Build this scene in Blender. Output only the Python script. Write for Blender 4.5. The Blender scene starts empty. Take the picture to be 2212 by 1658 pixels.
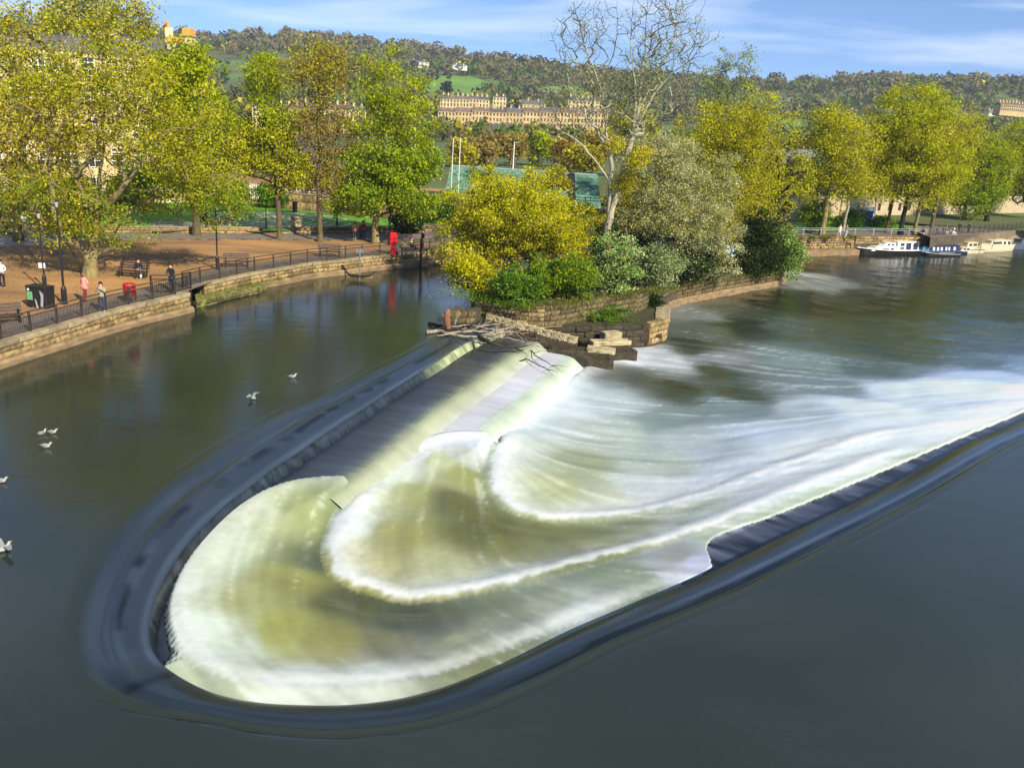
import bpy, bmesh, math, random
import numpy as np
from mathutils import Vector, Matrix
from mathutils.geometry import tessellate_polygon
random.seed(7); rng = np.random.default_rng(7)
scene = bpy.context.scene
# ------------------------------------------------------------------ camera
CZ = 13.1; FPX = 2212*31/36; PITCH = math.radians(16.7); ROLL = math.radians(3.72)
_f = np.array([0, math.cos(PITCH), -math.sin(PITCH)]); _u0 = np.array([0, math.sin(PITCH), math.cos(PITCH)]); _r0 = np.array([1., 0, 0])
_r = math.cos(ROLL)*_r0 + math.sin(ROLL)*_u0; _u = -math.sin(ROLL)*_r0 + math.cos(ROLL)*_u0
cam_d = bpy.data.cameras.new('camera'); cam = bpy.data.objects.new('camera', cam_d); scene.collection.objects.link(cam)
cam_d.lens = 31; cam_d.sensor_width = 36; cam_d.clip_start = .5; cam_d.clip_end = 6000
cam.matrix_world = Matrix(((_r[0], _u[0], -_f[0], 0), (_r[1], _u[1], -_f[1], 0), (_r[2], _u[2], -_f[2], CZ), (0, 0, 0, 1)))
scene.camera = cam
scene.render.resolution_x = 1024; scene.render.resolution_y = 767
# ------------------------------------------------------------------ light
SUN_EL = math.radians(34); SUN_AZ = math.atan2(.62, -.78)      # from +Y towards +X: the sun stands behind and right
sd = Vector((math.sin(SUN_AZ)*math.cos(SUN_EL), math.cos(SUN_AZ)*math.cos(SUN_EL), math.sin(SUN_EL)))
sl = bpy.data.lights.new('sun', 'SUN'); sl.energy = 4.9; sl.angle = math.radians(.6); sl.color = (1, .91, .75)
so = bpy.data.objects.new('sun', sl); scene.collection.objects.link(so); so.rotation_euler = sd.to_track_quat('Z', 'Y').to_euler()
w = bpy.data.worlds.new('World'); scene.world = w; w.use_nodes = True
nt = w.node_tree; N = nt.nodes; L = nt.links; N.clear()
out = N.new('ShaderNodeOutputWorld'); bg = N.new('ShaderNodeBackground'); bg.inputs[1].default_value = .105
sky = N.new('ShaderNodeTexSky'); sky.sky_type = 'NISHITA'; sky.sun_disc = False; sky.sun_elevation = SUN_EL; sky.sun_rotation = SUN_AZ
sky.air_density = 1.0; sky.dust_density = .3; sky.ozone_density = 3.0; sky.altitude = 50
tc = N.new('ShaderNodeTexCoord'); mp = N.new('ShaderNodeMapping'); mp.vector_type = 'POINT'
mp.inputs['Location'].default_value = (0, 0, .16); mp.inputs['Scale'].default_value = (1, 1, 1.0)
L.new(tc.outputs['Generated'], mp.inputs[0]); L.new(mp.outputs[0], sky.inputs[0])
tint = N.new('ShaderNodeMix'); tint.data_type = 'RGBA'; tint.blend_type = 'MULTIPLY'; tint.inputs[0].default_value = 1
tint.inputs[7].default_value = (.86, .98, 1.12, 1); L.new(sky.outputs[0], tint.inputs[6])
mc = N.new('ShaderNodeMapping'); mc.inputs['Scale'].default_value = (1.5, 1.5, 13); mc.inputs['Rotation'].default_value = (.10, -.06, 0); mc.inputs['Location'].default_value = (2.2, .3, 1.15)
L.new(tc.outputs['Generated'], mc.inputs[0])
cn = N.new('ShaderNodeTexNoise'); cn.inputs['Scale'].default_value = 2.2; cn.inputs['Detail'].default_value = 5; cn.inputs['Roughness'].default_value = .5; cn.inputs['Distortion'].default_value = .5
L.new(mc.outputs[0], cn.inputs[0])
cr = N.new('ShaderNodeValToRGB'); cr.color_ramp.elements[0].position = .46; cr.color_ramp.elements[1].position = .80; cr.color_ramp.elements[1].color = (.6, .6, .6, 1)
L.new(cn.outputs[0], cr.inputs[0])
cm = N.new('ShaderNodeMix'); cm.data_type = 'RGBA'; cm.inputs[7].default_value = (7.2, 7.6, 8.6, 1)
L.new(cr.outputs[0], cm.inputs[0]); L.new(tint.outputs[2], cm.inputs[6]); L.new(cm.outputs[2], bg.inputs[0]); L.new(bg.outputs[0], out.inputs[0])
vs = scene.view_settings; vs.view_transform = 'Standard'; vs.look = 'None'; vs.gamma = 1; vs.use_curve_mapping = False; vs.exposure = 0.72
scene.render.engine = 'CYCLES'

# ------------------------------------------------------------------ helpers
def P(x, y, z=0.):
    d = _f + (x-1106)/FPX*_r - (y-829)/FPX*_u
    t = (z-CZ)/d[2]; return np.array([d[0]*t, d[1]*t, z])
def PY(x, y, Y):
    d = _f + (x-1106)/FPX*_r - (y-829)/FPX*_u
    t = Y/d[1]; return np.array([d[0]*t, Y, CZ+d[2]*t])
def ZT(pos, y):
    """height at which the vertical through pos reaches picture row y"""
    lo, hi = -60., 400.
    for _ in range(50):
        m = (lo+hi)/2; v = np.array([pos[0], pos[1], m-CZ]); yy = 829-FPX*(v@_u)/(v@_f)
        if yy > y: lo = m
        else: hi = m
    return lo
C = scene.collection
def lin(c):
    c = np.asarray(c, float)/255.; return np.where(c <= .04045, c/12.92, ((c+.055)/1.055)**2.4)
def prop(o, label=None, cat=None, group=None, kind=None):
    if label: o['label'] = label
    if cat: o['category'] = cat
    if group: o['group'] = group
    if kind: o['kind'] = kind
    return o
def thing(name, label, cat, loc=(0, 0, 0), rz=0, group=None):
    o = bpy.data.objects.new(name, None); C.objects.link(o); o.location = tuple(float(v) for v in loc); o.rotation_euler = (0, 0, rz)
    o.empty_display_size = .2
    return prop(o, label, cat, group)
def link_mesh(name, me, parent=None, mat=None):
    o = bpy.data.objects.new(name, me); C.objects.link(o)
    if mat is not None and not me.materials:
        for m in (mat if isinstance(mat, (list, tuple)) else [mat]): me.materials.append(m)
    if parent: o.parent = parent
    return o
class MB:
    def __init__(s): s.v = []; s.f = []; s.m = []
    def add(s, v, f, m=0):
        n = len(s.v); s.v += [tuple(map(float, q)) for q in v]; s.f += [tuple(i+n for i in q) for q in f]; s.m += [m]*len(f); return s
    def box(s, x0, x1, y0, y1, z0, z1, m=0, rot=0, c=(0, 0, 0), taper=0):
        t = taper
        v = [(x0, y0, z0), (x1, y0, z0), (x1, y1, z0), (x0, y1, z0), (x0+t, y0+t, z1), (x1-t, y0+t, z1), (x1-t, y1-t, z1), (x0+t, y1-t, z1)]
        if rot or any(c):
            cs, sn = math.cos(rot), math.sin(rot); v = [(c[0]+a*cs-b*sn, c[1]+a*sn+b*cs, c[2]+z) for a, b, z in v]
        return s.add(v, [(3, 2, 1, 0), (4, 5, 6, 7), (0, 1, 5, 4), (1, 2, 6, 5), (2, 3, 7, 6), (3, 0, 4, 7)], m)
    def tube(s, pts, rad, n=6, m=0, cap=True):
        pts = [Vector(p) for p in pts]
        if not isinstance(rad, (list, tuple)): rad = [rad]*len(pts)
        v = []; k = len(pts); ref = None
        for i, p in enumerate(pts):
            d = (pts[min(i+1, k-1)]-pts[max(i-1, 0)])
            d = d.normalized() if d.length > 1e-9 else Vector((0, 0, 1))
            if ref is None: ref = Vector((1, 0, 0)) if abs(d.x) < .8 else Vector((0, 1, 0))
            a = (ref-d*ref.dot(d)).normalized(); ref = a; b = d.cross(a)
            for j in range(n):
                t = 2*math.pi*j/n; v.append(p+(a*math.cos(t)+b*math.sin(t))*rad[i])
        f = [(i*n+j, i*n+(j+1) % n, (i+1)*n+(j+1) % n, (i+1)*n+j) for i in range(k-1) for j in range(n)]
        if cap: f += [tuple(range(n))[::-1], tuple((k-1)*n+j for j in range(n))]
        return s.add(v, f, m)
    def lathe(s, prof, n=12, m=0, c=(0, 0, 0), sx=1, sy=1):
        v = []; k = len(prof)
        for r, z in prof:
            for j in range(n):
                t = 2*math.pi*j/n; v.append((c[0]+r*sx*math.cos(t), c[1]+r*sy*math.sin(t), c[2]+z))
        f = [(i*n+j, i*n+(j+1) % n, (i+1)*n+(j+1) % n, (i+1)*n+j) for i in range(k-1) for j in range(n)]
        f += [tuple(range(n))[::-1], tuple((k-1)*n+j for j in range(n))]
        return s.add(v, f, m)
    def prism(s, poly, z0, z1, m=0, mtop=None):
        n = len(poly); a = sum(poly[i][0]*poly[(i+1) % n][1]-poly[(i+1) % n][0]*poly[i][1] for i in range(n))
        if a < 0: poly = poly[::-1]
        v = [(p[0], p[1], z0) for p in poly]+[(p[0], p[1], z1) for p in poly]
        s.add(v, [(i, (i+1) % n, n+(i+1) % n, n+i) for i in range(n)], m)
        tr = tessellate_polygon([[Vector((p[0], p[1], 0)) for p in poly]]); T = []
        for t in tr:
            a, b, c = t
            cr_ = (poly[b][0]-poly[a][0])*(poly[c][1]-poly[a][1])-(poly[b][1]-poly[a][1])*(poly[c][0]-poly[a][0])
            T.append((a, b, c) if cr_ > 0 else (a, c, b))
        s.add([(p[0], p[1], z1) for p in poly], T, m if mtop is None else mtop)
        return s
    def sweep(s, path, sect, m=0):
        """sect = [(offset_right, z)], path = 2D/3D polyline"""
        path = [Vector((p[0], p[1], p[2] if len(p) > 2 else 0)) for p in path]; k = len(path); n = len(sect); v = []
        for i, p in enumerate(path):
            d = path[min(i+1, k-1)]-path[max(i-1, 0)]; d.z = 0; d.normalize(); r = Vector((d.y, -d.x, 0))
            for o, z in sect: v.append(p+r*o+Vector((0, 0, z)))
        f = [(i*n+j, (i+1)*n+j, (i+1)*n+(j+1) % n, i*n+(j+1) % n) for i in range(k-1) for j in range(n)]
        f += [tuple(range(n)), tuple((k-1)*n+j for j in range(n))[::-1]]
        return s.add(v, f, m)
    def build(s, name, mats, parent=None, smooth=False, bevel=0):
        me = bpy.data.meshes.new(name); me.from_pydata(s.v, [], s.f)
        for mt in (mats if isinstance(mats, (list, tuple)) else [mats]): me.materials.append(mt)
        me.polygons.foreach_set('material_index', s.m)
        if smooth: me.polygons.foreach_set('use_smooth', [True]*len(s.f))
        me.update(); o = link_mesh(name, me, parent)
        if bevel:
            b = o.modifiers.new('bevel', 'BEVEL'); b.width = bevel; b.segments = 1; b.limit_method = 'ANGLE'
        return o
def np_mesh(name, V, Fq, mats, parent=None, smooth=False, tri=False, attrs=None, midx=None):
    me = bpy.data.meshes.new(name); k = 3 if tri else 4; V = np.asarray(V, np.float32); Fq = np.asarray(Fq, np.int32)
    me.vertices.add(len(V)); me.vertices.foreach_set('co', V.ravel())
    me.loops.add(Fq.size); me.loops.foreach_set('vertex_index', Fq.ravel())
    me.polygons.add(len(Fq)); me.polygons.foreach_set('loop_start', np.arange(0, Fq.size, k, dtype=np.int32)); me.polygons.foreach_set('loop_total', np.full(len(Fq), k, np.int32))
    if smooth: me.polygons.foreach_set('use_smooth', np.ones(len(Fq), bool))
    for mt in (mats if isinstance(mats, (list, tuple)) else [mats]): me.materials.append(mt)
    if midx is not None: me.polygons.foreach_set('material_index', np.asarray(midx, np.int32))
    me.update(calc_edges=True)
    for an, (dom, typ, dat) in (attrs or {}).items():
        a = me.attributes.new(an, typ, dom); a.data.foreach_set('color' if 'COLOR' in typ else ('vector' if 'VECTOR' in typ else 'value'), np.asarray(dat, np.float32).ravel())
    o = bpy.data.objects.new(name, me); C.objects.link(o)
    if parent: o.parent = parent
    return o
def copy_tree(o, parent=None, loc=None, rz=None):
    c = o.copy(); C.objects.link(c); c.parent = parent
    if loc is not None: c.location = tuple(float(v) for v in loc)
    if rz is not None: c.rotation_euler.z = rz
    for ch in o.children: copy_tree(ch, c)
    return c
# ------------------------------------------------------------------ materials
def newmat(name):
    m = bpy.data.materials.new(name); m.use_nodes = True; n = m.node_tree.nodes; return m, n, m.node_tree.links, n['Principled BSDF']
def mat(name, col, rough=.8, var=.25, scale=3., metal=0, bump=.0, bscale=20., spec=.3, rand=0., col2=None, stretch=(1, 1, 1), emit=0, contrast=(.35, .68)):
    m, n, l, b = newmat(name)
    b.inputs['Roughness'].default_value = rough; b.inputs['Metallic'].default_value = metal; b.inputs['Specular IOR Level'].default_value = spec
    t = n.new('ShaderNodeTexCoord'); mpn = n.new('ShaderNodeMapping'); mpn.inputs['Scale'].default_value = stretch; l.new(t.outputs['Object'], mpn.inputs[0])
    ns = n.new('ShaderNodeTexNoise'); ns.inputs['Scale'].default_value = scale; ns.inputs['Detail'].default_value = 6; ns.inputs['Roughness'].default_value = .6; l.new(mpn.outputs[0], ns.inputs[0])
    r = n.new('ShaderNodeValToRGB'); r.color_ramp.elements[0].position = contrast[0]; r.color_ramp.elements[1].position = contrast[1]
    c = np.array(col[:3]); c2 = np.array(col2) if col2 is not None else c*(1+var)
    a = c*(1-var) if col2 is None else c
    r.color_ramp.elements[0].color = (*a, 1); r.color_ramp.elements[1].color = (*c2, 1); l.new(ns.outputs[0], r.inputs[0])
    last = r.outputs[0]
    if rand:
        oi = n.new('ShaderNodeObjectInfo'); mr = n.new('ShaderNodeMapRange'); mr.inputs[3].default_value = 1-rand; mr.inputs[4].default_value = 1+rand
        l.new(oi.outputs['Random'], mr.inputs[0]); mx = n.new('ShaderNodeVectorMath'); mx.operation = 'SCALE'
        l.new(last, mx.inputs[0]); l.new(mr.outputs[0], mx.inputs[3]); last = mx.outputs[0]
    l.new(last, b.inputs['Base Color'])
    if bump:
        n2 = n.new('ShaderNodeTexNoise'); n2.inputs['Scale'].default_value = bscale; n2.inputs['Detail'].default_value = 5; l.new(mpn.outputs[0], n2.inputs[0])
        bp = n.new('ShaderNodeBump'); bp.inputs['Strength'].default_value = bump; bp.inputs['Distance'].default_value = .05; l.new(n2.outputs[0], bp.inputs['Height']); l.new(bp.outputs[0], b.inputs['Normal'])
    return m
def leafmat(name, dark, mid, light, trans=.35):
    """tone attribute (one value per leaf) picks among the leaf colours"""
    m = bpy.data.materials.new(name); m.use_nodes = True; n = m.node_tree.nodes; l = m.node_tree.links; n.clear()
    o = n.new('ShaderNodeOutputMaterial'); at = n.new('ShaderNodeAttribute'); at.attribute_name = 'tone'
    r = n.new('ShaderNodeValToRGB'); e = r.color_ramp.elements; e[0].position = 0; e[0].color = (*dark, 1); e[1].position = 1; e[1].color = (*light, 1)
    k = e.new(.5); k.color = (*mid, 1); l.new(at.outputs['Fac'], r.inputs[0])
    d = n.new('ShaderNodeBsdfDiffuse'); t = n.new('ShaderNodeBsdfTranslucent'); mx = n.new('ShaderNodeMixShader'); mx.inputs[0].default_value = trans
    l.new(r.outputs[0], d.inputs[0]); l.new(r.outputs[0], t.inputs[0]); l.new(d.outputs[0], mx.inputs[1]); l.new(t.outputs[0], mx.inputs[2]); l.new(mx.outputs[0], o.inputs[0])
    return m
M = {}
M['black_metal'] = mat('black_painted_metal', (.018, .016, .016), .45, .3)
M['rail'] = mat('weathered_dark_rail', (.045, .036, .03), .5, .4, 2)
M['grey_metal'] = mat('grey_metal', (.32, .33, .33), .5, .2)
M['wood_dark'] = mat('dark_bench_wood', (.06, .035, .025), .7, .4, 6)
M['wood_grey'] = mat('grey_wood', (.17, .16, .15), .8, .3, 6)
M['stone_warm'] = mat('warm_bath_stone', (.10, .072, .035), .9, .5, 1.7, bump=.7, bscale=7, rand=.42, col2=(.42, .29, .115))
M['stone_dark'] = mat('damp_mossy_stone', (.035, .032, .014), .9, .5, 1.6, bump=.7, bscale=7, rand=.35, col2=(.20, .145, .06))
M['mortar'] = mat('dark_mortar', (.07, .055, .035), .95, .4, 4)
M['coping'] = mat('coping_stone', (.19, .15, .085), .9, .5, 2., bump=.4, bscale=9, rand=.2, col2=(.36, .28, .16))
M['plinth'] = mat('brown_river_plinth', (.15, .10, .05), .8, .4, 1.2, bump=.3, col2=(.29, .20, .105), stretch=(1, 1, 3))
M['pale_stone'] = mat('pale_stone', (.11, .09, .045), .85, .35, 1.8, bump=.6, bscale=9, rand=.15, col2=(.36, .30, .17), contrast=(.3, .55))
M['black_stone'] = mat('black_wet_stone', (.018, .014, .009), .6, .5, 2.5, bump=.8, bscale=6, rand=.3, col2=(.06, .045, .022))
M['dirt'] = mat('trodden_dirt', (.18, .105, .05), .95, .3, .22, bump=.5, bscale=2, col2=(.42, .225, .075), stretch=(.6, 1.6, 1))
M['asphalt'] = mat('worn_path_asphalt', (.17, .135, .105), .9, .2, .8, bump=.2, bscale=6)
M['paving'] = mat('light_grey_paving', (.26, .235, .19), .9, .2, .9)
M['lawn'] = mat('mown_lawn', (.07, .17, .012), .9, .3, .9, bump=.5, bscale=8, col2=(.13, .30, .022))
M['farland'] = mat('meadow', (.08, .09, .028), .95, .4, .012, col2=(.10, .16, .03), contrast=(.45, .62))
M['soil'] = mat('dark_soil', (.03, .026, .012), .95, .5, 1.5, bump=.5, bscale=6, col2=(.07, .07, .02))  # dark brown soil with olive patches
M['bark'] = mat('bark_brown', (.10, .075, .04), .95, .4, 5, bump=.7, bscale=18, stretch=(1, 1, .3))
M['bark_green'] = mat('bark_lichen', (.13, .105, .045), .95, .4, 4, bump=.7, bscale=18, stretch=(1, 1, .3), col2=(.27, .21, .085))
M['bark_pale'] = mat('bark_pale_grey', (.22, .20, .13), .95, .35, 4, bump=.5, bscale=15, stretch=(1, 1, .3), col2=(.42, .38, .26))
M['bark_dark'] = mat('bark_dark', (.025, .02, .015), .95, .4, 5, bump=.6)
M['deadwood'] = mat('bleached_driftwood', (.14, .11, .075), .9, .5, 4, col2=(.40, .33, .24))
M['rotwood'] = mat('wet_dark_driftwood', (.03, .022, .015), .8, .4, 4)
M['rust_wood'] = mat('broken_stump_wood', (.20, .09, .05), .9, .4, 5)
M['red'] = mat('red_plastic', (.58, .012, .014), .4, .12)
M['dark_red'] = mat('worn_red_plastic', (.40, .012, .015), .5, .25)
M['white'] = mat('white_paint', (.72, .71, .66), .5, .06)
M['cream'] = mat('cream_paint', (.62, .55, .36), .5, .10)
M['green_sticker'] = mat('green_sticker', (.14, .36, .14), .5, .2)
M['glass'] = mat('dark_glass', (.02, .025, .03), .08, .2, spec=.6)
M['blue'] = mat('blue_paint', (.02, .045, .26), .5, .15)
M['navy'] = mat('navy_boat_paint', (.02, .03, .075), .4, .2)
M['steel_blue'] = mat('steel_blue_paint', (.08, .16, .24), .4, .2)
M['greyblue'] = mat('grey_blue_paint', (.10, .12, .16), .4, .2)
M['skin'] = mat('skin', (.55, .32, .22), .6, .08)
M['hair'] = mat('dark_hair', (.015, .01, .008), .6, .2)
M['brown_hair'] = mat('brown_hair', (.20, .10, .05), .6, .2)
def cloth(n, c): M[n] = mat(n, c, .9, .15, 8); return M[n]
# ------------------------------------------------------------------ plan curves of the weir
def catmull(pts, step=.15):
    pts = np.asarray(pts, float); q = np.vstack([2*pts[0]-pts[1], pts, 2*pts[-1]-pts[-2]]); o = []
    for i in range(1, len(q)-2):
        n = max(2, int(np.linalg.norm(q[i+1]-q[i])/step*2)); t = np.linspace(0, 1, n, endpoint=False)[:, None]
        o.append(.5*((2*q[i])+(-q[i-1]+q[i+1])*t+(2*q[i-1]-5*q[i]+4*q[i+1]-q[i+2])*t**2+(-q[i-1]+3*q[i]-3*q[i+1]+q[i+2])*t**3))
    o = np.vstack(o+[q[-2][None]]); s = np.r_[0, np.cumsum(np.linalg.norm(np.diff(o, axis=0), axis=1))]
    u = np.arange(0, s[-1], step); return np.stack([np.interp(u, s, o[:, k]) for k in range(o.shape[1])], 1)
def curve(px, z, step=.15): return catmull([P(x, y, z)[:2] for x, y in px], step)
BR_PX = [(1085, 708), (1010, 738), (940, 782), (860, 832), (780, 885), (700, 937), (640, 978), (590, 1010), (540, 1048), (490, 1085), (440, 1133), (400, 1178), (360, 1238), (335, 1292), (322, 1350), (328, 1396), (350, 1430), (378, 1452), (420, 1476), (470, 1496), (540, 1511), (620, 1518), (740, 1519), (850, 1508), (930, 1490), (1000, 1467), (1120, 1417), (1250, 1355), (1400, 1292), (1530, 1236), (1689, 1158), (1800, 1106), (1922, 1047), (2097, 954), (2208, 906), (2420, 800), (2700, 660)]
BR = curve(BR_PX, -.2)                       # the brink of the weir, island end first
def seg_dist(Q, poly):
    """distance to polyline and the arc position of the nearest vertex"""
    D = np.full(len(Q), 1e9); S = np.zeros(len(Q), int); n = len(poly); st = 6
    cs = poly[::st].astype(np.float32); Q32 = Q.astype(np.float32); q2 = (Q32**2).sum(1)[:, None]; c2 = (cs**2).sum(1)[None]
    for k in range(0, len(Q), 20000):
        q = Q32[k:k+20000]; i0 = (c2-2*(q@cs.T)).argmin(1)*st            # coarse pass, then the true nearest vertex round it
        cand = np.clip(i0[:, None]+np.arange(-st, st+1)[None], 0, n-1); d = ((Q[k:k+20000, None, :]-poly[cand])**2).sum(2); j = d.argmin(1)
        a = np.arange(len(j)); S[k:k+20000] = cand[a, j]; D[k:k+20000] = np.sqrt(d[a, j])
    return D, S
def inside(Q, poly):
    x, y = Q[:, 0], Q[:, 1]; r = np.zeros(len(Q), bool); n = len(poly)
    for i in range(n):
        x1, y1 = poly[i]; x2, y2 = poly[(i+1) % n]
        if y1 == y2: continue
        c = ((y1 > y) != (y2 > y)) & (x < (x2-x1)*(y-y1)/(y2-y1)+x1); r ^= c
    return r
def vnoise(Q, sc, seed=0, oct=3):
    r = np.random.default_rng(seed); T = r.random((256, 256)); o = np.zeros(len(Q)); a = 1.; tot = 0
    for k in range(oct):
        q = Q*sc*(2**k)+seed*7.3; i = np.floor(q).astype(int); f = q-i; f = f*f*(3-2*f); x0 = i[:, 0] % 256; y0 = i[:, 1] % 256; x1 = (x0+1) % 256; y1 = (y0+1) % 256
        o += a*((T[x0, y0]*(1-f[:, 0])+T[x1, y0]*f[:, 0])*(1-f[:, 1])+(T[x0, y1]*(1-f[:, 0])+T[x1, y1]*f[:, 0])*f[:, 1]); tot += a; a *= .5
    return o/tot
def ss(a, b, x):
    t = np.clip((x-a)/(b-a), 0, 1); return t*t*(3-2*t)
ISL_BACK = [(2., 63.), (9., 76.), (20., 98.), (40., 140.)]
FAR = [(400., 400.), (400., 60.), (90., 80.)]
DOWN = np.vstack([BR, [(75., 88.)], FAR[::-1][1:], [(300., 300.)], ISL_BACK[::-1]])      # everything below the weir
A_PX = [(782, 1040), (730, 1032), (640, 1040), (570, 1062), (500, 1102), (440, 1158), (392, 1222), (362, 1285), (352, 1345), (365, 1405), (395, 1452), (440, 1482), (520, 1508), (620, 1519), (740, 1520), (850, 1509), (1000, 1468), (1250, 1357), (1400, 1294), (1532, 1238), (1538, 1169), (1689, 1111), (1922, 1015), (2097, 940), (2208, 893), (2420, 790)]
B_PX = [(782, 1040), (752, 1068), (718, 1104), (697, 1150), (692, 1192), (705, 1232), (745, 1262), (800, 1281), (870, 1297), (950, 1298), (1040, 1288), (1140, 1268), (1250, 1240), (1370, 1211), (1480, 1182), (1580, 1146), (1689, 1100), (1922, 1010), (2097, 936), (2208, 890), (2420, 785)]
C_PX = [(1075, 930), (1056, 962), (1043, 1010), (1052, 1062), (1085, 1098), (1140, 1121), (1220, 1131), (1330, 1128), (1450, 1110), (1560, 1085), (1700, 1045), (1922, 975), (2097, 915), (2208, 875), (2420, 775)]
TOP_PX = [(1330, 768), (1275, 775), (1215, 812), (1150, 852), (1100, 900)]
TOP2_PX = [(1075, 930), (1000, 926), (925, 937), (850, 970), (810, 1010), (782, 1040)]
cA = curve(A_PX, -.75); cB = curve(B_PX, -1.0); cC = curve(C_PX, -1.6); cT = curve(TOP_PX, -1.7); cT2 = curve(TOP2_PX, -1.2)
far_close = np.array([(75., 86.), (400., 60.), (400., 400.), (40., 140.), (20., 98.), (9., 66.)])
RA = np.vstack([cA, far_close, cT, cT2]); RB = np.vstack([cB, far_close, cT, cT2]); RC = np.vstack([cC, far_close, cT])

def weir_profile(o, leftness, wd):
    """height at offset o from the brink (negative = upstream side)"""
    t = np.clip((o+wd)/wd, 0, 1)
    up = -.26*(t**1.15)*leftness - .24*(t**2.2)*(1-leftness) + .035*np.exp(-((t-.52)/.10)**2)*leftness - .03*np.exp(-((t-.36)/.06)**2)*leftness - .05*np.exp(-((t-.18)/.10)**2)*(1-leftness)+.03*np.exp(-((t-.0)/.12)**2)*(1-leftness)*(t > 0)
    return up
sBR = np.arange(len(BR))*.15; LTOT = sBR[-1]
nose_i = int(np.argmin(((BR-P(350, 1430, -.2)[:2])**2).sum(1))); s_nose = sBR[nose_i]
tan = np.gradient(BR, axis=0); tan /= np.linalg.norm(tan, axis=1)[:, None]
for _ in range(3): tan = (tan+np.roll(tan, 1, 0)+np.roll(tan, -1, 0)); tan[0] = tan[1]; tan[-1] = tan[-2]; tan /= np.linalg.norm(tan, axis=1)[:, None]
nrm = np.stack([-tan[:, 1], tan[:, 0]], 1)     # towards the inside (basin): the curve runs anticlockwise
if not inside((BR[200]+nrm[200]*1.)[None], DOWN)[0]: nrm = -nrm
left_s = 1-ss(s_nose-1.0, s_nose+.6, sBR)
wid_s = np.interp(sBR, [0, 4, 11.4, 21, 27, 30, 33, 35, 37, s_nose, s_nose+1., s_nose+2.2, s_nose+4.5, s_nose+12, s_nose+22, LTOT], [1.3, 1.4, 1.6, 2.44, 2.43, 2.33, 2.2, 1.98, 1.73, 1.6, 1.45, .95, 1.2, 1.25, 1.6, 1.6])*1.06
wid_s = np.convolve(np.pad(wid_s, 4, mode='edge'), np.ones(9)/9, 'valid')
# ---- crest band of sliding water (upstream of the brink)
def strip_mesh(name, offs, zf, mats, parent, colf=None, seg=None):
    i0, i1 = seg or (0, len(BR)); I = np.arange(i0, i1); S = len(I); K = len(offs)
    O = np.array(offs); V = np.zeros((S, K, 3))
    for k in range(K):
        ov = offs[k](I) if callable(offs[k]) else np.full(S, offs[k])
        V[:, k, :2] = BR[I]+nrm[I]*ov[:, None]; V[:, k, 2] = zf(ov, I, k)
    f = np.array([[a*K+b, (a+1)*K+b, (a+1)*K+b+1, a*K+b+1] for a in range(S-1) for b in range(K-1)])
    V = V.reshape(-1, 3)
    uv = np.zeros((S, K, 3)); uv[:, :, 0] = sBR[I][:, None]; uv[:, :, 1] = np.linspace(0, 1, K)[None]
    at = {'flow': ('POINT', 'FLOAT_VECTOR', uv.reshape(-1, 3))}
    if colf is not None: at['col'] = ('POINT', 'FLOAT_COLOR', colf(uv.reshape(-1, 3), V))
    # face orientation: normals up
    a, b, c = V[f[0, 0]], V[f[0, 1]], V[f[0, 2]]
    if np.cross(b-a, c-b)[2] < 0: f = f[:, ::-1]
    return np_mesh(name, V, f, mats, parent, True, attrs=at)
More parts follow.
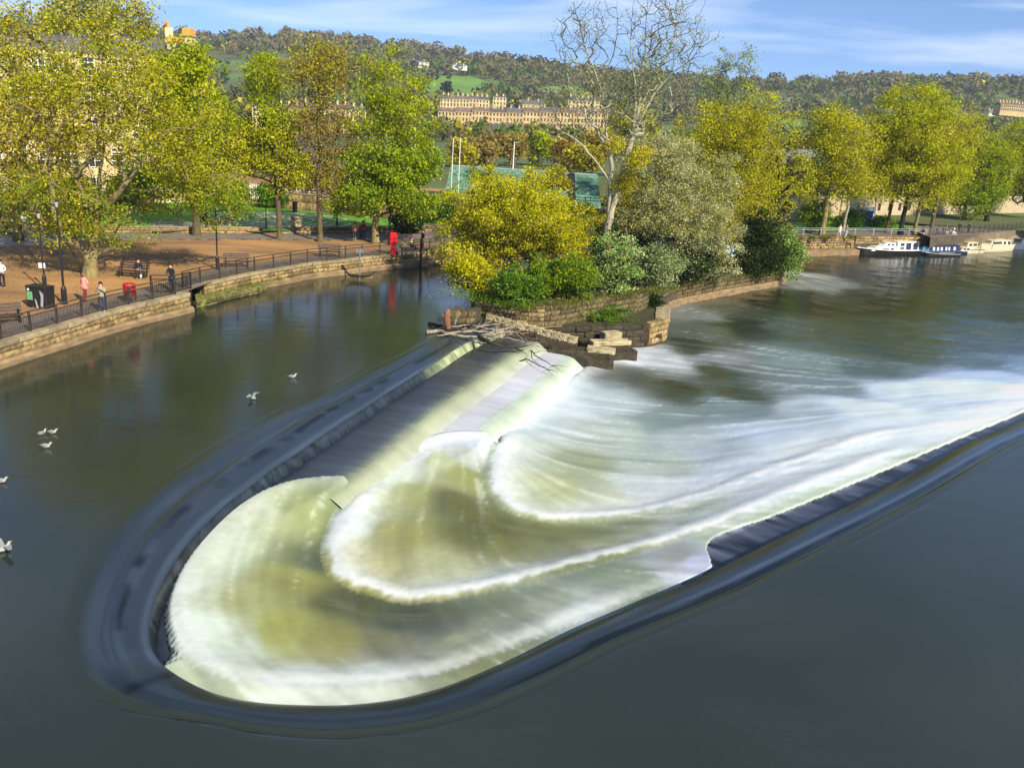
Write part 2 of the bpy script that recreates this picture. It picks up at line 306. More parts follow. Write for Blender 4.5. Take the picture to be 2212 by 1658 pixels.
def watermat(name, base=(.02, .03, .018), rough=.12, usecol=False, bump=.05, bsc=(.5, 2.2, 1), rough_by_col=True, flow=False, bdist=.05, spec=.5, col2=None, bsc2=None):
    m, n, l, b = newmat(name); b.inputs['IOR'].default_value = 1.33; b.inputs['Roughness'].default_value = rough; b.inputs['Specular IOR Level'].default_value = spec
    t = n.new('ShaderNodeTexCoord'); mp_ = n.new('ShaderNodeMapping'); mp_.inputs['Scale'].default_value = bsc
    if flow:
        fa = n.new('ShaderNodeAttribute'); fa.attribute_name = 'flow'; l.new(fa.outputs['Vector'], mp_.inputs[0])
    else: l.new(t.outputs['Object'], mp_.inputs[0])
    ns = n.new('ShaderNodeTexNoise'); ns.inputs['Scale'].default_value = 1; ns.inputs['Detail'].default_value = 4; l.new(mp_.outputs[0], ns.inputs[0])
    bp = n.new('ShaderNodeBump'); bp.inputs['Strength'].default_value = 1; bp.inputs['Distance'].default_value = bump*bdist; l.new(ns.outputs[0], bp.inputs['Height']); l.new(bp.outputs[0], b.inputs['Normal'])
    if usecol:
        a = n.new('ShaderNodeAttribute'); a.attribute_name = 'col'; l.new(a.outputs['Color'], b.inputs['Base Color'])
        if rough_by_col:
            r = n.new('ShaderNodeMapRange'); r.inputs[1].default_value = .03; r.inputs[2].default_value = .35; r.inputs[3].default_value = rough; r.inputs[4].default_value = .8; l.new(a.outputs['Fac'], r.inputs[0]); l.new(r.outputs[0], b.inputs['Roughness'])
            r2 = n.new('ShaderNodeMapRange'); r2.inputs[1].default_value = .03; r2.inputs[2].default_value = .35; r2.inputs[3].default_value = spec; r2.inputs[4].default_value = .05; l.new(a.outputs['Fac'], r2.inputs[0]); l.new(r2.outputs[0], b.inputs['Specular IOR Level'])
    elif col2 is not None:
        m2 = n.new('ShaderNodeMapping'); m2.inputs['Scale'].default_value = bsc2 or bsc; l.new(t.outputs['Object'] if not flow else fa.outputs['Vector'], m2.inputs[0])
        n2 = n.new('ShaderNodeTexNoise'); n2.inputs['Scale'].default_value = 1; n2.inputs['Detail'].default_value = 4; l.new(m2.outputs[0], n2.inputs[0])
        r = n.new('ShaderNodeValToRGB'); r.color_ramp.elements[0].position = .40; r.color_ramp.elements[1].position = .64; r.color_ramp.elements[0].color = (*base, 1); r.color_ramp.elements[1].color = (*col2, 1)
        l.new(n2.outputs[0], r.inputs[0]); l.new(r.outputs[0], b.inputs['Base Color'])
    else: b.inputs['Base Color'].default_value = (*base, 1)
    return m
weir = thing('weir', 'curved three-step horseshoe weir with dark blue sheets of water sliding over its edge', 'weir', (0, 0, 0))
crest_offs = [(lambda I, q=q: -wid_s[I]*(1.14-q*1.14)) for q in np.linspace(0, 1, 30)]
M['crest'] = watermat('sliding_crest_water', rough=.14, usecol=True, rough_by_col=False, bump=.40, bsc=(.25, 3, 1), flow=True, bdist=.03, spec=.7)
def crest_z(ov, I, k): return weir_profile(ov, left_s[I], wid_s[I])+.006
def crest_col(uv, V):
    s = uv[:, 0]; t = uv[:, 1]*1.14-.14; lf = 1-ss(s_nose-.6, s_nose+.3, s)
    n1 = vnoise(np.stack([s*1.2, t*2], 1), 1., 3); n2 = vnoise(np.stack([s*.55, t*.5], 1), 1., 5)
    c = np.zeros((len(s), 4)); c[:, 3] = 1
    water = np.array((.021, .028, .020)); band = np.array((.022, .031, .042)); bandR = np.array((.014, .021, .026))
    e = ss(.0, .24, t)
    col = water*(1-e[:, None])+(band*lf[:, None]+bandR*(1-lf[:, None]))*e[:, None]
    # dark reflections painted into the colour, a broken line half way down the crest
    strip = np.exp(-((t-.58+.10*(n2-.5))/.075)**2)*ss(.36, .66, n1)*lf*ss(1, 8, s)
    strip2 = np.exp(-((t-.30)/.035)**2)*ss(.42, .55, n2)*(1-lf)*ss(s_nose+3, s_nose+9, s)
    col = col*(1-.85*np.clip(strip+strip2, 0, 1))[:, None]
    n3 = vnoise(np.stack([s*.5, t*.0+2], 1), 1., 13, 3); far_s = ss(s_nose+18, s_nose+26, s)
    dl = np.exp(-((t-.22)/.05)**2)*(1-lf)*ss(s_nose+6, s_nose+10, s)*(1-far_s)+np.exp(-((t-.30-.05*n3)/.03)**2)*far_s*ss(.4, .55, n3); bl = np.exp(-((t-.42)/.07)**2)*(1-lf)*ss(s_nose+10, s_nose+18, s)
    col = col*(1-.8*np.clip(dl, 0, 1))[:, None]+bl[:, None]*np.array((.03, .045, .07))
    slot = np.exp(-((s-s_nose-.55)/.13)**2)*ss(.05, .3, t); col = col*(1-.9*slot)[:, None]
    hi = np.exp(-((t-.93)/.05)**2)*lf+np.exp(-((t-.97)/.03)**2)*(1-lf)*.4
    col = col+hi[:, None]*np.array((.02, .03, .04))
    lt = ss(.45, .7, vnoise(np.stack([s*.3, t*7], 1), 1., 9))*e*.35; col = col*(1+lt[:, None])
    c[:, :3] = col; return c
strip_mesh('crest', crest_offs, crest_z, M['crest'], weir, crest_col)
# ---- risers and treads below the brink
M['riser'] = watermat('dark_falling_sheet', base=(.010, .014, .018), rough=.22, col2=(.045, .055, .07), bsc2=(4, .6, 1), bsc=(6, .5, 1), bump=1.2, flow=True, bdist=.03)
M['tread'] = watermat('thin_slate_water', base=(.022, .026, .042), rough=.2, col2=(.13, .14, .19), bsc2=(3.2, .8, 1), bsc=(3.5, .6, 1), bump=1.0, flow=True, bdist=.04)
M['riser_pale'] = watermat('pale_olive_falling_sheet', base=(.22, .25, .13), rough=.5, col2=(.42, .45, .27), bsc2=(1.3, .5, 1), bsc=(3, .5, 1), bump=.6, flow=True, bdist=.03, spec=.2)
M['tread_pale'] = watermat('lilac_white_water', base=(.36, .35, .43), rough=.5, col2=(.62, .62, .70), bsc2=(2.4, .8, 1), bsc=(3, .6, 1), bump=.6, flow=True, bdist=.03, spec=.2)
# widths of the treads measured along the left arm; they shrink towards the nose where the foam hides them
kk = np.interp(sBR, [0, 5, 13, 16, 25, s_nose-6, s_nose, s_nose+8, s_nose+18, s_nose+40, LTOT], [.78, .90, .84, .78, .86, .62, .45, .45, .68, .46, .46])
M['riser_white'] = watermat('white_green_falling_sheet', base=(.38, .42, .33), rough=.5, col2=(.62, .65, .58), bsc2=(1.6, .5, 1), bsc=(3, .5, 1), bump=.6, flow=True, bdist=.03, spec=.2)
kk = np.convolve(np.pad(kk, 20, mode='edge'), np.ones(41)/41, 'valid')
def off(o): return lambda I: o*kk[I]
def band(name, o0, z0, o1, z1, m, n=4, seg=None, lip=0):
    ow = np.linspace(0, 1, n)
    def zf(ov, I, k):
        t = ow[k]; return np.full(len(I), z0+(z1-z0)*(t**1.5 if lip else t))+.0
    return strip_mesh(name, [off(o0+(o1-o0)*t) for t in ow], zf, m, weir, seg=seg)
r0z = lambda: None
iL = int((s_nose+2)/.15)
T1W = 3.1
# first riser joins the crest height (which differs left and right by 2 cm)
def lerpcol(x, xs, cs): return np.stack([np.interp(x, xs, [c[k] for c in cs]) for k in range(3)], 1)
def wet_band(name, o0, o1, n, zs, cols, seg=None, rough=.2, spec=.5, streak=.3, mname='m', fs=3.0, uneven=.0, tint=None):
    ow = np.linspace(0, 1, n)
    def zf(ov, I, k): return np.full(len(I), np.interp(ow[k], [q[0] for q in zs], [q[1] for q in zs]))+uneven*np.sin(sBR[I]*5.1+np.sin(sBR[I]*1.7)*2)*(0 < ow[k] < 1)
    def cf(uv, V):
        s_, t = uv[:, 0], uv[:, 1]; wob = (vnoise(np.stack([s_*.8, t*1.5], 1), 1., 71, 3)-.5)
        c = lerpcol(t+wob*.10, [q[0] for q in cols], [lin(q[1]) for q in cols])
        if tint is not None: k_ = (1-ss(tint[0], tint[1], s_))[:, None]; c = c*(1-k_)+lin(tint[2])*k_
        f1 = vnoise(np.stack([s_*fs+t*.8, t*.8], 1), 1., 72, 3); f2 = vnoise(np.stack([s_*fs*2.7+t, t*1.2], 1), 1., 73, 2); big = vnoise(np.stack([s_*.35, t*.4], 1), 1., 74, 2)
        c = c*(1+streak*((f1-.5)*1.6+(f2-.5)*1.2)+.5*(big-.5))[:, None]; return np.column_stack([np.clip(c, .004, .75), np.ones(len(c))])
    if mname not in M: M[mname] = watermat(mname, rough=rough, usecol=True, rough_by_col=False, bump=.7, bsc=(2.6, .5, 1), flow=True, bdist=.03, spec=spec)
    return strip_mesh(name, [off(o0+(o1-o0)*t) for t in ow], zf, M[mname], weir, cf, seg)
Lseg = (0, 187); nR = int((s_nose+3)/.15)
wet_band('step_riser', 0, .36, 6, [(0, -.25), (.25, -.33), (1, -.66)], [(0, (30, 36, 40)), (.3, (44, 52, 58)), (1, (26, 32, 36))], None, .25, .5, .9, 'dark_falling_sheet', 3.2, tint=(8., 13., (142, 150, 112)))
wet_band('step_tread', .36, T1W, 14, [(0, -.66), (1, -.74)], [(0, (30, 35, 41)), (.12, (42, 48, 56)), (.6, (56, 61, 70)), (.82, (74, 79, 82)), (1, (124, 130, 108))], (0, nR), .22, .5, .42, 'thin_slate_water', 2.2)
wet_band('step_tread', .36, T1W, 14, [(0, -.66), (1, -.70)], [(0, (34, 38, 46)), (.35, (48, 52, 64)), (.75, (66, 70, 84)), (.92, (120, 126, 134)), (1, (186, 192, 188))], (nR-2, len(BR)), .22, .4, 1.5, 'thin_slate_water', 1.5)
wet_band('step_riser', T1W, T1W+1.2, 10, [(0, -.74), (.3, -.79), (.8, -1.14), (1, -1.20)], [(0, (124, 130, 108)), (.2, (140, 146, 118)), (.7, (152, 157, 134)), (1, (172, 175, 168))], Lseg, .4, .25, .16, 'pale_falling_sheet', 1.2)
wet_band('step_tread', T1W+1.2, T1W+3.0, 12, [(0, -1.20), (1, -1.30)], [(0, (176, 178, 172)), (.25, (178, 179, 186)), (.8, (176, 179, 186)), (1, (166, 175, 166))], Lseg, .4, .25, .14, 'pale_falling_sheet', 2.0)
wet_band('step_riser', T1W+3.0, T1W+4.6, 10, [(0, -1.30), (.3, -1.38), (1, -2.05)], [(0, (164, 176, 164)), (.4, (160, 172, 150)), (.75, (186, 194, 184)), (1, (222, 226, 224))], Lseg, .45, .2, .14, 'pale_falling_sheet', 1.4)
# ---- foam sheet and downstream river: one fine sheet
def polar(xa, xb, nx, y0, y1, ny, zref):
    """rows get wider apart with distance"""
    V = []; ys = y0*(y1/y0)**np.linspace(0, 1, ny); tx = np.linspace(xa, xb, nx)
    X = ys[:, None]*tx[None]; Y = np.repeat(ys[:, None], nx, 1); return X, Y
X, Y = polar(-.60, .82, 590, 14., 170., 500, -1.5); Q = np.stack([X.ravel(), Y.ravel()], 1)
inD = inside(Q, DOWN); dBR, iB = seg_dist(Q, BR[::2])
sdB_ = np.where(inD, dBR, -dBR)
keep = (sdB_ > -.9) | (inD)
def sdist(Q, region, crv):
    d, _ = seg_dist(Q, crv[::2]); return np.where(inside(Q, region), d, -d)
near = Q[:, 1] < 175
sA = sdist(Q, RA, np.vstack([cA, cT, cT2[:-26]])); sB = sdist(Q, RB, np.vstack([cB, cT2])); sC = sdist(Q, RC, np.vstack([cC, cT]))
# flow field and line integral convolution on a plan raster
FL = [((600, 1060), (480, 1180)), ((480, 1200), (420, 1330)), ((420, 1400), (560, 1470)), ((640, 1480), (820, 1460)), ((900, 1440), (1100, 1380)), ((1200, 1330), (1450, 1240)), ((720, 1060), (690, 1180)), ((660, 1120), (600, 1250)),
      ((740, 1240), (660, 1330)), ((800, 1300), (720, 1400)), ((900, 1330), (760, 1420)), ((1000, 1330), (860, 1400)), ((1000, 960), (820, 1080)), ((860, 1010), (740, 1130)), ((740, 1150), (730, 1230)), ((780, 1250), (920, 1280)), ((980, 1270), (1200, 1230)), ((1300, 1200), (1500, 1150)),
      ((1000, 1020), (900, 1130)), ((1060, 1080), (900, 1190)), ((1180, 1150), (960, 1230)), ((1350, 1140), (1120, 1200)), ((1200, 860), (1090, 980)), ((1080, 1000), (1080, 1070)), ((1120, 1105), (1250, 1120)), ((1330, 1115), (1520, 1080)), ((1230, 840), (1500, 880)), ((1180, 930), (1450, 930)), ((1180, 1020), (1480, 950)), ((1240, 1080), (1520, 990)),
      ((1500, 880), (1680, 880)), ((1560, 960), (1700, 890)), ((1650, 1030), (1850, 940)), ((1850, 1000), (2100, 900)), ((1900, 900), (2150, 820)), ((1300, 790), (1650, 850)), ((1400, 760), (1600, 770)), ((1600, 700), (1720, 780)), ((1720, 780), (1740, 860)), ((1750, 700), (1950, 780)), ((1900, 640), (2100, 680)), ((2000, 760), (2212, 790)), ((1750, 600), (1850, 640)), ((1850, 840), (2050, 790)), ((1450, 720), (1560, 690))]
fa = np.array([P(*a, -1.5)[:2] for a, b in FL]); fb = np.array([P(*b, -1.5)[:2] for a, b in FL]); fc = (fa+fb)/2; fd = fb-fa; fd /= np.linalg.norm(fd, axis=1)[:, None]
res = .12; gx0, gy0, gw, gh = -13., 13., 72., 112.; nx_, ny_ = int(gw/res), int(gh/res)
gx, gy = np.meshgrid(gx0+(np.arange(nx_)+.5)*res, gy0+(np.arange(ny_)+.5)*res)
cgx, cgy = gx[::6, ::6], gy[::6, ::6]; CQ = np.stack([cgx.ravel(), cgy.ravel()], 1)
d2 = ((CQ[:, None]-fc[None])**2).sum(2)/(1+.02*CQ[:, 1:2]**2)+.02; wgt = (d2+1.5)**-1.5
dv = (wgt[:, :, None]*fd[None]).sum(1); dv /= np.linalg.norm(dv, axis=1)[:, None]+1e-9; dv = dv.reshape(cgx.shape+(2,))
def fieldat(px, py):
    i = np.clip((py/6).astype(int), 0, dv.shape[0]-1); j = np.clip((px/6).astype(int), 0, dv.shape[1]-1); return dv[i, j]
wn = rng.random((ny_, nx_)); wn = (wn+np.roll(wn, 1, 0)+np.roll(wn, 1, 1)+np.roll(np.roll(wn, 1, 0), 1, 1))/4
cn2 = rng.random((ny_//4+1, nx_//4+1)); cn2 = np.kron(cn2, np.ones((4, 4)))[:ny_, :nx_]
acc = np.zeros((ny_, nx_)); acc2 = np.zeros((ny_, nx_)); cnt = 0
bx0, by0 = np.meshgrid(np.arange(nx_, dtype=float), np.arange(ny_, dtype=float))
for sgn in (1, -1):
    px, py = bx0.copy(), by0.copy()
    for k in range(22):
        v = fieldat(px, py); px += sgn*v[:, :, 0]*1.6; py += sgn*v[:, :, 1]*1.6
        ii = np.clip(py.astype(int), 0, ny_-1); jj = np.clip(px.astype(int), 0, nx_-1); acc += wn[ii, jj]; acc2 += cn2[ii, jj]; cnt += 1
acc /= cnt; acc2 /= cnt
acc = (acc-acc.mean())/acc.std(); acc2 = (acc2-acc2.mean())/acc2.std()
for A_ in (acc2,):
    for _ in range(2): A_[:] = (A_+np.roll(A_, 1, 0)+np.roll(A_, -1, 0)+np.roll(A_, 1, 1)+np.roll(A_, -1, 1))/5
def samp(A, Q):
    px = np.clip((Q[:, 0]-gx0)/res-.5, 0, nx_-2); py = np.clip((Q[:, 1]-gy0)/res-.5, 0, ny_-2); i = py.astype(int); j = px.astype(int); fx = px-j; fy = py-i
    return (A[i, j]*(1-fx)+A[i, j+1]*fx)*(1-fy)+(A[i+1, j]*(1-fx)+A[i+1, j+1]*fx)*fy
S1 = samp(acc, Q); S2 = samp(acc2, Q)
SA = [(470, 1200, 205, 215, 185), (450, 1300, 192, 198, 165), (560, 1120, 200, 205, 170), (650, 1100, 170, 177, 120), (720, 1080, 150, 160, 110), (520, 1300, 182, 184, 128), (600, 1380, 180, 182, 112), (640, 1240, 172, 174, 112), (690, 1190, 108, 116, 84), (760, 1290, 108, 110, 74), (850, 1330, 92, 100, 78), (820, 1400, 128, 128, 92), (700, 1400, 155, 155, 92), (950, 1350, 100, 106, 84), (1000, 1400, 165, 168, 130), (500, 1430, 198, 208, 184), (650, 1485, 228, 232, 218), (800, 1475, 218, 222, 204), (1100, 1340, 138, 148, 118), (1200, 1310, 165, 175, 150), (1350, 1250, 148, 160, 135), (1470, 1195, 172, 178, 172), (1505, 1215, 196, 200, 215), (1250, 1338, 192, 200, 192), (420, 1380, 215, 225, 205), (395, 1290, 208, 218, 198), (780, 1500, 210, 215, 200)]
SA += [(1689, 1112, 196, 206, 190), (1922, 1016, 204, 212, 200), (2097, 941, 208, 216, 208), (1560, 1162, 190, 200, 185)]
SB = [(850, 1020, 205, 215, 190), (950, 975, 200, 205, 165), (1010, 1000, 165, 170, 115), (900, 1060, 178, 182, 122), (850, 1150, 172, 172, 105), (800, 1200, 182, 180, 120), (980, 1070, 118, 120, 74), (1050, 1130, 116, 118, 68), (1110, 1175, 138, 140, 78), (950, 1220, 190, 192, 150), (1200, 1170, 122, 126, 70), (1300, 1165, 150, 152, 98), (1400, 1150, 170, 175, 140), (1100, 1235, 186, 190, 162), (760, 1130, 205, 215, 200), (1550, 1120, 188, 195, 175), (1450, 1165, 190, 196, 180)]
SB += [(1690, 1092, 206, 214, 214), (1900, 1004, 212, 220, 222), (2100, 928, 216, 223, 230), (1620, 1120, 200, 208, 204), (1800, 1045, 210, 218, 220), (2208, 885, 216, 223, 232), (960, 938, 206, 210, 212), (1040, 940, 204, 208, 212), (865, 985, 208, 212, 204), (1020, 960, 192, 196, 184)]
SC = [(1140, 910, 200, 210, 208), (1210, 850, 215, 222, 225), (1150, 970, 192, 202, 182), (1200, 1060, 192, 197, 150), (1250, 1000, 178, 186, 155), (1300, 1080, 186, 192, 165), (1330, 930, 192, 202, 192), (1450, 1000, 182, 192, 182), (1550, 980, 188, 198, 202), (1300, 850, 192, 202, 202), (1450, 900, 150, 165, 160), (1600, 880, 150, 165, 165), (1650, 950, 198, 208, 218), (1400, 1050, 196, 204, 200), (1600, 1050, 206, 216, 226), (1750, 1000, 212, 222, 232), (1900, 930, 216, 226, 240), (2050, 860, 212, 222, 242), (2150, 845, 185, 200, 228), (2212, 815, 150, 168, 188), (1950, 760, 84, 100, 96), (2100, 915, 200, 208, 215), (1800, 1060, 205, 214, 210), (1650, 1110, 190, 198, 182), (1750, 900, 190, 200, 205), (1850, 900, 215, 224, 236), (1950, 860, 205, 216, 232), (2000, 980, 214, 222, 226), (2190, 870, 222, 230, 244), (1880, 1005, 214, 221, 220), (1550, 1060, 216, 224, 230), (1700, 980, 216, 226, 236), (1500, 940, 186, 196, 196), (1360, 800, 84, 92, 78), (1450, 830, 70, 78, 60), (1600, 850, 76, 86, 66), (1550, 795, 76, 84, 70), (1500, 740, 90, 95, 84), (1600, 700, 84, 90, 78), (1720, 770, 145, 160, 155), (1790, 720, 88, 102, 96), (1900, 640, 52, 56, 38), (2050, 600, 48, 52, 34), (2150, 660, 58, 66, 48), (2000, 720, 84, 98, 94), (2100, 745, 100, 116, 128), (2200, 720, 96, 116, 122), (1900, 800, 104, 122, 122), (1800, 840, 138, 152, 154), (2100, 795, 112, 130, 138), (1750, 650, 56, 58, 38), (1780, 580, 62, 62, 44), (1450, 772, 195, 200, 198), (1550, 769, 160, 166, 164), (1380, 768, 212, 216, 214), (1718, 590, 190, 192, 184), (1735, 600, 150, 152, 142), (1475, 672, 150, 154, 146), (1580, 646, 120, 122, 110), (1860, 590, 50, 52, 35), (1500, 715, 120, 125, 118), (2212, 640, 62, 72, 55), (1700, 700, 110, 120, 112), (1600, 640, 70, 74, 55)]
def idw(Q, S, z, pw=2.0, extra=1.0):
    p = np.array([P(a[0], a[1], z)[:2] for a in S]); c = lin(np.array([a[2:] for a in S])); o = np.zeros((len(Q), 3))
    for k in range(0, len(Q), 20000):
        q = Q[k:k+20000]; d = ((q[:, None, 0]-p[None, :, 0])**2+((q[:, None, 1]-p[None, :, 1])*.75)**2); sc = (p[:, 1]/40.)**2.6
        ww = (d/sc[None]+.05)**-pw; o[k:k+20000] = (ww[:, :, None]*c[None]).sum(1)/ww.sum(1)[:, None]
    return o
# let the samples be looked up a little off their place so their borders follow the streaks
Dv = np.stack([samp(np.kron(dv[:, :, k], np.ones((6, 6)))[:ny_, :nx_] if True else None, Q) for k in (0, 1)], 1)
perp = np.stack([-Dv[:, 1], Dv[:, 0]], 1); wob = (vnoise(Q, .35, 21)-.5)*3.0
Qw = Q+perp*(S2*.12)[:, None]*np.clip(Q[:, 1:2]/40, .6, 2)+np.stack([wob, (vnoise(Q, .35, 22)-.5)*3.0], 1)*np.clip(Q[:, 1:2]/45, .3, 2)*.6
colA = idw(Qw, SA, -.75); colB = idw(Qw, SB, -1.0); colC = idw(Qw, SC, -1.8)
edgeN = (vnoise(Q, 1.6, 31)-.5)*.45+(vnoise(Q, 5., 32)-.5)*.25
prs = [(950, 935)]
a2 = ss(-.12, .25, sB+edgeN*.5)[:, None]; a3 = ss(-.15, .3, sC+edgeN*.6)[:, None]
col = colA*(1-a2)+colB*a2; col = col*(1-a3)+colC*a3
W = np.array((.86, .88, .86))
def rim(s, c0, w1, w2): return np.where(s < c0, np.exp(-((s-c0)/.16)**2), np.exp(-np.clip(s-c0, 0, 99)/w2))
def only(Q, crv, i0, i1, soft=2.0):
    """1 near the stretch i0..i1 (fractions) of a curve"""
    d, i = seg_dist(Q, crv[::2]); t = i/(len(crv[::2])-1); return ss(i0-.04, i0+.02, t)*(1-ss(i1-.02, i1+.06, t)), d
wA, dA = only(Q, cA, .0, .36); wB, dB2 = only(Q, cB, .0, .50); wC, dC2 = only(Q, cC, 0, .45)
froth = .55+.45*ss(.35, .62, vnoise(Q, 2.2, 41, 4)+.04*S1)
fA = rim(sA+edgeN*.5, .25, .2, 1.25)*wA*(.55+.45*froth)*(sB < 0)
fB = rim(sB+edgeN*.7, .45, .2, 1.05)*wB*(.5+.45*froth)*(sC < .0); fB[sB < -.3] *= .0
fC = rim(sC+edgeN*.8, .5, .2, 1.4)*wC*(.6+.36*froth)
plume = ss(48, 60, Q[:, 0]*1.25+Q[:, 1]*.75-6)*(sA > .3)*(1-ss(9, 17, dBR))*(1-ss(70, 95, Q[:, 1])); col = col*(1+.14*plume[:, None])
f = np.clip(np.maximum(np.maximum(fA*.55, fB), fC), 0, 1)[:, None]
lum = col.mean(1)
st = 1+(S1*.045+S2*.045)[:, None]*np.clip(1.25-f, 0, 1)
col = np.clip(col*st, .004, .86); gr_ = 1+.22*(vnoise(Q, 4.5, 91, 3)-.5)*np.clip(f[:, 0]*1.6, 0, 1); col = (col*(1-f)+W*f)*gr_[:, None]
# bright hairlines following the flow, strongest where the water is half aerated
hair = ss(.9, 2.2, S1+.4*S2)*.30*ss(.06, .3, lum)*(1-f[:, 0]); col = col*(1-hair[:, None])+W*hair[:, None]
farw = ss(52, 75, Q[:, 1])*(sC > 0); hl = ss(.75, 2.0, samp(acc2, Q)*.6+(vnoise(np.stack([Q[:, 0]*.25, Q[:, 1]*.6], 1), 1., 51, 4)-.5)*5)*farw*.12; col = col*(1-hl[:, None])+np.array((.40, .45, .42))*hl[:, None]
# height
ax = np.clip(((Q[:, 0]+8)*.55+(Q[:, 1]-19)*.83), 0, 60)
zA = -.56-.002*ax; lf2_ = 1-ss(s_nose-7, s_nose+2, sBR[np.clip(iB*2, 0, len(BR)-1)]); zA = zA+.24*(1-ss(.2, 2.6, dBR))*(1-lf2_)
i_end = int(np.argmin(((BR-P(1505, 1246, -.2)[:2])**2).sum(1))); full_i = iB*2; rarm = (full_i > nose_i-6) & (full_i < i_end) & (dBR < 1.6)
bo_ = ss(nose_i-14, nose_i+4, full_i); rarm = (full_i > nose_i-14) & (full_i < i_end) & (dBR < 1.6); sA = np.where(rarm, np.maximum(sA, .3*bo_+sA*(1-bo_)), sA)
Z = np.where(sA > 0, zA, -2.3)
Z = -2.3+(zA+2.3)*ss(-.35, .25, sA)
zB = -1.08-.010*ax; zC_ = -1.55-.45*ss(26, 48, Q[:, 1])
J_ = P(782, 1040, -.8)[:2]; dJ = np.linalg.norm(Q-J_, axis=1); wk = .5+2.0*ss(1.2, 7, dJ); kb = ss(0, 1, (sB+wk)/(wk+.1)); kb = np.where(sA > -.35, kb, 0); Z = Z*(1-kb)+np.maximum(zB, -2)*kb; Z = np.where(sA < -.35, -2.3, Z)
dK = np.linalg.norm(Q-P(1075, 930, -1.3)[:2], axis=1); wc_ = .35+2.2*ss(1.5, 8, dK); kc = ss(0, 1, (sC+wc_)/(wc_+.1)); Z = np.where(sA > -.35, Z*(1-kc)+zC_*kc, Z)
dT, _ = seg_dist(Q, cT2); dT = np.where(inside(Q, RA), dT, -dT); tf = ss(-.1, .25, dT); nearT = (np.abs(dT) < 1.5)*ss(.5, 1.3, dJ); Z = Z*(1-nearT)+(-2.3+(Z+2.3)*tf)*nearT
# along the right arm the foam piles against the tread
Rr = (left_s[np.clip(iB*2, 0, len(BR)-1)] < .5) & (sA > 0); s_r = sBR[np.clip(iB*2, 0, len(BR)-1)]; pw_ = 7+9*ss(s_nose+22, s_nose+40, s_r); pile = np.where(Rr, 1-ss(1.5, pw_, dBR), 0)*ss(s_nose+6, s_nose+14, sBR[np.clip(iB*2, 0, len(BR)-1)]); Z = Z*(1-pile)+(-.60-.03*dBR)*pile
Z += .13*np.exp(-((sB-.6)/.55)**2)*wB*(sC < .2)+.15*np.exp(-((sC-.6)/.6)**2)*wC+.08*np.exp(-((sA-.6)/.5)**2)*wA
lowarm = left_s[np.clip(iB*2, 0, len(BR)-1)] < .99
Z = np.where((dBR < 1.2) & (sB < .5), np.minimum(Z, -.33+.05*ss(0, 1.2, dBR)), Z); Z = np.where(~inD, np.minimum(Z, -.5), Z)
Z += (S1*.003+S2*.007)*ss(0, 2, sA)+(vnoise(Q, 2.0, 61, 4)-.5)*.05*f[:, 0]
Z += (vnoise(Q, .5, 62, 2)-.5)*.15*ss(.5, 3, sA)
idx = np.arange(X.size).reshape(X.shape); Fq = np.stack([idx[:-1, :-1], idx[:-1, 1:], idx[1:, 1:], idx[1:, :-1]], -1).reshape(-1, 4)
kf = keep[Fq].any(1); Fq = Fq[kf]; used_ = np.zeros(X.size, bool); used_[Fq.ravel()] = True; rm = np.cumsum(used_)-1
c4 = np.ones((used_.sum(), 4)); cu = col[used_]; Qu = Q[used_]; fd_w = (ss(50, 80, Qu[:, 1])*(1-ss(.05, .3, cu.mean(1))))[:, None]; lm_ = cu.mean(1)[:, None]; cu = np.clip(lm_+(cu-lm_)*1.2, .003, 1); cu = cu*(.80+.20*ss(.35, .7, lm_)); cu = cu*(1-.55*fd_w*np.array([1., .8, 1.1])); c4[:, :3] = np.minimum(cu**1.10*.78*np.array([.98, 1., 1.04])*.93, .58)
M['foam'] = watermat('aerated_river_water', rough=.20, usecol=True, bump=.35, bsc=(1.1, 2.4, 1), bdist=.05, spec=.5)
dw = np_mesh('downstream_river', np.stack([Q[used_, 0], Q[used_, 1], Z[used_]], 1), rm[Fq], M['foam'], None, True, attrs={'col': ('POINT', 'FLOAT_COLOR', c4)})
prop(dw, kind='structure')
# ---- calm water above the weir
X, Y = polar(-1.35, 1.35, 380, 5., 170., 270, 0); Q = np.stack([X.ravel(), Y.ravel()], 1)
inD = inside(Q, DOWN); d, ib = seg_dist(Q, BR[::2]); lim = wid_s[np.clip(ib*2, 0, len(BR)-1)]*.86
bad = inD | (d < lim)
idx = np.arange(X.size).reshape(X.shape); Fq = np.stack([idx[:-1, :-1], idx[:-1, 1:], idx[1:, 1:], idx[1:, :-1]], -1).reshape(-1, 4); Fq = Fq[~bad[Fq].all(1)]
wq = wid_s[np.clip(ib*2, 0, len(BR)-1)]; Z = np.where(inD, -.12, -.12*(1-ss(.92, 1.08, d/wq)))
# a vertex inside the hole would dip below the sliding crest
M['calm'] = watermat('calm_olive_river_water', spec=.85, base=(.019, .025, .017), rough=.14, bump=.30, bsc=(.30, 1.3, 1), bdist=.05, col2=(.025, .033, .026), bsc2=(.08, .12, 1))
up = np_mesh('upstream_river', np.stack([Q[:, 0], Q[:, 1], Z], 1), Fq, M['calm'], None, True); prop(up, kind='structure')
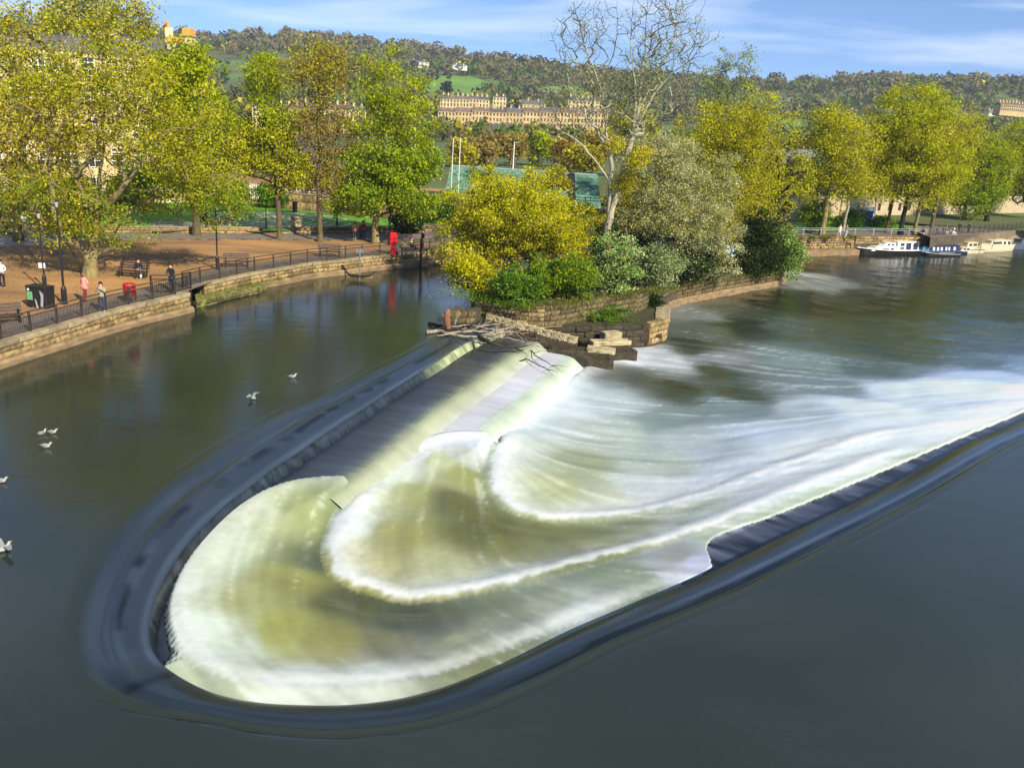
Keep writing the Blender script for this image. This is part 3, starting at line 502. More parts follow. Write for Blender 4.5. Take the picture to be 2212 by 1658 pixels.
# ------------------------------------------------------------------ land
def sheet(name, poly3, m, parent=None, kind='structure', label=None, z=None, cat=None):
    """flat or gently bent sheet from an outline of 3-D points"""
    pl = [(float(p[0]), float(p[1])) for p in poly3]; tr = tessellate_polygon([[Vector((a, b, 0)) for a, b in pl]]); T = []
    for a, b, c in tr:
        k = (pl[b][0]-pl[a][0])*(pl[c][1]-pl[a][1])-(pl[b][1]-pl[a][1])*(pl[c][0]-pl[a][0]); T.append((a, b, c) if k > 0 else (a, c, b))
    v = [(p[0], p[1], p[2] if z is None else z) for p in poly3]
    me = bpy.data.meshes.new(name); me.from_pydata([tuple(map(float, q)) for q in v], [], T); me.materials.append(m); o = link_mesh(name, me, parent)
    return prop(o, label, cat, None, kind)
GZ = 1.2
nearc = [P(x, y, GZ)[:2] for x, y in [(-260, 830), (-120, 778), (0, 740), (100, 712), (200, 683), (300, 657), (380, 640), (425, 629)]]
farc = [P(x, y, GZ)[:2] for x, y in [(404, 622), (440, 612), (484, 603), (541, 590), (609, 579), (672, 568), (736, 562), (790, 555), (846, 550), (934, 542), (990, 536), (1060, 530)]]
nearc = catmull(nearc, 1.); farc = catmull(farc, 1.)
QZ = .5
quay = np.array([P(x, y, QZ)[:2] for x, y in [(1560, 517), (1650, 513), (1739, 511), (1850, 510), (2009, 512)]])
BOATW = np.array([P(x, y, -2.2)[:2] for x, y in [(1739, 557), (1851, 554), (2010, 551), (2120, 546), (2212, 540), (2420, 532)]])
# east bank: one flat piece near the river, then a rising sheet to the skyline
hid = np.array([(3., 92.), (14., 108.)])
east = np.vstack([[(-90, 20)], nearc, farc, hid, quay, [(62, 128.8)]])
g = [(*p, GZ) for p in east]
land = [(-260., 20., GZ)]+[(p[0], p[1], GZ) for p in nearc]+[(p[0], p[1], GZ) for p in farc]+[(3., 94., GZ), (4, 150., GZ), (-330, 150., GZ)]
sheet('ground', land, M['dirt'])
land2 = [(3., 94., QZ), (14., 112., QZ), (quay[0][0], quay[0][1], QZ)]+[(p[0], p[1], QZ) for p in quay[1:]]+[(95, 160., QZ), (140, 185., QZ), (140, 330, QZ), (4., 330., QZ), (4., 150, QZ)]
sheet('ground', land2, M['farland'])
qn = quay+np.array([0, 7.])
sheet('quay_path', [(*p, QZ+.004) for p in quay]+[(*p, QZ+.004) for p in qn[::-1]], M['asphalt'])
# far terrain
def hillz(x, y):
    x = np.asarray(x, float); y = np.asarray(y, float)
    r = ss(620, 1350, y+.12*x); top = np.interp(x*1300/np.maximum(y, 300), [-900, -460, -140, 130, 390, 750, 1100], [82, 83, 82, 62, 68, 86, 82])+3*np.sin(x*.017)
    z = 1.0+r*top+ss(560, 700, y)*6
    z += (vnoise(np.stack([x, y], -1).reshape(-1, 2), .004, 77, 3).reshape(x.shape)-.5)*26*ss(650, 1000, y)
    z -= 40*ss(1500, 2300, y)
    return z
hx = np.linspace(-1500, 2200, 150); hy = 145*(2600/145)**np.linspace(0, 1, 90); HX, HY = np.meshgrid(hx, hy)
HX = HX*(.12+.88*ss(100, 1400, HY))+0; HZ = hillz(HX, HY)
idx = np.arange(HX.size).reshape(HX.shape); Fh = np.stack([idx[:-1, :-1], idx[:-1, 1:], idx[1:, 1:], idx[1:, :-1]], -1).reshape(-1, 4)
HZ[HY < 520] = .95
terr = np_mesh('hill_terrain', np.stack([HX.ravel(), HY.ravel(), HZ.ravel()], 1), Fh, M['farland'], None, True); prop(terr, kind='structure')
# paved ways on the east bank (4 mm above the dirt)
inner = lambda crv, d: np.array([p+d*n for p, n in zip(crv, _lefts(crv))])
def _lefts(crv):
    t = np.gradient(crv, axis=0); t /= np.linalg.norm(t, axis=1)[:, None]; return np.stack([-t[:, 1], t[:, 0]], 1)
wl = np.vstack([nearc[:-2], farc[3:]]); wi = inner(wl, 2.6)
sheet('riverside_walk', [(*p, GZ+.004) for p in wl]+[(*p, GZ+.004) for p in wi[::-1]], M['asphalt'])
pp = [P(x, y, GZ) for x, y in [(-300, 522), (60, 520), (330, 518), (480, 517), (603, 518), (700, 519), (790, 521), (860, 523), (940, 524), (1000, 522), (1060, 520), (1060, 497), (940, 501), (860, 503), (790, 504), (631, 504.5), (574, 505), (330, 504), (60, 502), (-300, 500)]]
sheet('garden_path', [(p[0], p[1], GZ+.008) for p in pp], M['asphalt'])
pk = [P(x, y, GZ) for x, y in [(-300, 545), (0, 534), (95, 528), (150, 522), (150, 517), (0, 515), (-300, 512)]]
sheet('paved_path', [(p[0], p[1], GZ+.014) for p in pk], M['paving'])
kp = [P(x, y, GZ) for x, y in [(330, 518.6), (480, 517.6), (603, 518.6), (700, 519.6), (790, 521.6), (860, 523.6), (940, 524.6)]]
MB().sweep(kp, [(-.06, .0), (-.06, .10), (.08, .10), (.08, 0)]).build('kerb', M['stone_dark']); prop(bpy.data.objects['kerb'], kind='structure')
lw = [P(x, y, GZ) for x, y in [(190, 503), (330, 504), (574, 504), (631, 504), (790, 503), (860, 502), (1010, 496)]]
lawn_far = [P(x, y, GZ+.25) for x, y in [(1010, 478), (860, 470), (760, 466), (640, 452), (600, 445), (540, 436), (300, 434), (190, 445)]]
LZ = GZ+.25
sheet('lawn', [(p[0], p[1], LZ) for p in lw]+[(p[0], p[1], LZ) for p in lawn_far], M['lawn'])
pth = [P(x, y, LZ) for x, y in [(330, 500), (480, 497), (570, 501), (470, 482), (330, 478)]]
sheet('garden_path', [(p[0], p[1], LZ+.006) for p in pth], M['paving'])
# labyrinth rings of pale stone set in the lawn
lc = P(603, 474, LZ)
lab = thing('stone_labyrinth', 'oval labyrinth of pale curved stone lines set in the green lawn', 'labyrinth', (lc[0], lc[1], LZ))
for i, r in enumerate([1.0, 2.1, 3.2, 4.3, 5.4, 6.5]):
    a0 = .25+.3*(i % 2); mb = MB()
    t = [a0+(2*math.pi-.5)*k/60 for k in range(61)]
    mb.sweep([(r*math.cos(q)*1.15, r*math.sin(q)) for q in t], [(-.13, .004), (-.13, .04), (.13, .04), (.13, .004)]); mb.build('ring', M['pale_stone'], lab)
M['ring_stone'] = mat('ring_stone', (.55, .52, .40), .8, .15)
for r_ in lab.children: r_.data.materials[0] = M['ring_stone']
# ------------------------------------------------------------------ stones
def stone_meshes():
    out_ = []
    for k in range(5):
        bm = bmesh.new(); bmesh.ops.create_cube(bm, size=1)
        for v in bm.verts: v.co += Vector([random.uniform(-.035, .035) for _ in range(3)])
        bmesh.ops.bevel(bm, geom=bm.edges[:], offset=.045, segments=1, affect='EDGES'); me = bpy.data.meshes.new('stone'); bm.to_mesh(me); bm.free(); out_.append(me)
    return out_
_sm = {}
def stones(parent, path, z0, hs, ln, depth, mt, out_off=0., name='stone', jit=.03, base=(0, 0, 0), skip=0., room=300):
    """courses of separate blocks laid along a plan path (local to parent at base)"""
    if mt.name not in _sm:
        _sm[mt.name] = stone_meshes()
        for me in _sm[mt.name]: me.materials.append(mt)
    path = np.asarray(path, float)[:, :2]; s = np.r_[0, np.cumsum(np.linalg.norm(np.diff(path, axis=0), axis=1))]; n = 0; z = z0
    for ci, h in enumerate(hs):
        a = -random.uniform(0, ln*.6) if ci % 2 else 0.
        while a < s[-1]-.15:
            l_ = ln*random.uniform(.65, 1.35); a1 = min(a+l_, s[-1]); a0 = max(a, 0); a = a+l_
            if a1-a0 < .15: continue
            if random.random() < skip: continue
            p0 = np.array([np.interp(a0, s, path[:, k]) for k in (0, 1)]); p1 = np.array([np.interp(a1, s, path[:, k]) for k in (0, 1)])
            d = p1-p0; L_ = np.linalg.norm(d); ang = math.atan2(d[1], d[0]); mid = (p0+p1)/2; nn = np.array([d[1], -d[0]])/L_
            j = random.uniform(-jit, jit); mid = mid+nn*(out_off+j-depth/2)
            o = bpy.data.objects.new(name, random.choice(_sm[mt.name])); C.objects.link(o); o.parent = parent
            o.location = (mid[0]-base[0], mid[1]-base[1], z+h/2-base[2]); o.rotation_euler = (0, 0, ang); o.scale = (L_-.03, depth, h-.025); n += 1
            if n >= room: return n
        z += h
    return n
# river wall of the near platform
def river_wall(crv, label, z0, plinth, base_i=0):
    b = (crv[0][0], crv[0][1], 0)
    t = thing('river_wall', label, 'stone wall', b)
    loc = [(p[0]-b[0], p[1]-b[1]) for p in crv]
    MB().sweep(loc, [(-.7, -3), (-.7, 1.1), (-.08, 1.1), (-.08, -3)]).build('wall_core', M['mortar'], t)
    MB().sweep(loc, [(-.5, -3), (-.5, plinth), (.16, plinth), (.28, plinth-.12), (.28, -3)]).build('plinth', M['plinth'], t)
    n = stones(t, crv, plinth-.02, [.30, .30][:2], .85, .4, M['stone_warm'], 0, base=b)
    stones(t, crv, plinth+.58, [GZ+.03-plinth-.58], 1.25, .75, M['coping'], .07, name='coping_stone', jit=.035, base=b)
    return t
rw1 = river_wall(nearc, 'river wall of uneven brown stone blocks under the walk on the left, ending at the corner platform', 0, .36)
rw2 = river_wall(farc[2:], 'long curving river wall, sunlit orange stones above a smooth brown ledge, between platform and island', 0, .40)
e0 = nearc[-1]; e1 = farc[0]
MB().add([(e0[0], e0[1], -2), (e1[0]+.2, e1[1]+.3, -2), (e1[0]+.2, e1[1]+.3, GZ), (e0[0], e0[1], GZ)], [(0, 1, 2, 3), (3, 2, 1, 0)]).build('wall_return', M['stone_dark'], None)
prop(bpy.data.objects['wall_return'], kind='structure')
# mossy ledge beside the platform
lp = [P(x, y, .42) for x, y in [(424, 650), (440, 648), (500, 632), (560, 620), (575, 612), (548, 605), (484, 618), (420, 634)]]
M['moss'] = mat('moss_and_weed', (.05, .06, .012), .95, .5, 2.5, bump=.8, bscale=9, col2=(.26, .25, .06))
lb = thing('mossy_ledge', 'low mossy stone ledge at the water beside the corner platform', 'ledge', (lp[0][0], lp[0][1], 0))
MB().prism([(p[0]-lp[0][0], p[1]-lp[0][1]) for p in lp], -2, .42).build('slab', M['moss'], lb)
stones(lb, [lp[0][:2], lp[1][:2], lp[2][:2], lp[3][:2]], .08, [.3], 1.0, .4, M['stone_dark'], .08, base=(lp[0][0], lp[0][1], 0))
# low garden wall
def low_wall(pts, h, label, z0=GZ, blk=1.1, m1='stone_warm', th=.45):
    pts = catmull(np.array([p[:2] for p in pts]), .6); b = (pts[0][0], pts[0][1], z0); t = thing('garden_wall', label, 'low wall', b)
    loc = [(p[0]-b[0], p[1]-b[1]) for p in pts]
    MB().sweep(loc, [(-th+.06, -.2), (-th+.06, h-.1), (-.06, h-.1), (-.06, -.2)]).build('wall_core', M['mortar'], t)
    stones(t, pts, z0, [(h-.12)/2]*2, blk, th, M[m1], 0, base=b, jit=.01)
    stones(t, pts, z0+h-.12, [.12], 1.4, th+.12, M['coping'], .06, name='coping_stone', base=b, jit=.01)
    return t
def wallpts(l): return [P(x, y, GZ) for x, y in l]
low_wall(wallpts([(190, 503), (330, 504), (450, 504.5), (574, 505)]), .62, 'low garden wall along the path, left of the lawn steps')
low_wall(wallpts([(631, 504.5), (700, 504), (790, 503.5), (860, 502), (930, 500), (1010, 496)]), .66, 'low garden wall along the path, right of the lawn steps')
stp = thing('garden_steps', 'two broad shallow pale steps through the gap in the low garden wall', 'steps', tuple(P(602, 503, GZ)))
MB().box(-1.5, 1.5, -.1, .5, 0, .12).build('step', M['pale_stone'], stp); MB().box(-1.5, 1.5, .3, .9, .12, .24).build('step', M['pale_stone'], stp)
bw = [P(x, y, LZ) for x, y in [(612, 450), (680, 457), (740, 463), (800, 468), (870, 472), (960, 474)]]
low_wall(bw, 1.9, 'high rubble garden wall behind the labyrinth lawn', LZ, .9, 'stone_warm')
# island ------------------------------------------------------------
IZ = 1.15
ip = [P(1027, 643, IZ), P(1100, 652, IZ), P(1160, 659, IZ), P(1207, 658, IZ), P(1290, 645, IZ), P(1387, 630, IZ), (11.4, 71.6, .6)]+[P(x, y, -2.2) for x, y in [(1450, 668), (1500, 655), (1560, 643), (1620, 632), (1670, 623), (1695, 613)]]
ipc = catmull(np.array([p[:2] for p in ip]), .5)
izt = np.interp(ipc[:, 0]+ipc[:, 1]*.5, [9.4+33.2, 11.4+35.8, 13.7+38.6, 23.4+44.2, 28.7+47.4], [IZ, .55, -.05, -.42, -.5]); izt[:int(len(ipc)*.3)] = IZ
tip = ipc[-1]; backp = np.array([(27.6, 99.), (20., 102.), (11., 97.), (5., 84.), (-1.5, 70.), (-3.4, 63.)]); bzt = np.array([-.4, -.2, .2, .7, IZ, IZ])
isl = thing('island_wall', 'rough golden stone retaining wall round the wooded weir island', 'stone wall', (ipc[0][0], ipc[0][1], 0)); ib_ = (ipc[0][0], ipc[0][1], 0)
sheet('island_ground', [(*p, z-.02) for p, z in zip(ipc, izt)]+[(*p, z-.02) for p, z in zip(backp, bzt)], M['soil'])
allp = [(*p, z) for p, z in zip(ipc, izt)]+[(*p, z) for p, z in zip(backp, bzt)]+[(*ipc[0], IZ)]
MB().sweep([(p[0]-ib_[0], p[1]-ib_[1], p[2]) for p in allp], [(-.6, -4), (-.6, -.08), (-.06, -.08), (-.06, -4)]).build('wall_core', M['mortar'], isl)
k1 = int(np.argmin(np.abs(ipc[:, 0]-5.7))); kx = int(np.argmin(((ipc-np.array([13.0, 75.6]))**2).sum(1)))
stones(isl, ipc[:k1//2+1], -.35, [.34, .32, .30, .28, .26], .62, .5, M['stone_warm'], 0, base=ib_, jit=.06)
stones(isl, ipc[k1//2:k1+1], -.35, [.38, .36, .36, .40], .8, .5, M['stone_dark'], 0, base=ib_, jit=.05)
for a_ in range(k1, len(ipc)-2, 9):
    b_ = min(a_+10, len(ipc)); tz = float(izt[a_:b_].mean())+.02; lo_ = -.75 if a_ < kx else -1.45; n_ = max(2, int(round((tz-lo_)/.38)))
    stones(isl, ipc[a_:b_], lo_, [(tz-lo_)/n_]*n_, 1.05, .5, M['stone_dark'], 0, base=ib_, jit=.05)
MB().sweep([(p[0]-ib_[0], p[1]-ib_[1]) for p in ipc[kx-3:]], [(-.5, -4), (-.5, -1.42), (.10, -1.42), (.22, -1.55), (.26, -4)]).build('plinth', M['plinth'], isl)
stones(isl, np.vstack([backp[::-1][:3][::-1], ipc[:1]]), -.2, [.45, .45, .42], .9, .5, M['stone_dark'], 0, base=ib_)
# apron in front of the island
AZ = -.35
ap = [P(x, y, AZ) for x, y in [(1035, 680), (1052, 692), (1110, 702), (1185, 706), (1262, 703), (1345, 702), (1400, 700), (1440, 690), (1441, 668), (1425, 652), (1390, 648), (1290, 662), (1205, 682), (1120, 676)]]
apn = thing('sluice_apron', 'dark weedy stone sluice platform at the foot of the island wall', 'stone platform', (ap[0][0], ap[0][1], 0)); ab = (ap[0][0], ap[0][1], 0)
MB().prism([(p[0]-ab[0], p[1]-ab[1]) for p in ap], -3, AZ, 0, 1).build('platform', [M['black_stone'], M['soil']], apn)
edge = np.array([p[:2] for p in ap[1:8]]); stones(apn, edge, -2.1, [.45, .45, .45, .40], 1.2, .5, M['black_stone'], .12, base=ab, jit=.10, skip=.06)
stones(apn, np.array([p[:2] for p in ap[6:8]]), -1.9, [.42, .42, .42, .38], .7, .5, M['stone_warm'], .2, base=ab, jit=.04)
stones(apn, np.array([p[:2] for p in ap[7:10]]), -1.9, [.45, .45, .45], .9, .6, M['stone_warm'], .15, base=ab, jit=.04)
stones(apn, np.array([p[:2] for p in ap[7:10]]), AZ-.2, [.32], .9, 1.1, M['pale_stone'], .25, name='coping_stone', base=ab, jit=.02)
sl_ = [P(x, y, AZ) for x, y in [(1105, 702), (1140, 712), (1215, 706), (1200, 685), (1150, 672), (1120, 678)]]
v = [(p[0]-ab[0], p[1]-ab[1], AZ+.02+(.55 if i > 3 else 0)) for i, p in enumerate(sl_)]
M['sand'] = mat('sandy_stone_slope', (.20, .145, .08), .9, .3, 2, bump=.5, col2=(.32, .23, .12)); MB().add(v, [(0, 1, 2, 3, 4, 5)]).build('sloping_stone', M['sand'], apn)
def rough_box(x0, x1, y0, y1, z0, z1, j=.04, name='stone', mt=None, parent=None):
    bm = bmesh.new(); bmesh.ops.create_cube(bm, size=1); bmesh.ops.bevel(bm, geom=bm.edges[:], offset=.06, segments=1, affect='EDGES'); bmesh.ops.subdivide_edges(bm, edges=[e for e in bm.edges if e.calc_length() > .5], cuts=3, use_grid_fill=True)
    for v in bm.verts: v.co = Vector((x0+(v.co.x+.5)*(x1-x0), y0+(v.co.y+.5)*(y1-y0), z0+(v.co.z+.5)*(z1-z0)))+Vector([random.uniform(-j, j) for _ in range(3)])
    me = bpy.data.meshes.new(name); bm.to_mesh(me); bm.free(); return link_mesh(name, me, parent, mt)
def block_line(a, b_, n, w_, h, z, m_, label, name='coping_beam', cat='stone beam', sag=0):
    a = np.array(a); b_ = np.array(b_); t = thing(name, label, cat, (a[0], a[1], z)); d = (b_-a)[:2]; L_ = np.linalg.norm(d); ang = math.atan2(d[1], d[0])
    for k in range(n):
        q = a[:2]+d*(k+.5)/n-a[:2]; me = rough_box(-L_/n/2+.02, L_/n/2-.02, -w_/2, w_/2, 0, h, .03, 'stone', m_, t); me.location = (q[0], q[1], sag*(k+.5)/n); me.rotation_euler.z = ang+random.uniform(-.02, .02)
    return t
block_line(P(1052, 684, .1), P(1246, 738, -.7), 11, .55, .42, -.12, M['pale_stone'], 'long sloping line of jointed pale stones running down from the island to the foam', sag=-.72)
bs0 = P(1058, 692, .0); bs1 = P(1246, 742, -.8); sp_ = thing('sloping_spur', 'dark wet masonry spur under the sloping line of pale stones', 'masonry', (bs0[0], bs0[1], 0)); dq = (bs1-bs0)[:2]
MB().add([(0, -.15, -2.6), (dq[0], dq[1]-.15, -2.6), (dq[0], dq[1]-.15, -.86), (0, -.15, -.14), (.1, .55, -2.6), (dq[0]+.1, dq[1]+.55, -2.6), (dq[0]+.1, dq[1]+.55, -.86), (.1, .55, -.14)], [(0, 1, 2, 3), (5, 4, 7, 6), (3, 2, 6, 7), (1, 5, 6, 2), (4, 0, 3, 7)]).build('core', M['mortar'], sp_)
stones(sp_, np.array([bs0[:2], bs1[:2]]), -2.4, [.42, .42, .42], .8, .4, M['black_stone'], .22, base=(bs0[0], bs0[1], 0), jit=.08)
stones(sp_, np.array([bs0[:2], bs0[:2]+dq*.55]), -1.14, [.40, .36], .8, .4, M['black_stone'], .2, base=(bs0[0], bs0[1], 0), jit=.06)
block_line(P(1186, 744, -.85), P(1328, 757, -.85), 1, 1.3, 1.45, -2.4, M['black_stone'], 'big dark stone block standing in the foam, nearest of the sluice stones', 'sluice_block', 'stone block')
b2 = block_line(P(1268, 751, -.85), P(1330, 757, -.85), 1, 1.35, .16, -.97, M['pale_stone'], 'pale flat capstones on the nearest dark sluice block', 'capstone', 'capstone')
block_line(P(1277, 735, -.95), P(1360, 733, -.95), 1, .8, .30, -1.26, M['pale_stone'], 'low pale stone slab right of the sloping stones, with dark joints', 'stone_slab', 'stone slab')
block_line(P(1302, 714, -.5), P(1340, 712, -.5), 1, .7, .62, -1.2, M['pale_stone'], 'squat pale stone plinth standing alone on the sluice platform', 'stone_plinth', 'stone plinth')
block_line(P(1262, 741, -1.3), P(1345, 738, -1.3), 1, 5.0, 1.2, -2.5, M['black_stone'], 'dark low footing under the pale slabs in front of the sluice platform', 'footing', 'stone footing')
bb = P(968, 700, 0); be = P(1026, 698, 0)
bt = thing('masonry_stub', 'broken stub of mossy masonry in the water left of the island corner', 'masonry', (bb[0], bb[1], 0))
MB().prism([(0, 0), (be[0]-bb[0], be[1]-bb[1]), (be[0]-bb[0]+.3, be[1]-bb[1]+1.6), (.4, 1.9)], -1, .75).build('core', M['mortar'], bt)
stones(bt, [bb[:2], be[:2]], 0, [.4, .42], .6, .5, M['stone_dark'], .08, base=(bb[0], bb[1], 0), jit=.06)
stones(bt, [bb[:2]+np.array([.3, 2.0]), bb[:2]], 0, [.4, .42], .6, .5, M['stone_dark'], .05, base=(bb[0], bb[1], 0), jit=.06)
# quay wall with rough stones under the boats' walk
qb = (quay[1][0], quay[1][1], 0); qw = thing('quay_wall', 'rough tumbled stone quay wall above a smooth brown ledge, left of the moored boats', 'quay wall', qb)
qpath = np.vstack([quay[1:]])
MB().sweep([(p[0]-qb[0], p[1]-qb[1]) for p in qpath], [(-1, -4), (-1, QZ-.03), (-.1, QZ-.03), (-.1, -4)]).build('wall_core', M['mortar'], qw)
seg = np.array([quay[1], quay[2], quay[3]]); seg = catmull(seg, .5)
stones(qw, seg, -1.15, [.36, .34, .34, .32, .28], .62, .6, M['stone_warm'], .05, base=qb, jit=.12, skip=.05, room=230)
seg2 = catmull(np.array([quay[2]*.0+quay[3]*1., quay[4]]), .5); stones(qw, seg2, -.6, [.36, .36, .36], 1.3, .6, M['stone_warm'], .05, base=qb, jit=.03, room=60)
MB().sweep([(p[0]-qb[0], p[1]-qb[1]) for p in quay[1:4]], [(-.5, -4), (-.5, -1.12), (1.0, -1.3), (1.0, -4)]).build('ledge', M['plinth'], qw)
# sloping cobbled revetment on the right
rv0 = BOATW[2:]; rv1 = np.array([P(x, y, .9)[:2] for x, y in [(2010, 512), (2120, 505), (2212, 496), (2420, 480)]])
rb = thing('river_revetment', 'sloping cobbled bank behind the moored boats on the right', 'revetment', (rv0[0][0], rv0[0][1], 0)); r0_ = rv0[0]
V = [(p[0]-r0_[0], p[1]-r0_[1], -2.6) for p in rv0-np.array([0, -.6])]+[(p[0]-r0_[0], p[1]-r0_[1], .9) for p in rv1]
MB().add(V, [(i, i+1, 5+i, 4+i) for i in range(3)]).build('cobble_face', mat('cobbles', (.13, .10, .06), .9, .4, 1.5, bump=.9, bscale=3, col2=(.25, .19, .12)), rb)
sheet('quay_path', [(*p, .9) for p in rv1]+[(rv1[-1][0]+4, rv1[-1][1]+14, .95), (rv1[0][0]+2, rv1[0][1]+14, .8)], M['asphalt'])
sheet('lawn', [P(x, y, .62) for x, y in [(1700, 503), (1850, 497), (1990, 494), (2020, 499), (2212, 486), (2420, 470), (2420, 445), (2212, 462), (2100, 468), (1900, 478), (1700, 480)]], M['lawn'])
# ------------------------------------------------------------------ trees
off_in_ = lambda c, d: np.array([p+d*n for p, n in zip(c, _lefts(c))])
M['meadow_green'] = mat('bright_meadow', (.08, .17, .02), .95, .3, .03, col2=(.14, .26, .035))
LM = {
 'olive': leafmat('leaf_yellow_olive', (.10, .085, .008), (.40, .35, .018), (.70, .62, .06), .45),
 'lime': leafmat('leaf_bright_green', (.08, .11, .006), (.33, .39, .008), (.60, .65, .03), .45),
 'fresh': leafmat('leaf_fresh_green', (.05, .09, .007), (.20, .31, .016), (.42, .52, .05), .45),
 'gold': leafmat('leaf_golden_yellow', (.12, .115, .005), (.50, .47, .012), (.80, .75, .03), .45),
 'green': leafmat('leaf_mid_green', (.02, .05, .006), (.09, .19, .012), (.26, .40, .04), .4),
 'dark': leafmat('leaf_dark_ivy', (.004, .012, .003), (.020, .042, .008), (.09, .13, .03)),
 'sage': leafmat('leaf_pale_sage', (.06, .11, .02), (.30, .43, .10), (.60, .70, .28), .4),
 'blossom': leafmat('leaf_cream_blossom', (.10, .105, .022), (.42, .42, .17), (.74, .71, .42), .4),
 'bud': leafmat('leaf_brown_bud', (.12, .08, .02), (.30, .22, .05), (.52, .42, .09), .4),
 'wisp': leafmat('leaf_grey_green_wisp', (.14, .17, .06), (.29, .34, .13), (.50, .54, .26), .4),
 'mustard': leafmat('leaf_mustard', (.11, .11, .006), (.44, .43, .010), (.68, .66, .03), .45),
 'rust': leafmat('leaf_rusty', (.13, .08, .02), (.34, .22, .03), (.48, .36, .06), .4),
}
def skeleton(base, H, trunk_h, ells, nattr, r, lean=(0, 0), stems=1, seed=0, trunk_r=.3, spread=.5, upness=.35, tipr=.012, sub=.7, limbs=None, bow=.16):
    """branches grown towards points scattered through the crown, returned as node / parent / radius arrays"""
    R = np.random.default_rng(seed)
    LU = [(lambda q: q/np.linalg.norm(q, axis=1)[:, None])(R.normal(size=(16, 3))) for e in ells]; LA = [R.uniform(.60, 1.20, 16) for e in ells]
    vol = np.array([e[3]*e[4]*e[5] for e in ells]); pr = vol/vol.sum(); pts = []
    for _ in range(nattr):
        ei = R.choice(len(ells), p=pr); e = ells[ei]; d = R.normal(size=3); d /= np.linalg.norm(d); rr = R.random()**(1/2.4)*LA[ei][int((LU[ei]@d).argmax())]
        pts.append([e[0]+d[0]*rr*e[3], e[1]+d[1]*rr*e[4], e[2]+d[2]*rr*e[5]])
    A = np.array(pts); nodes = []; par = []
    if limbs:
        for lb in limbs:
            lb = catmull(np.array(lb, float), .6); prev = -1
            if nodes:
                dd = np.linalg.norm(np.array(nodes)-lb[0], axis=1); prev = int(dd.argmin()); lb = lb[1:]
            for q in lb: nodes.append(q+R.normal(size=3)*.03); par.append(prev); prev = len(nodes)-1
        stems = 0
    for st in range(stems):
        ang = 2*math.pi*st/max(stems, 1)+R.random(); b0 = len(nodes); off_ = np.array([math.cos(ang), math.sin(ang), 0])*(trunk_r*.5 if stems > 1 else 0)
        k = max(3, int(trunk_h/.7)); dirn = np.array([lean[0]+math.cos(ang)*spread*(stems > 1), lean[1]+math.sin(ang)*spread*(stems > 1), 1.])
        for i in range(k):
            t = i/(k-1); q = off_+dirn*np.array([t**1.4, t**1.4, t])*trunk_h*np.array([1, 1, 1])+R.normal(size=3)*np.array([.05, .05, 0])*(i > 0)
            nodes.append(q); par.append(-1 if i == 0 else b0+i-1)
    nodes = [np.array(n, float) for n in nodes]; leafn = []
    tn = len(nodes); top = np.array([0, 0, trunk_h]); A = A[np.argsort(np.linalg.norm((A-top)*np.array([1, 1, .8]), axis=1))]
    NA = np.zeros((tn+nattr*6, 3)); NA[:tn] = nodes; par = par+[0]*(nattr*6); cnt_ = tn
    for a in A:
        d = a-NA[:cnt_]; dist = np.linalg.norm(d, axis=1)
        cost = dist+np.where(d[:, 2] < dist*.05, dist*.9, 0)+np.where(NA[:cnt_, 2] < trunk_h*.6, dist*.6+1.5, 0)
        j = int(cost.argmin()); L_ = dist[j]; k = int(min(5, max(1, round(L_/sub)))); p0 = NA[j].copy()
        if j > 0 and par[j] >= 0:
            dd = NA[j]-NA[par[j]]; dd = dd/(np.linalg.norm(dd)+1e-6)
        else: dd = np.array([0, 0, 1.])
        mid = (p0+a)/2+dd*L_*bow+np.array([0, 0, upness*.12*L_]); pj = j
        for i in range(1, k+1):
            t = i/k; q = (1-t)**2*p0+2*t*(1-t)*mid+t*t*a+R.normal(size=3)*.05*L_/k*(i < k)
            if cnt_ >= len(NA): break
            NA[cnt_] = q; par[cnt_] = pj; pj = cnt_; cnt_ += 1
        leafn.append(pj)
    NA = NA[:cnt_]; par = np.array(par[:cnt_]); n = cnt_
    load = np.zeros(n)
    for l_ in leafn: load[l_] += 1
    for i in range(n-1, -1, -1):
        if par[i] >= 0: load[par[i]] += load[i]
    load = np.maximum(load, .5); tot = load[0]
    rad = tipr+(trunk_r-tipr)*(load/tot)**.5*(1 if not limbs else 1.0); rad = np.minimum(rad, trunk_r)
    z = NA[:, 2]; fl = (np.arange(n) < tn)*np.exp(-z/(trunk_r*1.8)); rad = rad*(1+.55*fl)
    return NA, par, rad, np.array(leafn)
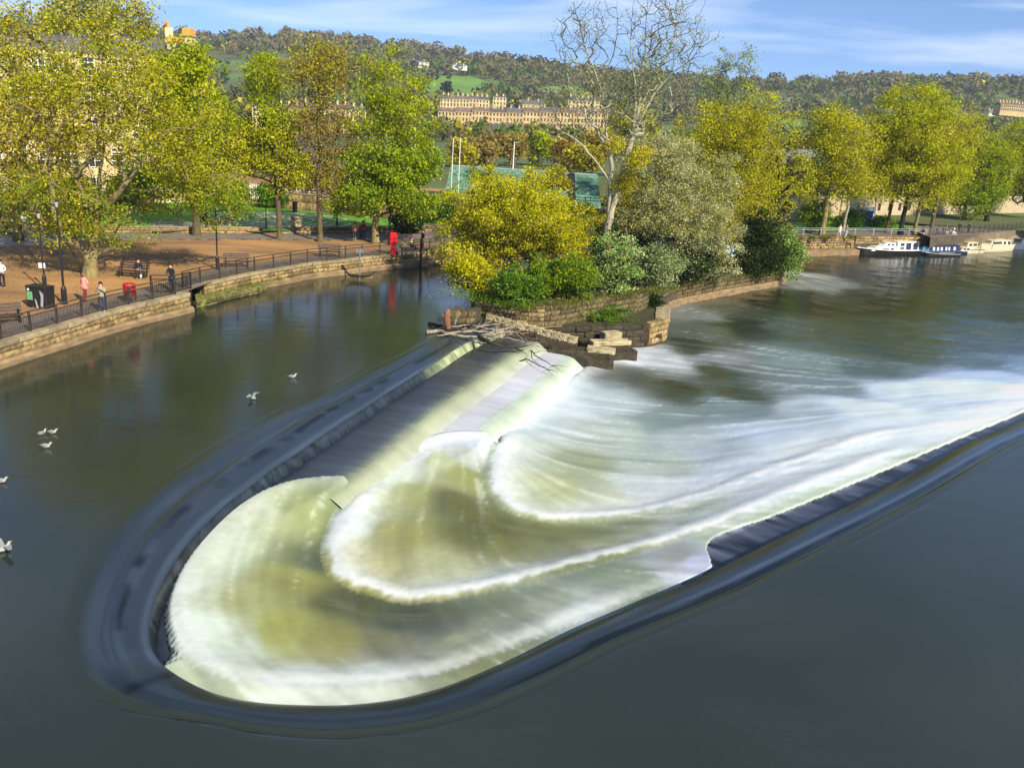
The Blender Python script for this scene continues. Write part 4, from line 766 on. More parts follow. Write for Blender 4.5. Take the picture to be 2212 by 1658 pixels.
def tube_mesh(NA, par, rad, name, mt, parent, minr=0, maxr=9.):
    """five or three sided tapered pieces between nodes, all in numpy"""
    V = []; F_ = []; nv = 0
    for sel, n in ((rad > .07, 8), (rad <= .07, 3)):
        idx = np.where((par >= 0) & sel & (rad > minr) & (rad <= maxr))[0]
        if not len(idx): continue
        p0 = NA[par[idx]]; p1 = NA[idx]; r1 = rad[idx]; r0 = np.minimum(rad[par[idx]], r1*1.35) ; big = rad[par[idx]] < r1*2; r0 = np.where(big, rad[par[idx]], r0)
        d = p1-p0; Ln = np.linalg.norm(d, axis=1)[:, None]+1e-9; d = d/Ln; p1 = p1+d*np.minimum(r1[:, None]*.4, .1)
        ref = np.where(np.abs(d[:, :1]) < .8, np.array([[1., 0, 0]]), np.array([[0, 1., 0]])); a = ref-d*(ref*d).sum(1)[:, None]; a /= np.linalg.norm(a, axis=1)[:, None]; b = np.cross(d, a)
        t = 2*np.pi*np.arange(n)/n; ring = a[:, None]*np.cos(t)[None, :, None]+b[:, None]*np.sin(t)[None, :, None]
        v = np.concatenate([p0[:, None]+ring*r0[:, None, None], p1[:, None]+ring*r1[:, None, None]], 1); m = len(idx); o = np.arange(m)[:, None]*2*n+nv; j = np.arange(n)[None]
        f = np.stack([o+j, o+(j+1) % n, o+n+(j+1) % n, o+n+j], -1).reshape(-1, 4); V.append(v.reshape(-1, 3)); F_.append(f); nv += m*2*n
    return np_mesh(name, np.vstack(V), np.vstack(F_), mt, parent, True)
def leaves(cent, n, spread, size, R, name, mt, parent, flat=.6, tone=None, cl=None, droop=0, seg=None, tmix=.68):
    n = int(n*.84); size = size*1.07; k = len(cent); cw = R.random(k)**2.2+.03; ci = R.choice(k, n, p=cw/cw.sum()); u = R.normal(size=(n, 3))*spread*np.array([1, 1, flat])
    if droop: u[:, 2] -= np.abs(R.normal(size=n))*droop
    c = cent[ci]+u; a = R.normal(size=(n, 3)); a /= np.linalg.norm(a, axis=1)[:, None]; b = R.normal(size=(n, 3)); b -= a*(a*b).sum(1)[:, None]; b /= np.linalg.norm(b, axis=1)[:, None]
    s = size*R.uniform(.55, 1.35, n)[:, None]; w_ = s*R.uniform(.45, .8, n)[:, None]
    V = np.stack([c-a*s, c+b*w_*.8, c+a*s, c-b*w_], 1).reshape(-1, 3); F_ = np.arange(4*n).reshape(-1, 4)
    ct = R.random(k)[ci]; tn_ = np.clip((1-tmix)*R.random(n)+tmix*ct if tone is None else tone(c, R), 0, 1)
    return np_mesh(name, V, F_, mt, parent, False, attrs={'tone': ('FACE', 'FLOAT', tn_)})
def tree(label, base, ells, trunk_h, mt_leaf, mt_bark='bark', nattr=260, nleaf=20000, lsize=.16, spread=.55, trunk_r=.3, stems=1, lean=(0, 0), seed=1, name='tree', cat='tree', group=None, flat=.6, droop=0, sprd=.5, tipr=.012, leafname='crown', extra=None, upness=.35, bare=None, inner=.0, limbs=None, bow=.16, twig_bark=None):
    R = np.random.default_rng(seed+1000); t = thing(name, label, cat, tuple(base), 0, group)
    H = max(e[2]+e[5] for e in ells); NA, par, rad, tips = skeleton(base, H, trunk_h, ells, nattr, None, lean, stems, seed, trunk_r, sprd, upness, tipr, limbs=limbs, bow=bow)
    if twig_bark: tube_mesh(NA, par, rad, 'trunk', M[mt_bark], t, minr=.05); tube_mesh(NA, par, rad, 'twigs', M[twig_bark], t, maxr=.05)
    else: tube_mesh(NA, par, rad, 'trunk', M[mt_bark], t)
    hi = NA[:, 2] > trunk_h*.75; cents = np.vstack([NA[tips], NA[tips], NA[hi & (rad < .06)]]) if (hi & (rad < .06)).any() else NA[tips]
    if bare is not None: cents = cents[bare(cents)]
    if nleaf: leaves(cents, nleaf, spread, lsize, R, leafname, LM[mt_leaf], t, flat, droop=droop)
    if extra:
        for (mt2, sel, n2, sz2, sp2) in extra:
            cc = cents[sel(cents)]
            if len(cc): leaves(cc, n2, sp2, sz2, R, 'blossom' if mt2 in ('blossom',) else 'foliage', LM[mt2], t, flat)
    return t
def crown(base, boxes):
    """crown ellipsoids given by picture rectangles (x0, x1, ytop, ybottom) at the tree's own distance; depth radius = width radius"""
    o = []
    for b in boxes:
        x0, x1, y0, y1 = b[:4]; dy = b[4] if len(b) > 4 else 0
        Yd = base[1]+dy; a = PY(x0, (y0+y1)/2, Yd); c = PY(x1, (y0+y1)/2, Yd); tt = PY((x0+x1)/2, y0, Yd); bo = PY((x0+x1)/2, y1, Yd)
        rx = (c[0]-a[0])/2; rz = (tt[2]-bo[2])/2; o.append(((a[0]+c[0])/2-base[0], dy, (tt[2]+bo[2])/2-base[2], rx, max(rx*(b[5] if len(b) > 5 else .85), .3), rz))
    return o
def limbpx(base, L_):
    o = []
    for l_ in L_:
        o.append([PY(q[0], q[1], base[1]+(q[2] if len(q) > 2 else 0))-np.array(base) for q in l_])
    return o
def tr(label, bx, by, z, boxes, th, leaf, **k):
    b = P(bx, by, z)
    if 'limbs' in k: k['limbs'] = limbpx(b, k['limbs'])
    return tree(label, b, crown(b, boxes), th, leaf, **k)
# left bank
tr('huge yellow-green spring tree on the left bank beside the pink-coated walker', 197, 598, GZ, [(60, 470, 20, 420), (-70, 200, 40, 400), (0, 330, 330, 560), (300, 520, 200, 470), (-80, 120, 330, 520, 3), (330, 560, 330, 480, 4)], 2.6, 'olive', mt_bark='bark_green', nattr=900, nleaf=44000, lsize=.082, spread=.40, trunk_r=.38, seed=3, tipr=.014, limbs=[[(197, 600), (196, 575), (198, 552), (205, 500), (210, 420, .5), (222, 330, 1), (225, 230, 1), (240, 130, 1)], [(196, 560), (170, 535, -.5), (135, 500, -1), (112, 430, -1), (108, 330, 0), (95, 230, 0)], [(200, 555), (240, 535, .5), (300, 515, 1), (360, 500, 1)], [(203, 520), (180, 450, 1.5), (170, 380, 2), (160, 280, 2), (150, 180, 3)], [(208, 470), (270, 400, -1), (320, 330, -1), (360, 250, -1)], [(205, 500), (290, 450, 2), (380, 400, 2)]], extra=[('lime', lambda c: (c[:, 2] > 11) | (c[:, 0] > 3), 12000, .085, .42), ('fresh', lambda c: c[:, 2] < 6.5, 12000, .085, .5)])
tr('bright green tree standing behind the right shoulder of the huge left tree', 425, 508, GZ, [(330, 500, 128, 360), (300, 470, 250, 440), (300, 450, 88, 260), (340, 470, 78, 210)], 4, 'lime', nattr=300, nleaf=24000, lsize=.15, spread=.6, trunk_r=.3, seed=5)
tr('tall dusky green tree at the left edge with its top in the sky', 40, 520, GZ, [(-80, 120, -30, 200), (60, 340, -40, 110, 3), (-80, 200, 120, 400)], 6, 'olive', nattr=420, nleaf=20000, lsize=.12, spread=.5, trunk_r=.3, seed=8, extra=[('wisp', lambda c: c[:, 2] > 12, 6000, .12, .6)])
tr('slim lime green tree, leftmost of the three on the dirt bank, with a forked trunk', 603, 518, GZ, [(515, 640, 90, 250), (520, 660, 200, 340), (470, 600, 250, 400), (560, 680, 300, 420)], 4.2, 'lime', mt_bark='bark', nattr=330, nleaf=21000, lsize=.105, spread=.45, trunk_r=.23, seed=11, limbs=[[(603, 518), (603, 480), (600, 440), (595, 395), (590, 340), (583, 290), (570, 230), (565, 160), (560, 110)], [(601, 445), (608, 390, .4), (616, 330, .6), (610, 260, .6), (600, 190)], [(592, 360), (560, 320, -.6), (530, 290, -1)]], extra=[('olive', lambda c: c[:, 2] < 9.5, 9000, .12, .5)])
tr('brown budding tree with sparse twiggy crown, middle of three on the dirt bank', 692, 522, GZ, [(590, 790, 62, 240), (610, 780, 180, 380), (640, 760, 300, 430)], 4.6, 'bud', mt_bark='bark', nattr=620, nleaf=15000, lsize=.09, spread=.42, trunk_r=.23, seed=12, tipr=.014, limbs=[[(692, 522), (691, 480), (690, 440), (688, 390), (690, 330), (688, 260), (690, 180), (688, 110)], [(689, 420), (665, 370, -.5), (640, 310, -1), (620, 230, -1), (615, 150)], [(688, 380), (712, 330, .5), (735, 270, .8), (755, 190, .8), (760, 110)], [(690, 350), (665, 280, .5), (655, 190, .8), (650, 110)]], extra=[('mustard', lambda c: c[:, 2] > 11.5, 4500, .10, .45)])
tr('dense bright green tree with mottled bark, rightmost of the three on the dirt bank', 811, 525, GZ, [(765, 885, 92, 240), (740, 955, 150, 330), (715, 985, 270, 440), (705, 960, 370, 468)], 3.4, 'lime', mt_bark='bark_green', nattr=620, nleaf=34000, lsize=.11, spread=.42, trunk_r=.30, seed=14, limbs=[[(811, 525), (811, 490), (812, 465), (820, 430), (826, 380), (830, 300), (832, 200), (830, 120)], [(812, 468), (850, 455, .4), (880, 448, .6), (915, 430, .8)], [(812, 470), (785, 440, -.5), (765, 400, -.5), (750, 330), (760, 230)], [(822, 420), (860, 370), (890, 300), (905, 230)]], extra=[('fresh', lambda c: c[:, 2] < 8.5, 20000, .135, .45)])
tr('little sapling with a thin straight stem on the lawn behind the low wall', 728, 492, LZ, [(700, 760, 425, 465)], 2.2, 'fresh', nattr=40, nleaf=1500, lsize=.10, spread=.25, trunk_r=.07, seed=15)
for i, (x, y, bx, lf, lb_) in enumerate([(1055, 430, (1000, 1100, 350, 440), 'mustard', 'sparse yellow bush in front of the left half of the green stand'), (1190, 440, (1165, 1225, 352, 450), 'olive', 'olive sapling before the middle of the green stand'), (300, 446, (240, 370, 330, 450), 'green', 'dark green shrub behind the lawn, below the huge tree'), (575, 448, (545, 625, 395, 452), 'green', 'green shrub at the left end of the rubble wall'), (480, 440, (440, 545, 385, 445), 'fresh', 'fresh green shrub under the lime tree at the back of the lawn'), (880, 498, (845, 915, 455, 502), 'dark', 'dark rounded bush on the lawn right of the mottled tree'), (960, 480, (900, 1000, 420, 490), 'green', 'green bush between rubble wall and willow'), (700, 440, (640, 760, 330, 425), 'mustard', 'yellow bush behind the rubble wall'), (100, 470, (20, 220, 340, 470), 'olive', 'olive bush by the parked vehicles at far left')]):
    tr(lb_, x, y, LZ, [bx], .8, lf, name='shrub', cat='shrub', nattr=70, nleaf=6500, lsize=.13, spread=.4, trunk_r=.1, stems=3, seed=30+i)
# island
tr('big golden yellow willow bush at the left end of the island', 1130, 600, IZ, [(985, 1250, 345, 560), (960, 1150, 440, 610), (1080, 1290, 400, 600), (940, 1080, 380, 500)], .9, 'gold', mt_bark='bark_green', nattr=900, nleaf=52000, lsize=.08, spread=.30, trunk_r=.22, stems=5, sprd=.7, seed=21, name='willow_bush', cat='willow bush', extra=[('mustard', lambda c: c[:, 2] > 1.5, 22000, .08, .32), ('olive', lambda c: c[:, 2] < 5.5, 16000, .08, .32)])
tr('mid green bush spilling over the golden stone wall of the island', 1165, 640, IZ, [(1075, 1210, 560, 655), (1120, 1280, 550, 645), (1100, 1180, 590, 668, -1.)], .4, 'green', nattr=180, nleaf=15000, lsize=.085, spread=.28, trunk_r=.1, stems=5, sprd=.8, seed=22, name='shrub', cat='shrub', extra=[('lime', lambda c: c[:, 0] > -1.5, 7000, .085, .28)])
tr('pale sage green bush in the middle of the island wall top', 1325, 630, IZ, [(1268, 1390, 515, 640), (1300, 1380, 490, 600)], .4, 'sage', nattr=170, nleaf=13000, lsize=.08, spread=.26, trunk_r=.1, stems=5, sprd=.8, seed=23, name='shrub', cat='shrub')
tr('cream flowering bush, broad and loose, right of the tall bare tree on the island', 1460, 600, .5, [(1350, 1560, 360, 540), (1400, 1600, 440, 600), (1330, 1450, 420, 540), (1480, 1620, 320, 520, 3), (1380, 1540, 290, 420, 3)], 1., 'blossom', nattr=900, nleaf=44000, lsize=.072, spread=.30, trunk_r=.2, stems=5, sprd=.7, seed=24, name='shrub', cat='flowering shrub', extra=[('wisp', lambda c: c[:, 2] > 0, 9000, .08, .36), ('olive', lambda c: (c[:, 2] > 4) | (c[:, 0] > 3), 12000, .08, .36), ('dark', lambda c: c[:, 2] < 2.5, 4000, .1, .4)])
tall = P(1308, 575, IZ)
tree('tall pale-barked tree with bare upswept limbs reaching past the picture top', tall, crown(tall, [(1330, 1540, -40, 230), (1185, 1340, -30, 190), (1240, 1480, 90, 300), (1150, 1300, 160, 300)]), 7.2, 'wisp', mt_bark='bark_pale', nattr=1700, nleaf=17000, lsize=.06, spread=.34, trunk_r=.33, seed=25, twig_bark='bark', tipr=.010, upness=1.2, bow=.3, limbs=limbpx(tall, [[(1303, 575), (1308, 520), (1320, 460), (1338, 400), (1352, 345), (1368, 290), (1378, 240), (1385, 180), (1392, 110), (1396, 40), (1400, -40)], [(1316, 480), (1318, 400, .4), (1322, 360, .5), (1312, 310, .5), (1306, 240, .5), (1300, 190, .5), (1312, 150, .5), (1328, 100, .5), (1334, 40, .5), (1328, -40, .5)], [(1302, 200, .5), (1278, 140, 0), (1258, 80, 0), (1240, 10, 0)], [(1360, 310), (1388, 250, -.4), (1412, 205, -.5), (1450, 160, -.5), (1500, 120, -.5), (1530, 60, -.5)], [(1330, 420), (1365, 360, -.5), (1400, 320, -.7), (1440, 300, -.8)], [(1312, 320, .5), (1275, 260, .6), (1235, 215, .6), (1190, 170, .6)], [(1378, 240), (1425, 150, .6), (1455, 80, .8), (1475, 0, .8)], [(1370, 280), (1372, 180, -.8), (1362, 100, -.9), (1368, 0, -.9)], [(1322, 400, .4), (1280, 340, -.5), (1240, 300, -.8), (1180, 270, -1)]]), extra=[('olive', lambda c: c[:, 2] < 10.5, 6000, .08, .45)])
tr('dark leaning tree with olive foliage behind the cream flowering bush', 1585, 520, IZ, [(1480, 1720, 190, 400), (1520, 1690, 330, 480), (1440, 1600, 250, 420, 3)], 4.5, 'mustard', mt_bark='bark_dark', nattr=620, nleaf=34000, lsize=.10, spread=.5, trunk_r=.24, seed=26, tipr=.016, limbs=[[(1585, 520), (1600, 470), (1622, 420), (1640, 390), (1665, 355), (1700, 330)], [(1605, 460), (1650, 440), (1690, 445)], [(1588, 500), (1580, 430, .5), (1575, 350, .5), (1590, 270, .6), (1600, 210, .6)], [(1578, 380, .5), (1530, 330, .4), (1480, 310, .3)], [(1640, 390), (1625, 330), (1640, 260)]], extra=[('olive', lambda c: c[:, 2] > 0, 16000, .1, .5)])
tr('thin grey-green poplar whose wispy top stands against the sky', 1606, 500, IZ, [(1572, 1642, 92, 200), (1560, 1680, 170, 330), (1500, 1600, 110, 260, 2)], 9, 'wisp', mt_bark='bark_dark', nattr=260, nleaf=13000, lsize=.10, spread=.4, trunk_r=.2, seed=27, name='poplar_tree', upness=.9)
tr('dark ivy-clad thicket at the right tip of the island', 1640, 580, 0., [(1585, 1690, 500, 600), (1600, 1680, 460, 540)], .6, 'dark', mt_bark='bark_dark', nattr=200, nleaf=17000, lsize=.11, spread=.4, trunk_r=.15, stems=4, sprd=.6, seed=28, name='thicket', cat='thicket')
tr('pale drooping blossom bush hanging over the water at the island tip', 1698, 585, -.3, [(1660, 1738, 480, 590), (1690, 1748, 510, 605)], .5, 'sage', nattr=130, nleaf=9500, lsize=.09, spread=.28, trunk_r=.1, stems=4, sprd=.8, seed=29, name='shrub', cat='shrub', droop=.3, extra=[('green', lambda c: c[:, 0] < 1, 4000, .1, .3)])
tr('yellow-green willow crown filling the gap behind the island tip', 1690, 520, 0., [(1620, 1735, 290, 490), (1580, 1700, 330, 500), (1640, 1720, 400, 540)], 2, 'mustard', mt_bark='bark_dark', nattr=260, nleaf=19000, lsize=.12, spread=.5, trunk_r=.2, stems=2, seed=61)
tr('dark undergrowth behind the bushes on the island', 1400, 590, IZ, [(1240, 1560, 500, 600, 3)], .5, 'dark', mt_bark='bark_dark', nattr=160, nleaf=12000, lsize=.13, spread=.5, trunk_r=.12, stems=5, sprd=.8, seed=62, name='thicket', cat='thicket')
for i, (x, y, bx, z_, lb_) in enumerate([(1300, 690, (1215, 1390, 655, 698), AZ, 'low dark green weeds growing on the sluice platform'), (1408, 660, (1375, 1440, 630, 675), AZ, 'small dark bush in the corner of the sluice platform under the wall')]):
    tr(lb_, x, y, z_, [bx], .15, 'green' if i == 0 else 'dark', name='weeds', cat='weeds', nattr=80, nleaf=5000, lsize=.06, spread=.22, trunk_r=.03, stems=5, sprd=1, seed=65+i, flat=.25)
for i, (x, y, z_, bx, lf, lb_, n_) in enumerate([(1010, 625, IZ, (945, 1075, 520, 640), 'gold', 'golden bush hanging over the water at the left corner of the island', 9000), (1120, 650, IZ, (1050, 1180, 590, 650, -.5), 'green', 'green weeds tumbling over the front of the golden stone wall', 6000),
        (1230, 645, IZ, (1190, 1290, 560, 640), 'fresh', 'fresh green bush between the mid green and the sage bush', 8000), (1420, 620, .6, (1370, 1490, 520, 622, -.3), 'wisp', 'grey-green bush trailing over the wall right of the sage bush', 9000), (1530, 604, -.1, (1470, 1600, 520, 604, -.3), 'blossom', 'low cream branches trailing over the right island wall', 9000), (1625, 592, -.4, (1580, 1680, 520, 604, -.3), 'dark', 'dark ivy hanging down the island wall near the tip', 9000), (1570, 560, 0., (1500, 1640, 380, 560, 2), 'olive', 'olive bush behind the cream flowering bush near the tip', 11000), (1370, 570, IZ, (1290, 1440, 380, 540, 1), 'olive', 'olive undergrowth round the foot of the tall pale tree', 14000), (1400, 560, .8, (1330, 1500, 265, 420, 2), 'blossom', 'loose cream-flowered crown rising behind the tall pale tree', 15000), (1250, 560, IZ, (1200, 1310, 430, 560, 1), 'mustard', 'yellow-green bush between golden willow and tall pale tree', 9000)]):
    tr(lb_, x, y, z_, [bx], .3, lf, mt_bark='bark_dark', name='shrub', cat='shrub', nattr=120, nleaf=n_, lsize=.085, spread=.32, trunk_r=.07, stems=4, sprd=.9, seed=400+i, droop=.15)
# right bank row
G2 = 'row of spring trees on the far right bank'
for a in [('round mustard tree with a stout brown trunk, first of the far right bank row', 1775, 506, [(1725, 1895, 215, 400), (1760, 1900, 330, 450), (1700, 1800, 330, 440)], 5.2, 'mustard', 'bark_green', .36, 30000, 71, None),
          ('slender olive tree second in the right bank row', 1822, 500, [(1790, 1900, 260, 440)], 5, 'olive', 'bark_pale', .2, 11000, 72, None),
          ('brown-stemmed tree in front of the stone hall, third in the right bank row', 1915, 500, [(1860, 1960, 240, 430)], 6, 'olive', 'bark', .24, 12000, 73, None),
          ('tallest domed tree of the right bank row, olive yellow with dark stem', 1945, 506, [(1878, 2070, 175, 330), (1870, 2085, 260, 440), (1950, 2060, 180, 300, 4)], 6, 'mustard', 'bark_dark', .34, 38000, 74, [('lime', lambda c: c[:, 2] > 7, 9000, .15, .7)]),
          ('pale-stemmed tree close beside the tallest domed tree', 1975, 506, [(1940, 2060, 250, 430)], 5, 'olive', 'bark_green', .26, 12000, 75, None),
          ('brown leaning tree right of the tallest domed tree', 2012, 494, [(1990, 2110, 230, 440)], 5, 'mustard', 'bark', .28, 15000, 76, None),
          ('bright lime tree in front at the right end of the far bank row', 2130, 482, [(2075, 2215, 275, 420), (2050, 2200, 350, 462)], 3, 'lime', 'bark_dark', .4, 30000, 77, [('fresh', lambda c: c[:, 2] < 6, 9000, .16, .7)]),
          ('green tree cut by the right edge of the picture, end of the far bank row', 2225, 476, [(2130, 2330, 235, 420), (2150, 2320, 330, 455)], 3, 'lime', 'bark_dark', .5, 30000, 78, [('mustard', lambda c: c[:, 2] > 6, 9000, .16, .7)]),
          ('dull green tree between the domed tree and the bright lime trees', 2080, 474, [(2040, 2130, 225, 440)], 4, 'mustard', 'bark', .3, 14000, 79, None)]:
    lb_, x, y, bx, th, lf, bk, trr, nl, sd_, ex = a
    tr(lb_, x, y, .6, bx, th, lf, mt_bark=bk, nattr=int(nl/70)+60, nleaf=nl, lsize=.13, spread=.65, trunk_r=trr, seed=sd_, extra=ex, group=G2, tipr=.02)
for i, (x, y, bx, lf, lb_) in enumerate([(1745, 500, (1715, 1800, 430, 503), 'fresh', 'ivy green bush beside the stout brown trunk on the right bank'), (1845, 492, (1800, 1870, 452, 500), 'green', 'dark green bush left of the blue door'), (1895, 490, (1880, 1930, 468, 496), 'green', 'low green bush right of the blue door')]):
    tr(lb_, x, y, .6, [bx], .5, lf, name='shrub', cat='shrub', nattr=70, nleaf=6000, lsize=.15, spread=.4, trunk_r=.1, stems=3, seed=90+i)
# trees in the middle distance, beyond the sports ground
mid = [(1060, 330, 1010, 1080, 285, 345, 'bud', 230), (1110, 330, 1070, 1150, 280, 345, 'bud', 240), (1160, 330, 1125, 1200, 278, 345, 'lime', 250), (1210, 340, 1180, 1270, 290, 350, 'rust', 250), (1000, 330, 960, 1030, 300, 350, 'olive', 220), (1290, 340, 1240, 1340, 280, 350, 'rust', 250), (1360, 340, 1310, 1420, 215, 345, 'mustard', 220), (1250, 340, 1225, 1300, 300, 360, 'olive', 190), (1450, 360, 1400, 1500, 300, 370, 'olive', 200), (1700, 370, 1650, 1760, 290, 380, 'bud', 260), (1780, 360, 1730, 1830, 290, 370, 'rust', 260), (500, 360, 440, 540, 300, 380, 'mustard', 160), (630, 320, 590, 700, 240, 320, 'olive', 260), (900, 330, 850, 950, 290, 350, 'fresh', 210), (1960, 330, 1850, 2000, 260, 350, 'bud', 300), (1035, 300, 1020, 1060, 262, 300, 'green', 420), (1390, 300, 1330, 1440, 240, 330, 'olive', 330), (1560, 300, 1480, 1640, 280, 360, 'olive', 300), (1620, 290, 1560, 1690, 262, 330, 'bud', 330), (1860, 300, 1800, 1920, 300, 360, 'olive', 330)]
names = {'bud': 'brown budding', 'lime': 'bright green', 'rust': 'rusty', 'olive': 'olive', 'mustard': 'yellow-green', 'fresh': 'fresh green', 'green': 'dark green'}
where = ['left of the tall lamp', 'above the middle of the green stand', 'just right of the tall lamp', 'above the right half of the green stand', 'by the left end of the green stand', 'behind the tall pale tree', 'round, behind the pale limbs of the tall tree', 'low, at the right end of the green stand', 'behind the cream bush', 'left of the grey roofed hall', 'above the grey roofed hall', 'behind the lime tree of the lawn', 'by the far pale terrace', 'behind the dense green tree', 'above the stone hall', 'in front of the sunlit crescent', 'below the hill meadow', 'low, in front of the hill slope', 'at the foot of the hill slope', 'under the right-hand hill']
for i, (x, y, x0, x1, y0, y1, lf, D_) in enumerate(mid):
    b = PY((x0+x1)/2, y1, D_); b[2] = 1.0
    e = crown(b, [(x0, x1, y0, y1+10)]); e = [(q[0], q[1], max(q[2], 2.5), q[3], q[4], q[5]) for q in e]
    tree(names[lf]+' tree in the middle distance, '+where[i], b, e, 2.5, lf, nattr=60, nleaf=2600, lsize=.42, spread=.9, trunk_r=.3, seed=100+i, tipr=.05, name='distant_tree')
# grass and weeds along the tops of the walls
def fringe(name, crv, z, n, spread, size, mt, w_=.5, seed=1, kind='stuff', dens=None):
    R = np.random.default_rng(seed); c3 = np.column_stack([crv, np.full(len(crv), z)]); k = R.integers(0, len(crv), 60 if dens is None else dens); cc = c3[k]+np.column_stack([R.normal(size=(len(k), 2))*w_, np.zeros(len(k))])
    o = leaves(cc, n, spread, size, R, name, LM[mt], None, .35); return prop(o, kind=kind)
LM['grass'] = leafmat('grass_blades', (.04, .05, .008), (.12, .14, .02), (.30, .28, .07))
fringe('wall_top_grass', ipc, izt+.08, 16000, .30, .05, 'grass', .35, 1, dens=400)
fringe('wall_top_grass', off_in_(farc[20:], .15), GZ+.06, 3500, .22, .04, 'grass', .12, 2, dens=90)
fringe('wall_moss', farc[2:16], .5, 2500, .20, .04, 'grass', .3, 3, dens=60)
fringe('island_weeds', np.vstack([backp[-3:], ipc[:6]]), IZ+.1, 5000, .4, .06, 'green', .8, 4, dens=120)
lit = np.vstack([P(x, y, GZ)[:2] for x, y in zip(rng.uniform(-50, 900, 900), rng.uniform(522, 690, 900))]); lit = lit[~inside(lit, np.vstack([wl, [(30, 60), (0, 0), (-30, 0)]]))]
LM['litter'] = leafmat('fallen_leaves', (.08, .045, .02), (.20, .12, .05), (.34, .26, .09), .1)
fringe('leaf_litter', lit, GZ+.02, 5000, .5, .035, 'litter', .3, 6, dens=600).scale.z = 1
fringe('quay_ivy', seg, QZ-.1, 5000, .35, .07, 'grass', .2, 5, dens=70)
# woods on the hill: many small crowns as one mass of each kind
def wood(name, n, region, mts, hgt, seed, skew=1., per=70, wsel=None):
    R = np.random.default_rng(seed); x, y = region(R, n); z = hillz(x, y)
    if wsel is not None:
        k = wsel(x, y, R); x, y, z = x[k], y[k], z[k]
    n = len(x); h = R.uniform(*hgt, n); wd = h*R.uniform(.38, .60, n)
    d = R.normal(size=(n, per, 3)); d /= np.linalg.norm(d, axis=2)[:, :, None]; d *= (R.random((n, per, 1))**.4)
    c = np.stack([x, y, z+h*.52], 1)[:, None]+d*np.stack([wd, wd, h*.50], 1)[:, None]
    nn = d+R.normal(size=(n, per, 3))*.35; a = np.cross(nn, R.normal(size=(n, per, 3))); a /= np.linalg.norm(a, axis=2)[:, :, None]; b = np.cross(a, nn); b /= np.linalg.norm(b, axis=2)[:, :, None]; s = (h[:, None, None]*.14)*R.uniform(.5, 1.3, (n, per, 1))
    V = np.stack([c-a*s, c+b*s*.8, c+a*s, c-b*s*.8], 2).reshape(-1, 3); m_ = R.choice(len(mts), n, p=np.array([q[1] for q in mts])/sum(q[1] for q in mts))
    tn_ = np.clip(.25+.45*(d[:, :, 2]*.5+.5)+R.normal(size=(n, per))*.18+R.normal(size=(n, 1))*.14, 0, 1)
    o = np_mesh(name, V, np.arange(len(V)).reshape(-1, 4), [LM[q[0]] for q in mts], None, attrs={'tone': ('FACE', 'FLOAT', tn_.ravel())}, midx=np.repeat(m_, per))
    return prop(o, kind='stuff')
LM['hillbrown'] = leafmat('hill_bare_wood', (.08, .072, .030), (.16, .14, .055), (.22, .19, .075), .35)
LM['hillgreen'] = leafmat('hill_green_wood', (.04, .07, .015), (.10, .16, .028), (.16, .23, .04), .35)
LM['hilldark'] = leafmat('hill_conifer', (.008, .016, .014), (.02, .035, .028), (.045, .07, .05), .1)
LM['hillgrey'] = leafmat('hill_grey_wood', (.08, .075, .045), (.17, .15, .085), (.24, .21, .12), .3)
def reg(x0, x1, y0, y1, pw=1.0):
    def f(R, n):
        y = y0+(y1-y0)*R.random(n)**pw; return (R.uniform(x0, x1, n)*(y/1300)), y
    return f
def hillhit(x, y):
    for D_ in np.arange(450, 1500, 6.):
        q = PY(x, y, D_)
        if q[2] < float(hillz(np.array(q[0]), np.array(q[1])))+1: break
    return q
CLR = [(hillhit(a, b), r) for a, b, r in [(985, 200, 34), (1000, 182, 30), (1208, 205, 26), (1235, 200, 22), (1690, 285, 40), (1650, 280, 34), (1725, 280, 30), (905, 147, 20), (2000, 300, 25), (640, 200, 20)]]
def clear_(x, y):
    m = np.zeros(x.shape, bool)
    for q, r in CLR: m |= ((x-q[0])**2+((y-q[1])*.55)**2) < r*r
    return m
meadow = lambda x, y, R: ~clear_(x, y) & ((((vnoise(np.stack([x, y], 1), .006, 5, 2)) < .64) | (R.random(len(x)) < .10)) | (y > 1120))
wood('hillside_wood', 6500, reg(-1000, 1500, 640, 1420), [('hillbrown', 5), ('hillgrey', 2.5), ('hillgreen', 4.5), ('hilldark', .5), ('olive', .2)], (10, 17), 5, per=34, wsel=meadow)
for q_, r_ in CLR:
    mb = MB(); n_ = 18; ring = [(q_[0]+r_*1.1*math.cos(t), q_[1]+r_*1.9*math.sin(t)) for t in np.linspace(0, 2*math.pi, n_, endpoint=False)]; pts_ = [(q_[0], q_[1])]+[(q_[0]+(a-q_[0])*.5, q_[1]+(b-q_[1])*.5) for a, b in ring]+ring
    mb.add([(a, b, float(hillz(np.array(a), np.array(b)))+1.3) for a, b in pts_], [(0, 1+i, 1+(i+1) % n_) for i in range(n_)]+[(1+i, 1+n_+i, 1+n_+(i+1) % n_, 1+(i+1) % n_) for i in range(n_)]); o = mb.build('hill_meadow', M['meadow_green'], None, True); prop(o, kind='structure')
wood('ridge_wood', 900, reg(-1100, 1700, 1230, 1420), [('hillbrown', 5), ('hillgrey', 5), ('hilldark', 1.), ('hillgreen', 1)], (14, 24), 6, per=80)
wood('valley_trees', 420, reg(-700, 1300, 380, 620), [('olive', 3), ('hillgreen', 3), ('hillbrown', 4), ('fresh', .6)], (7, 12), 8, per=80)
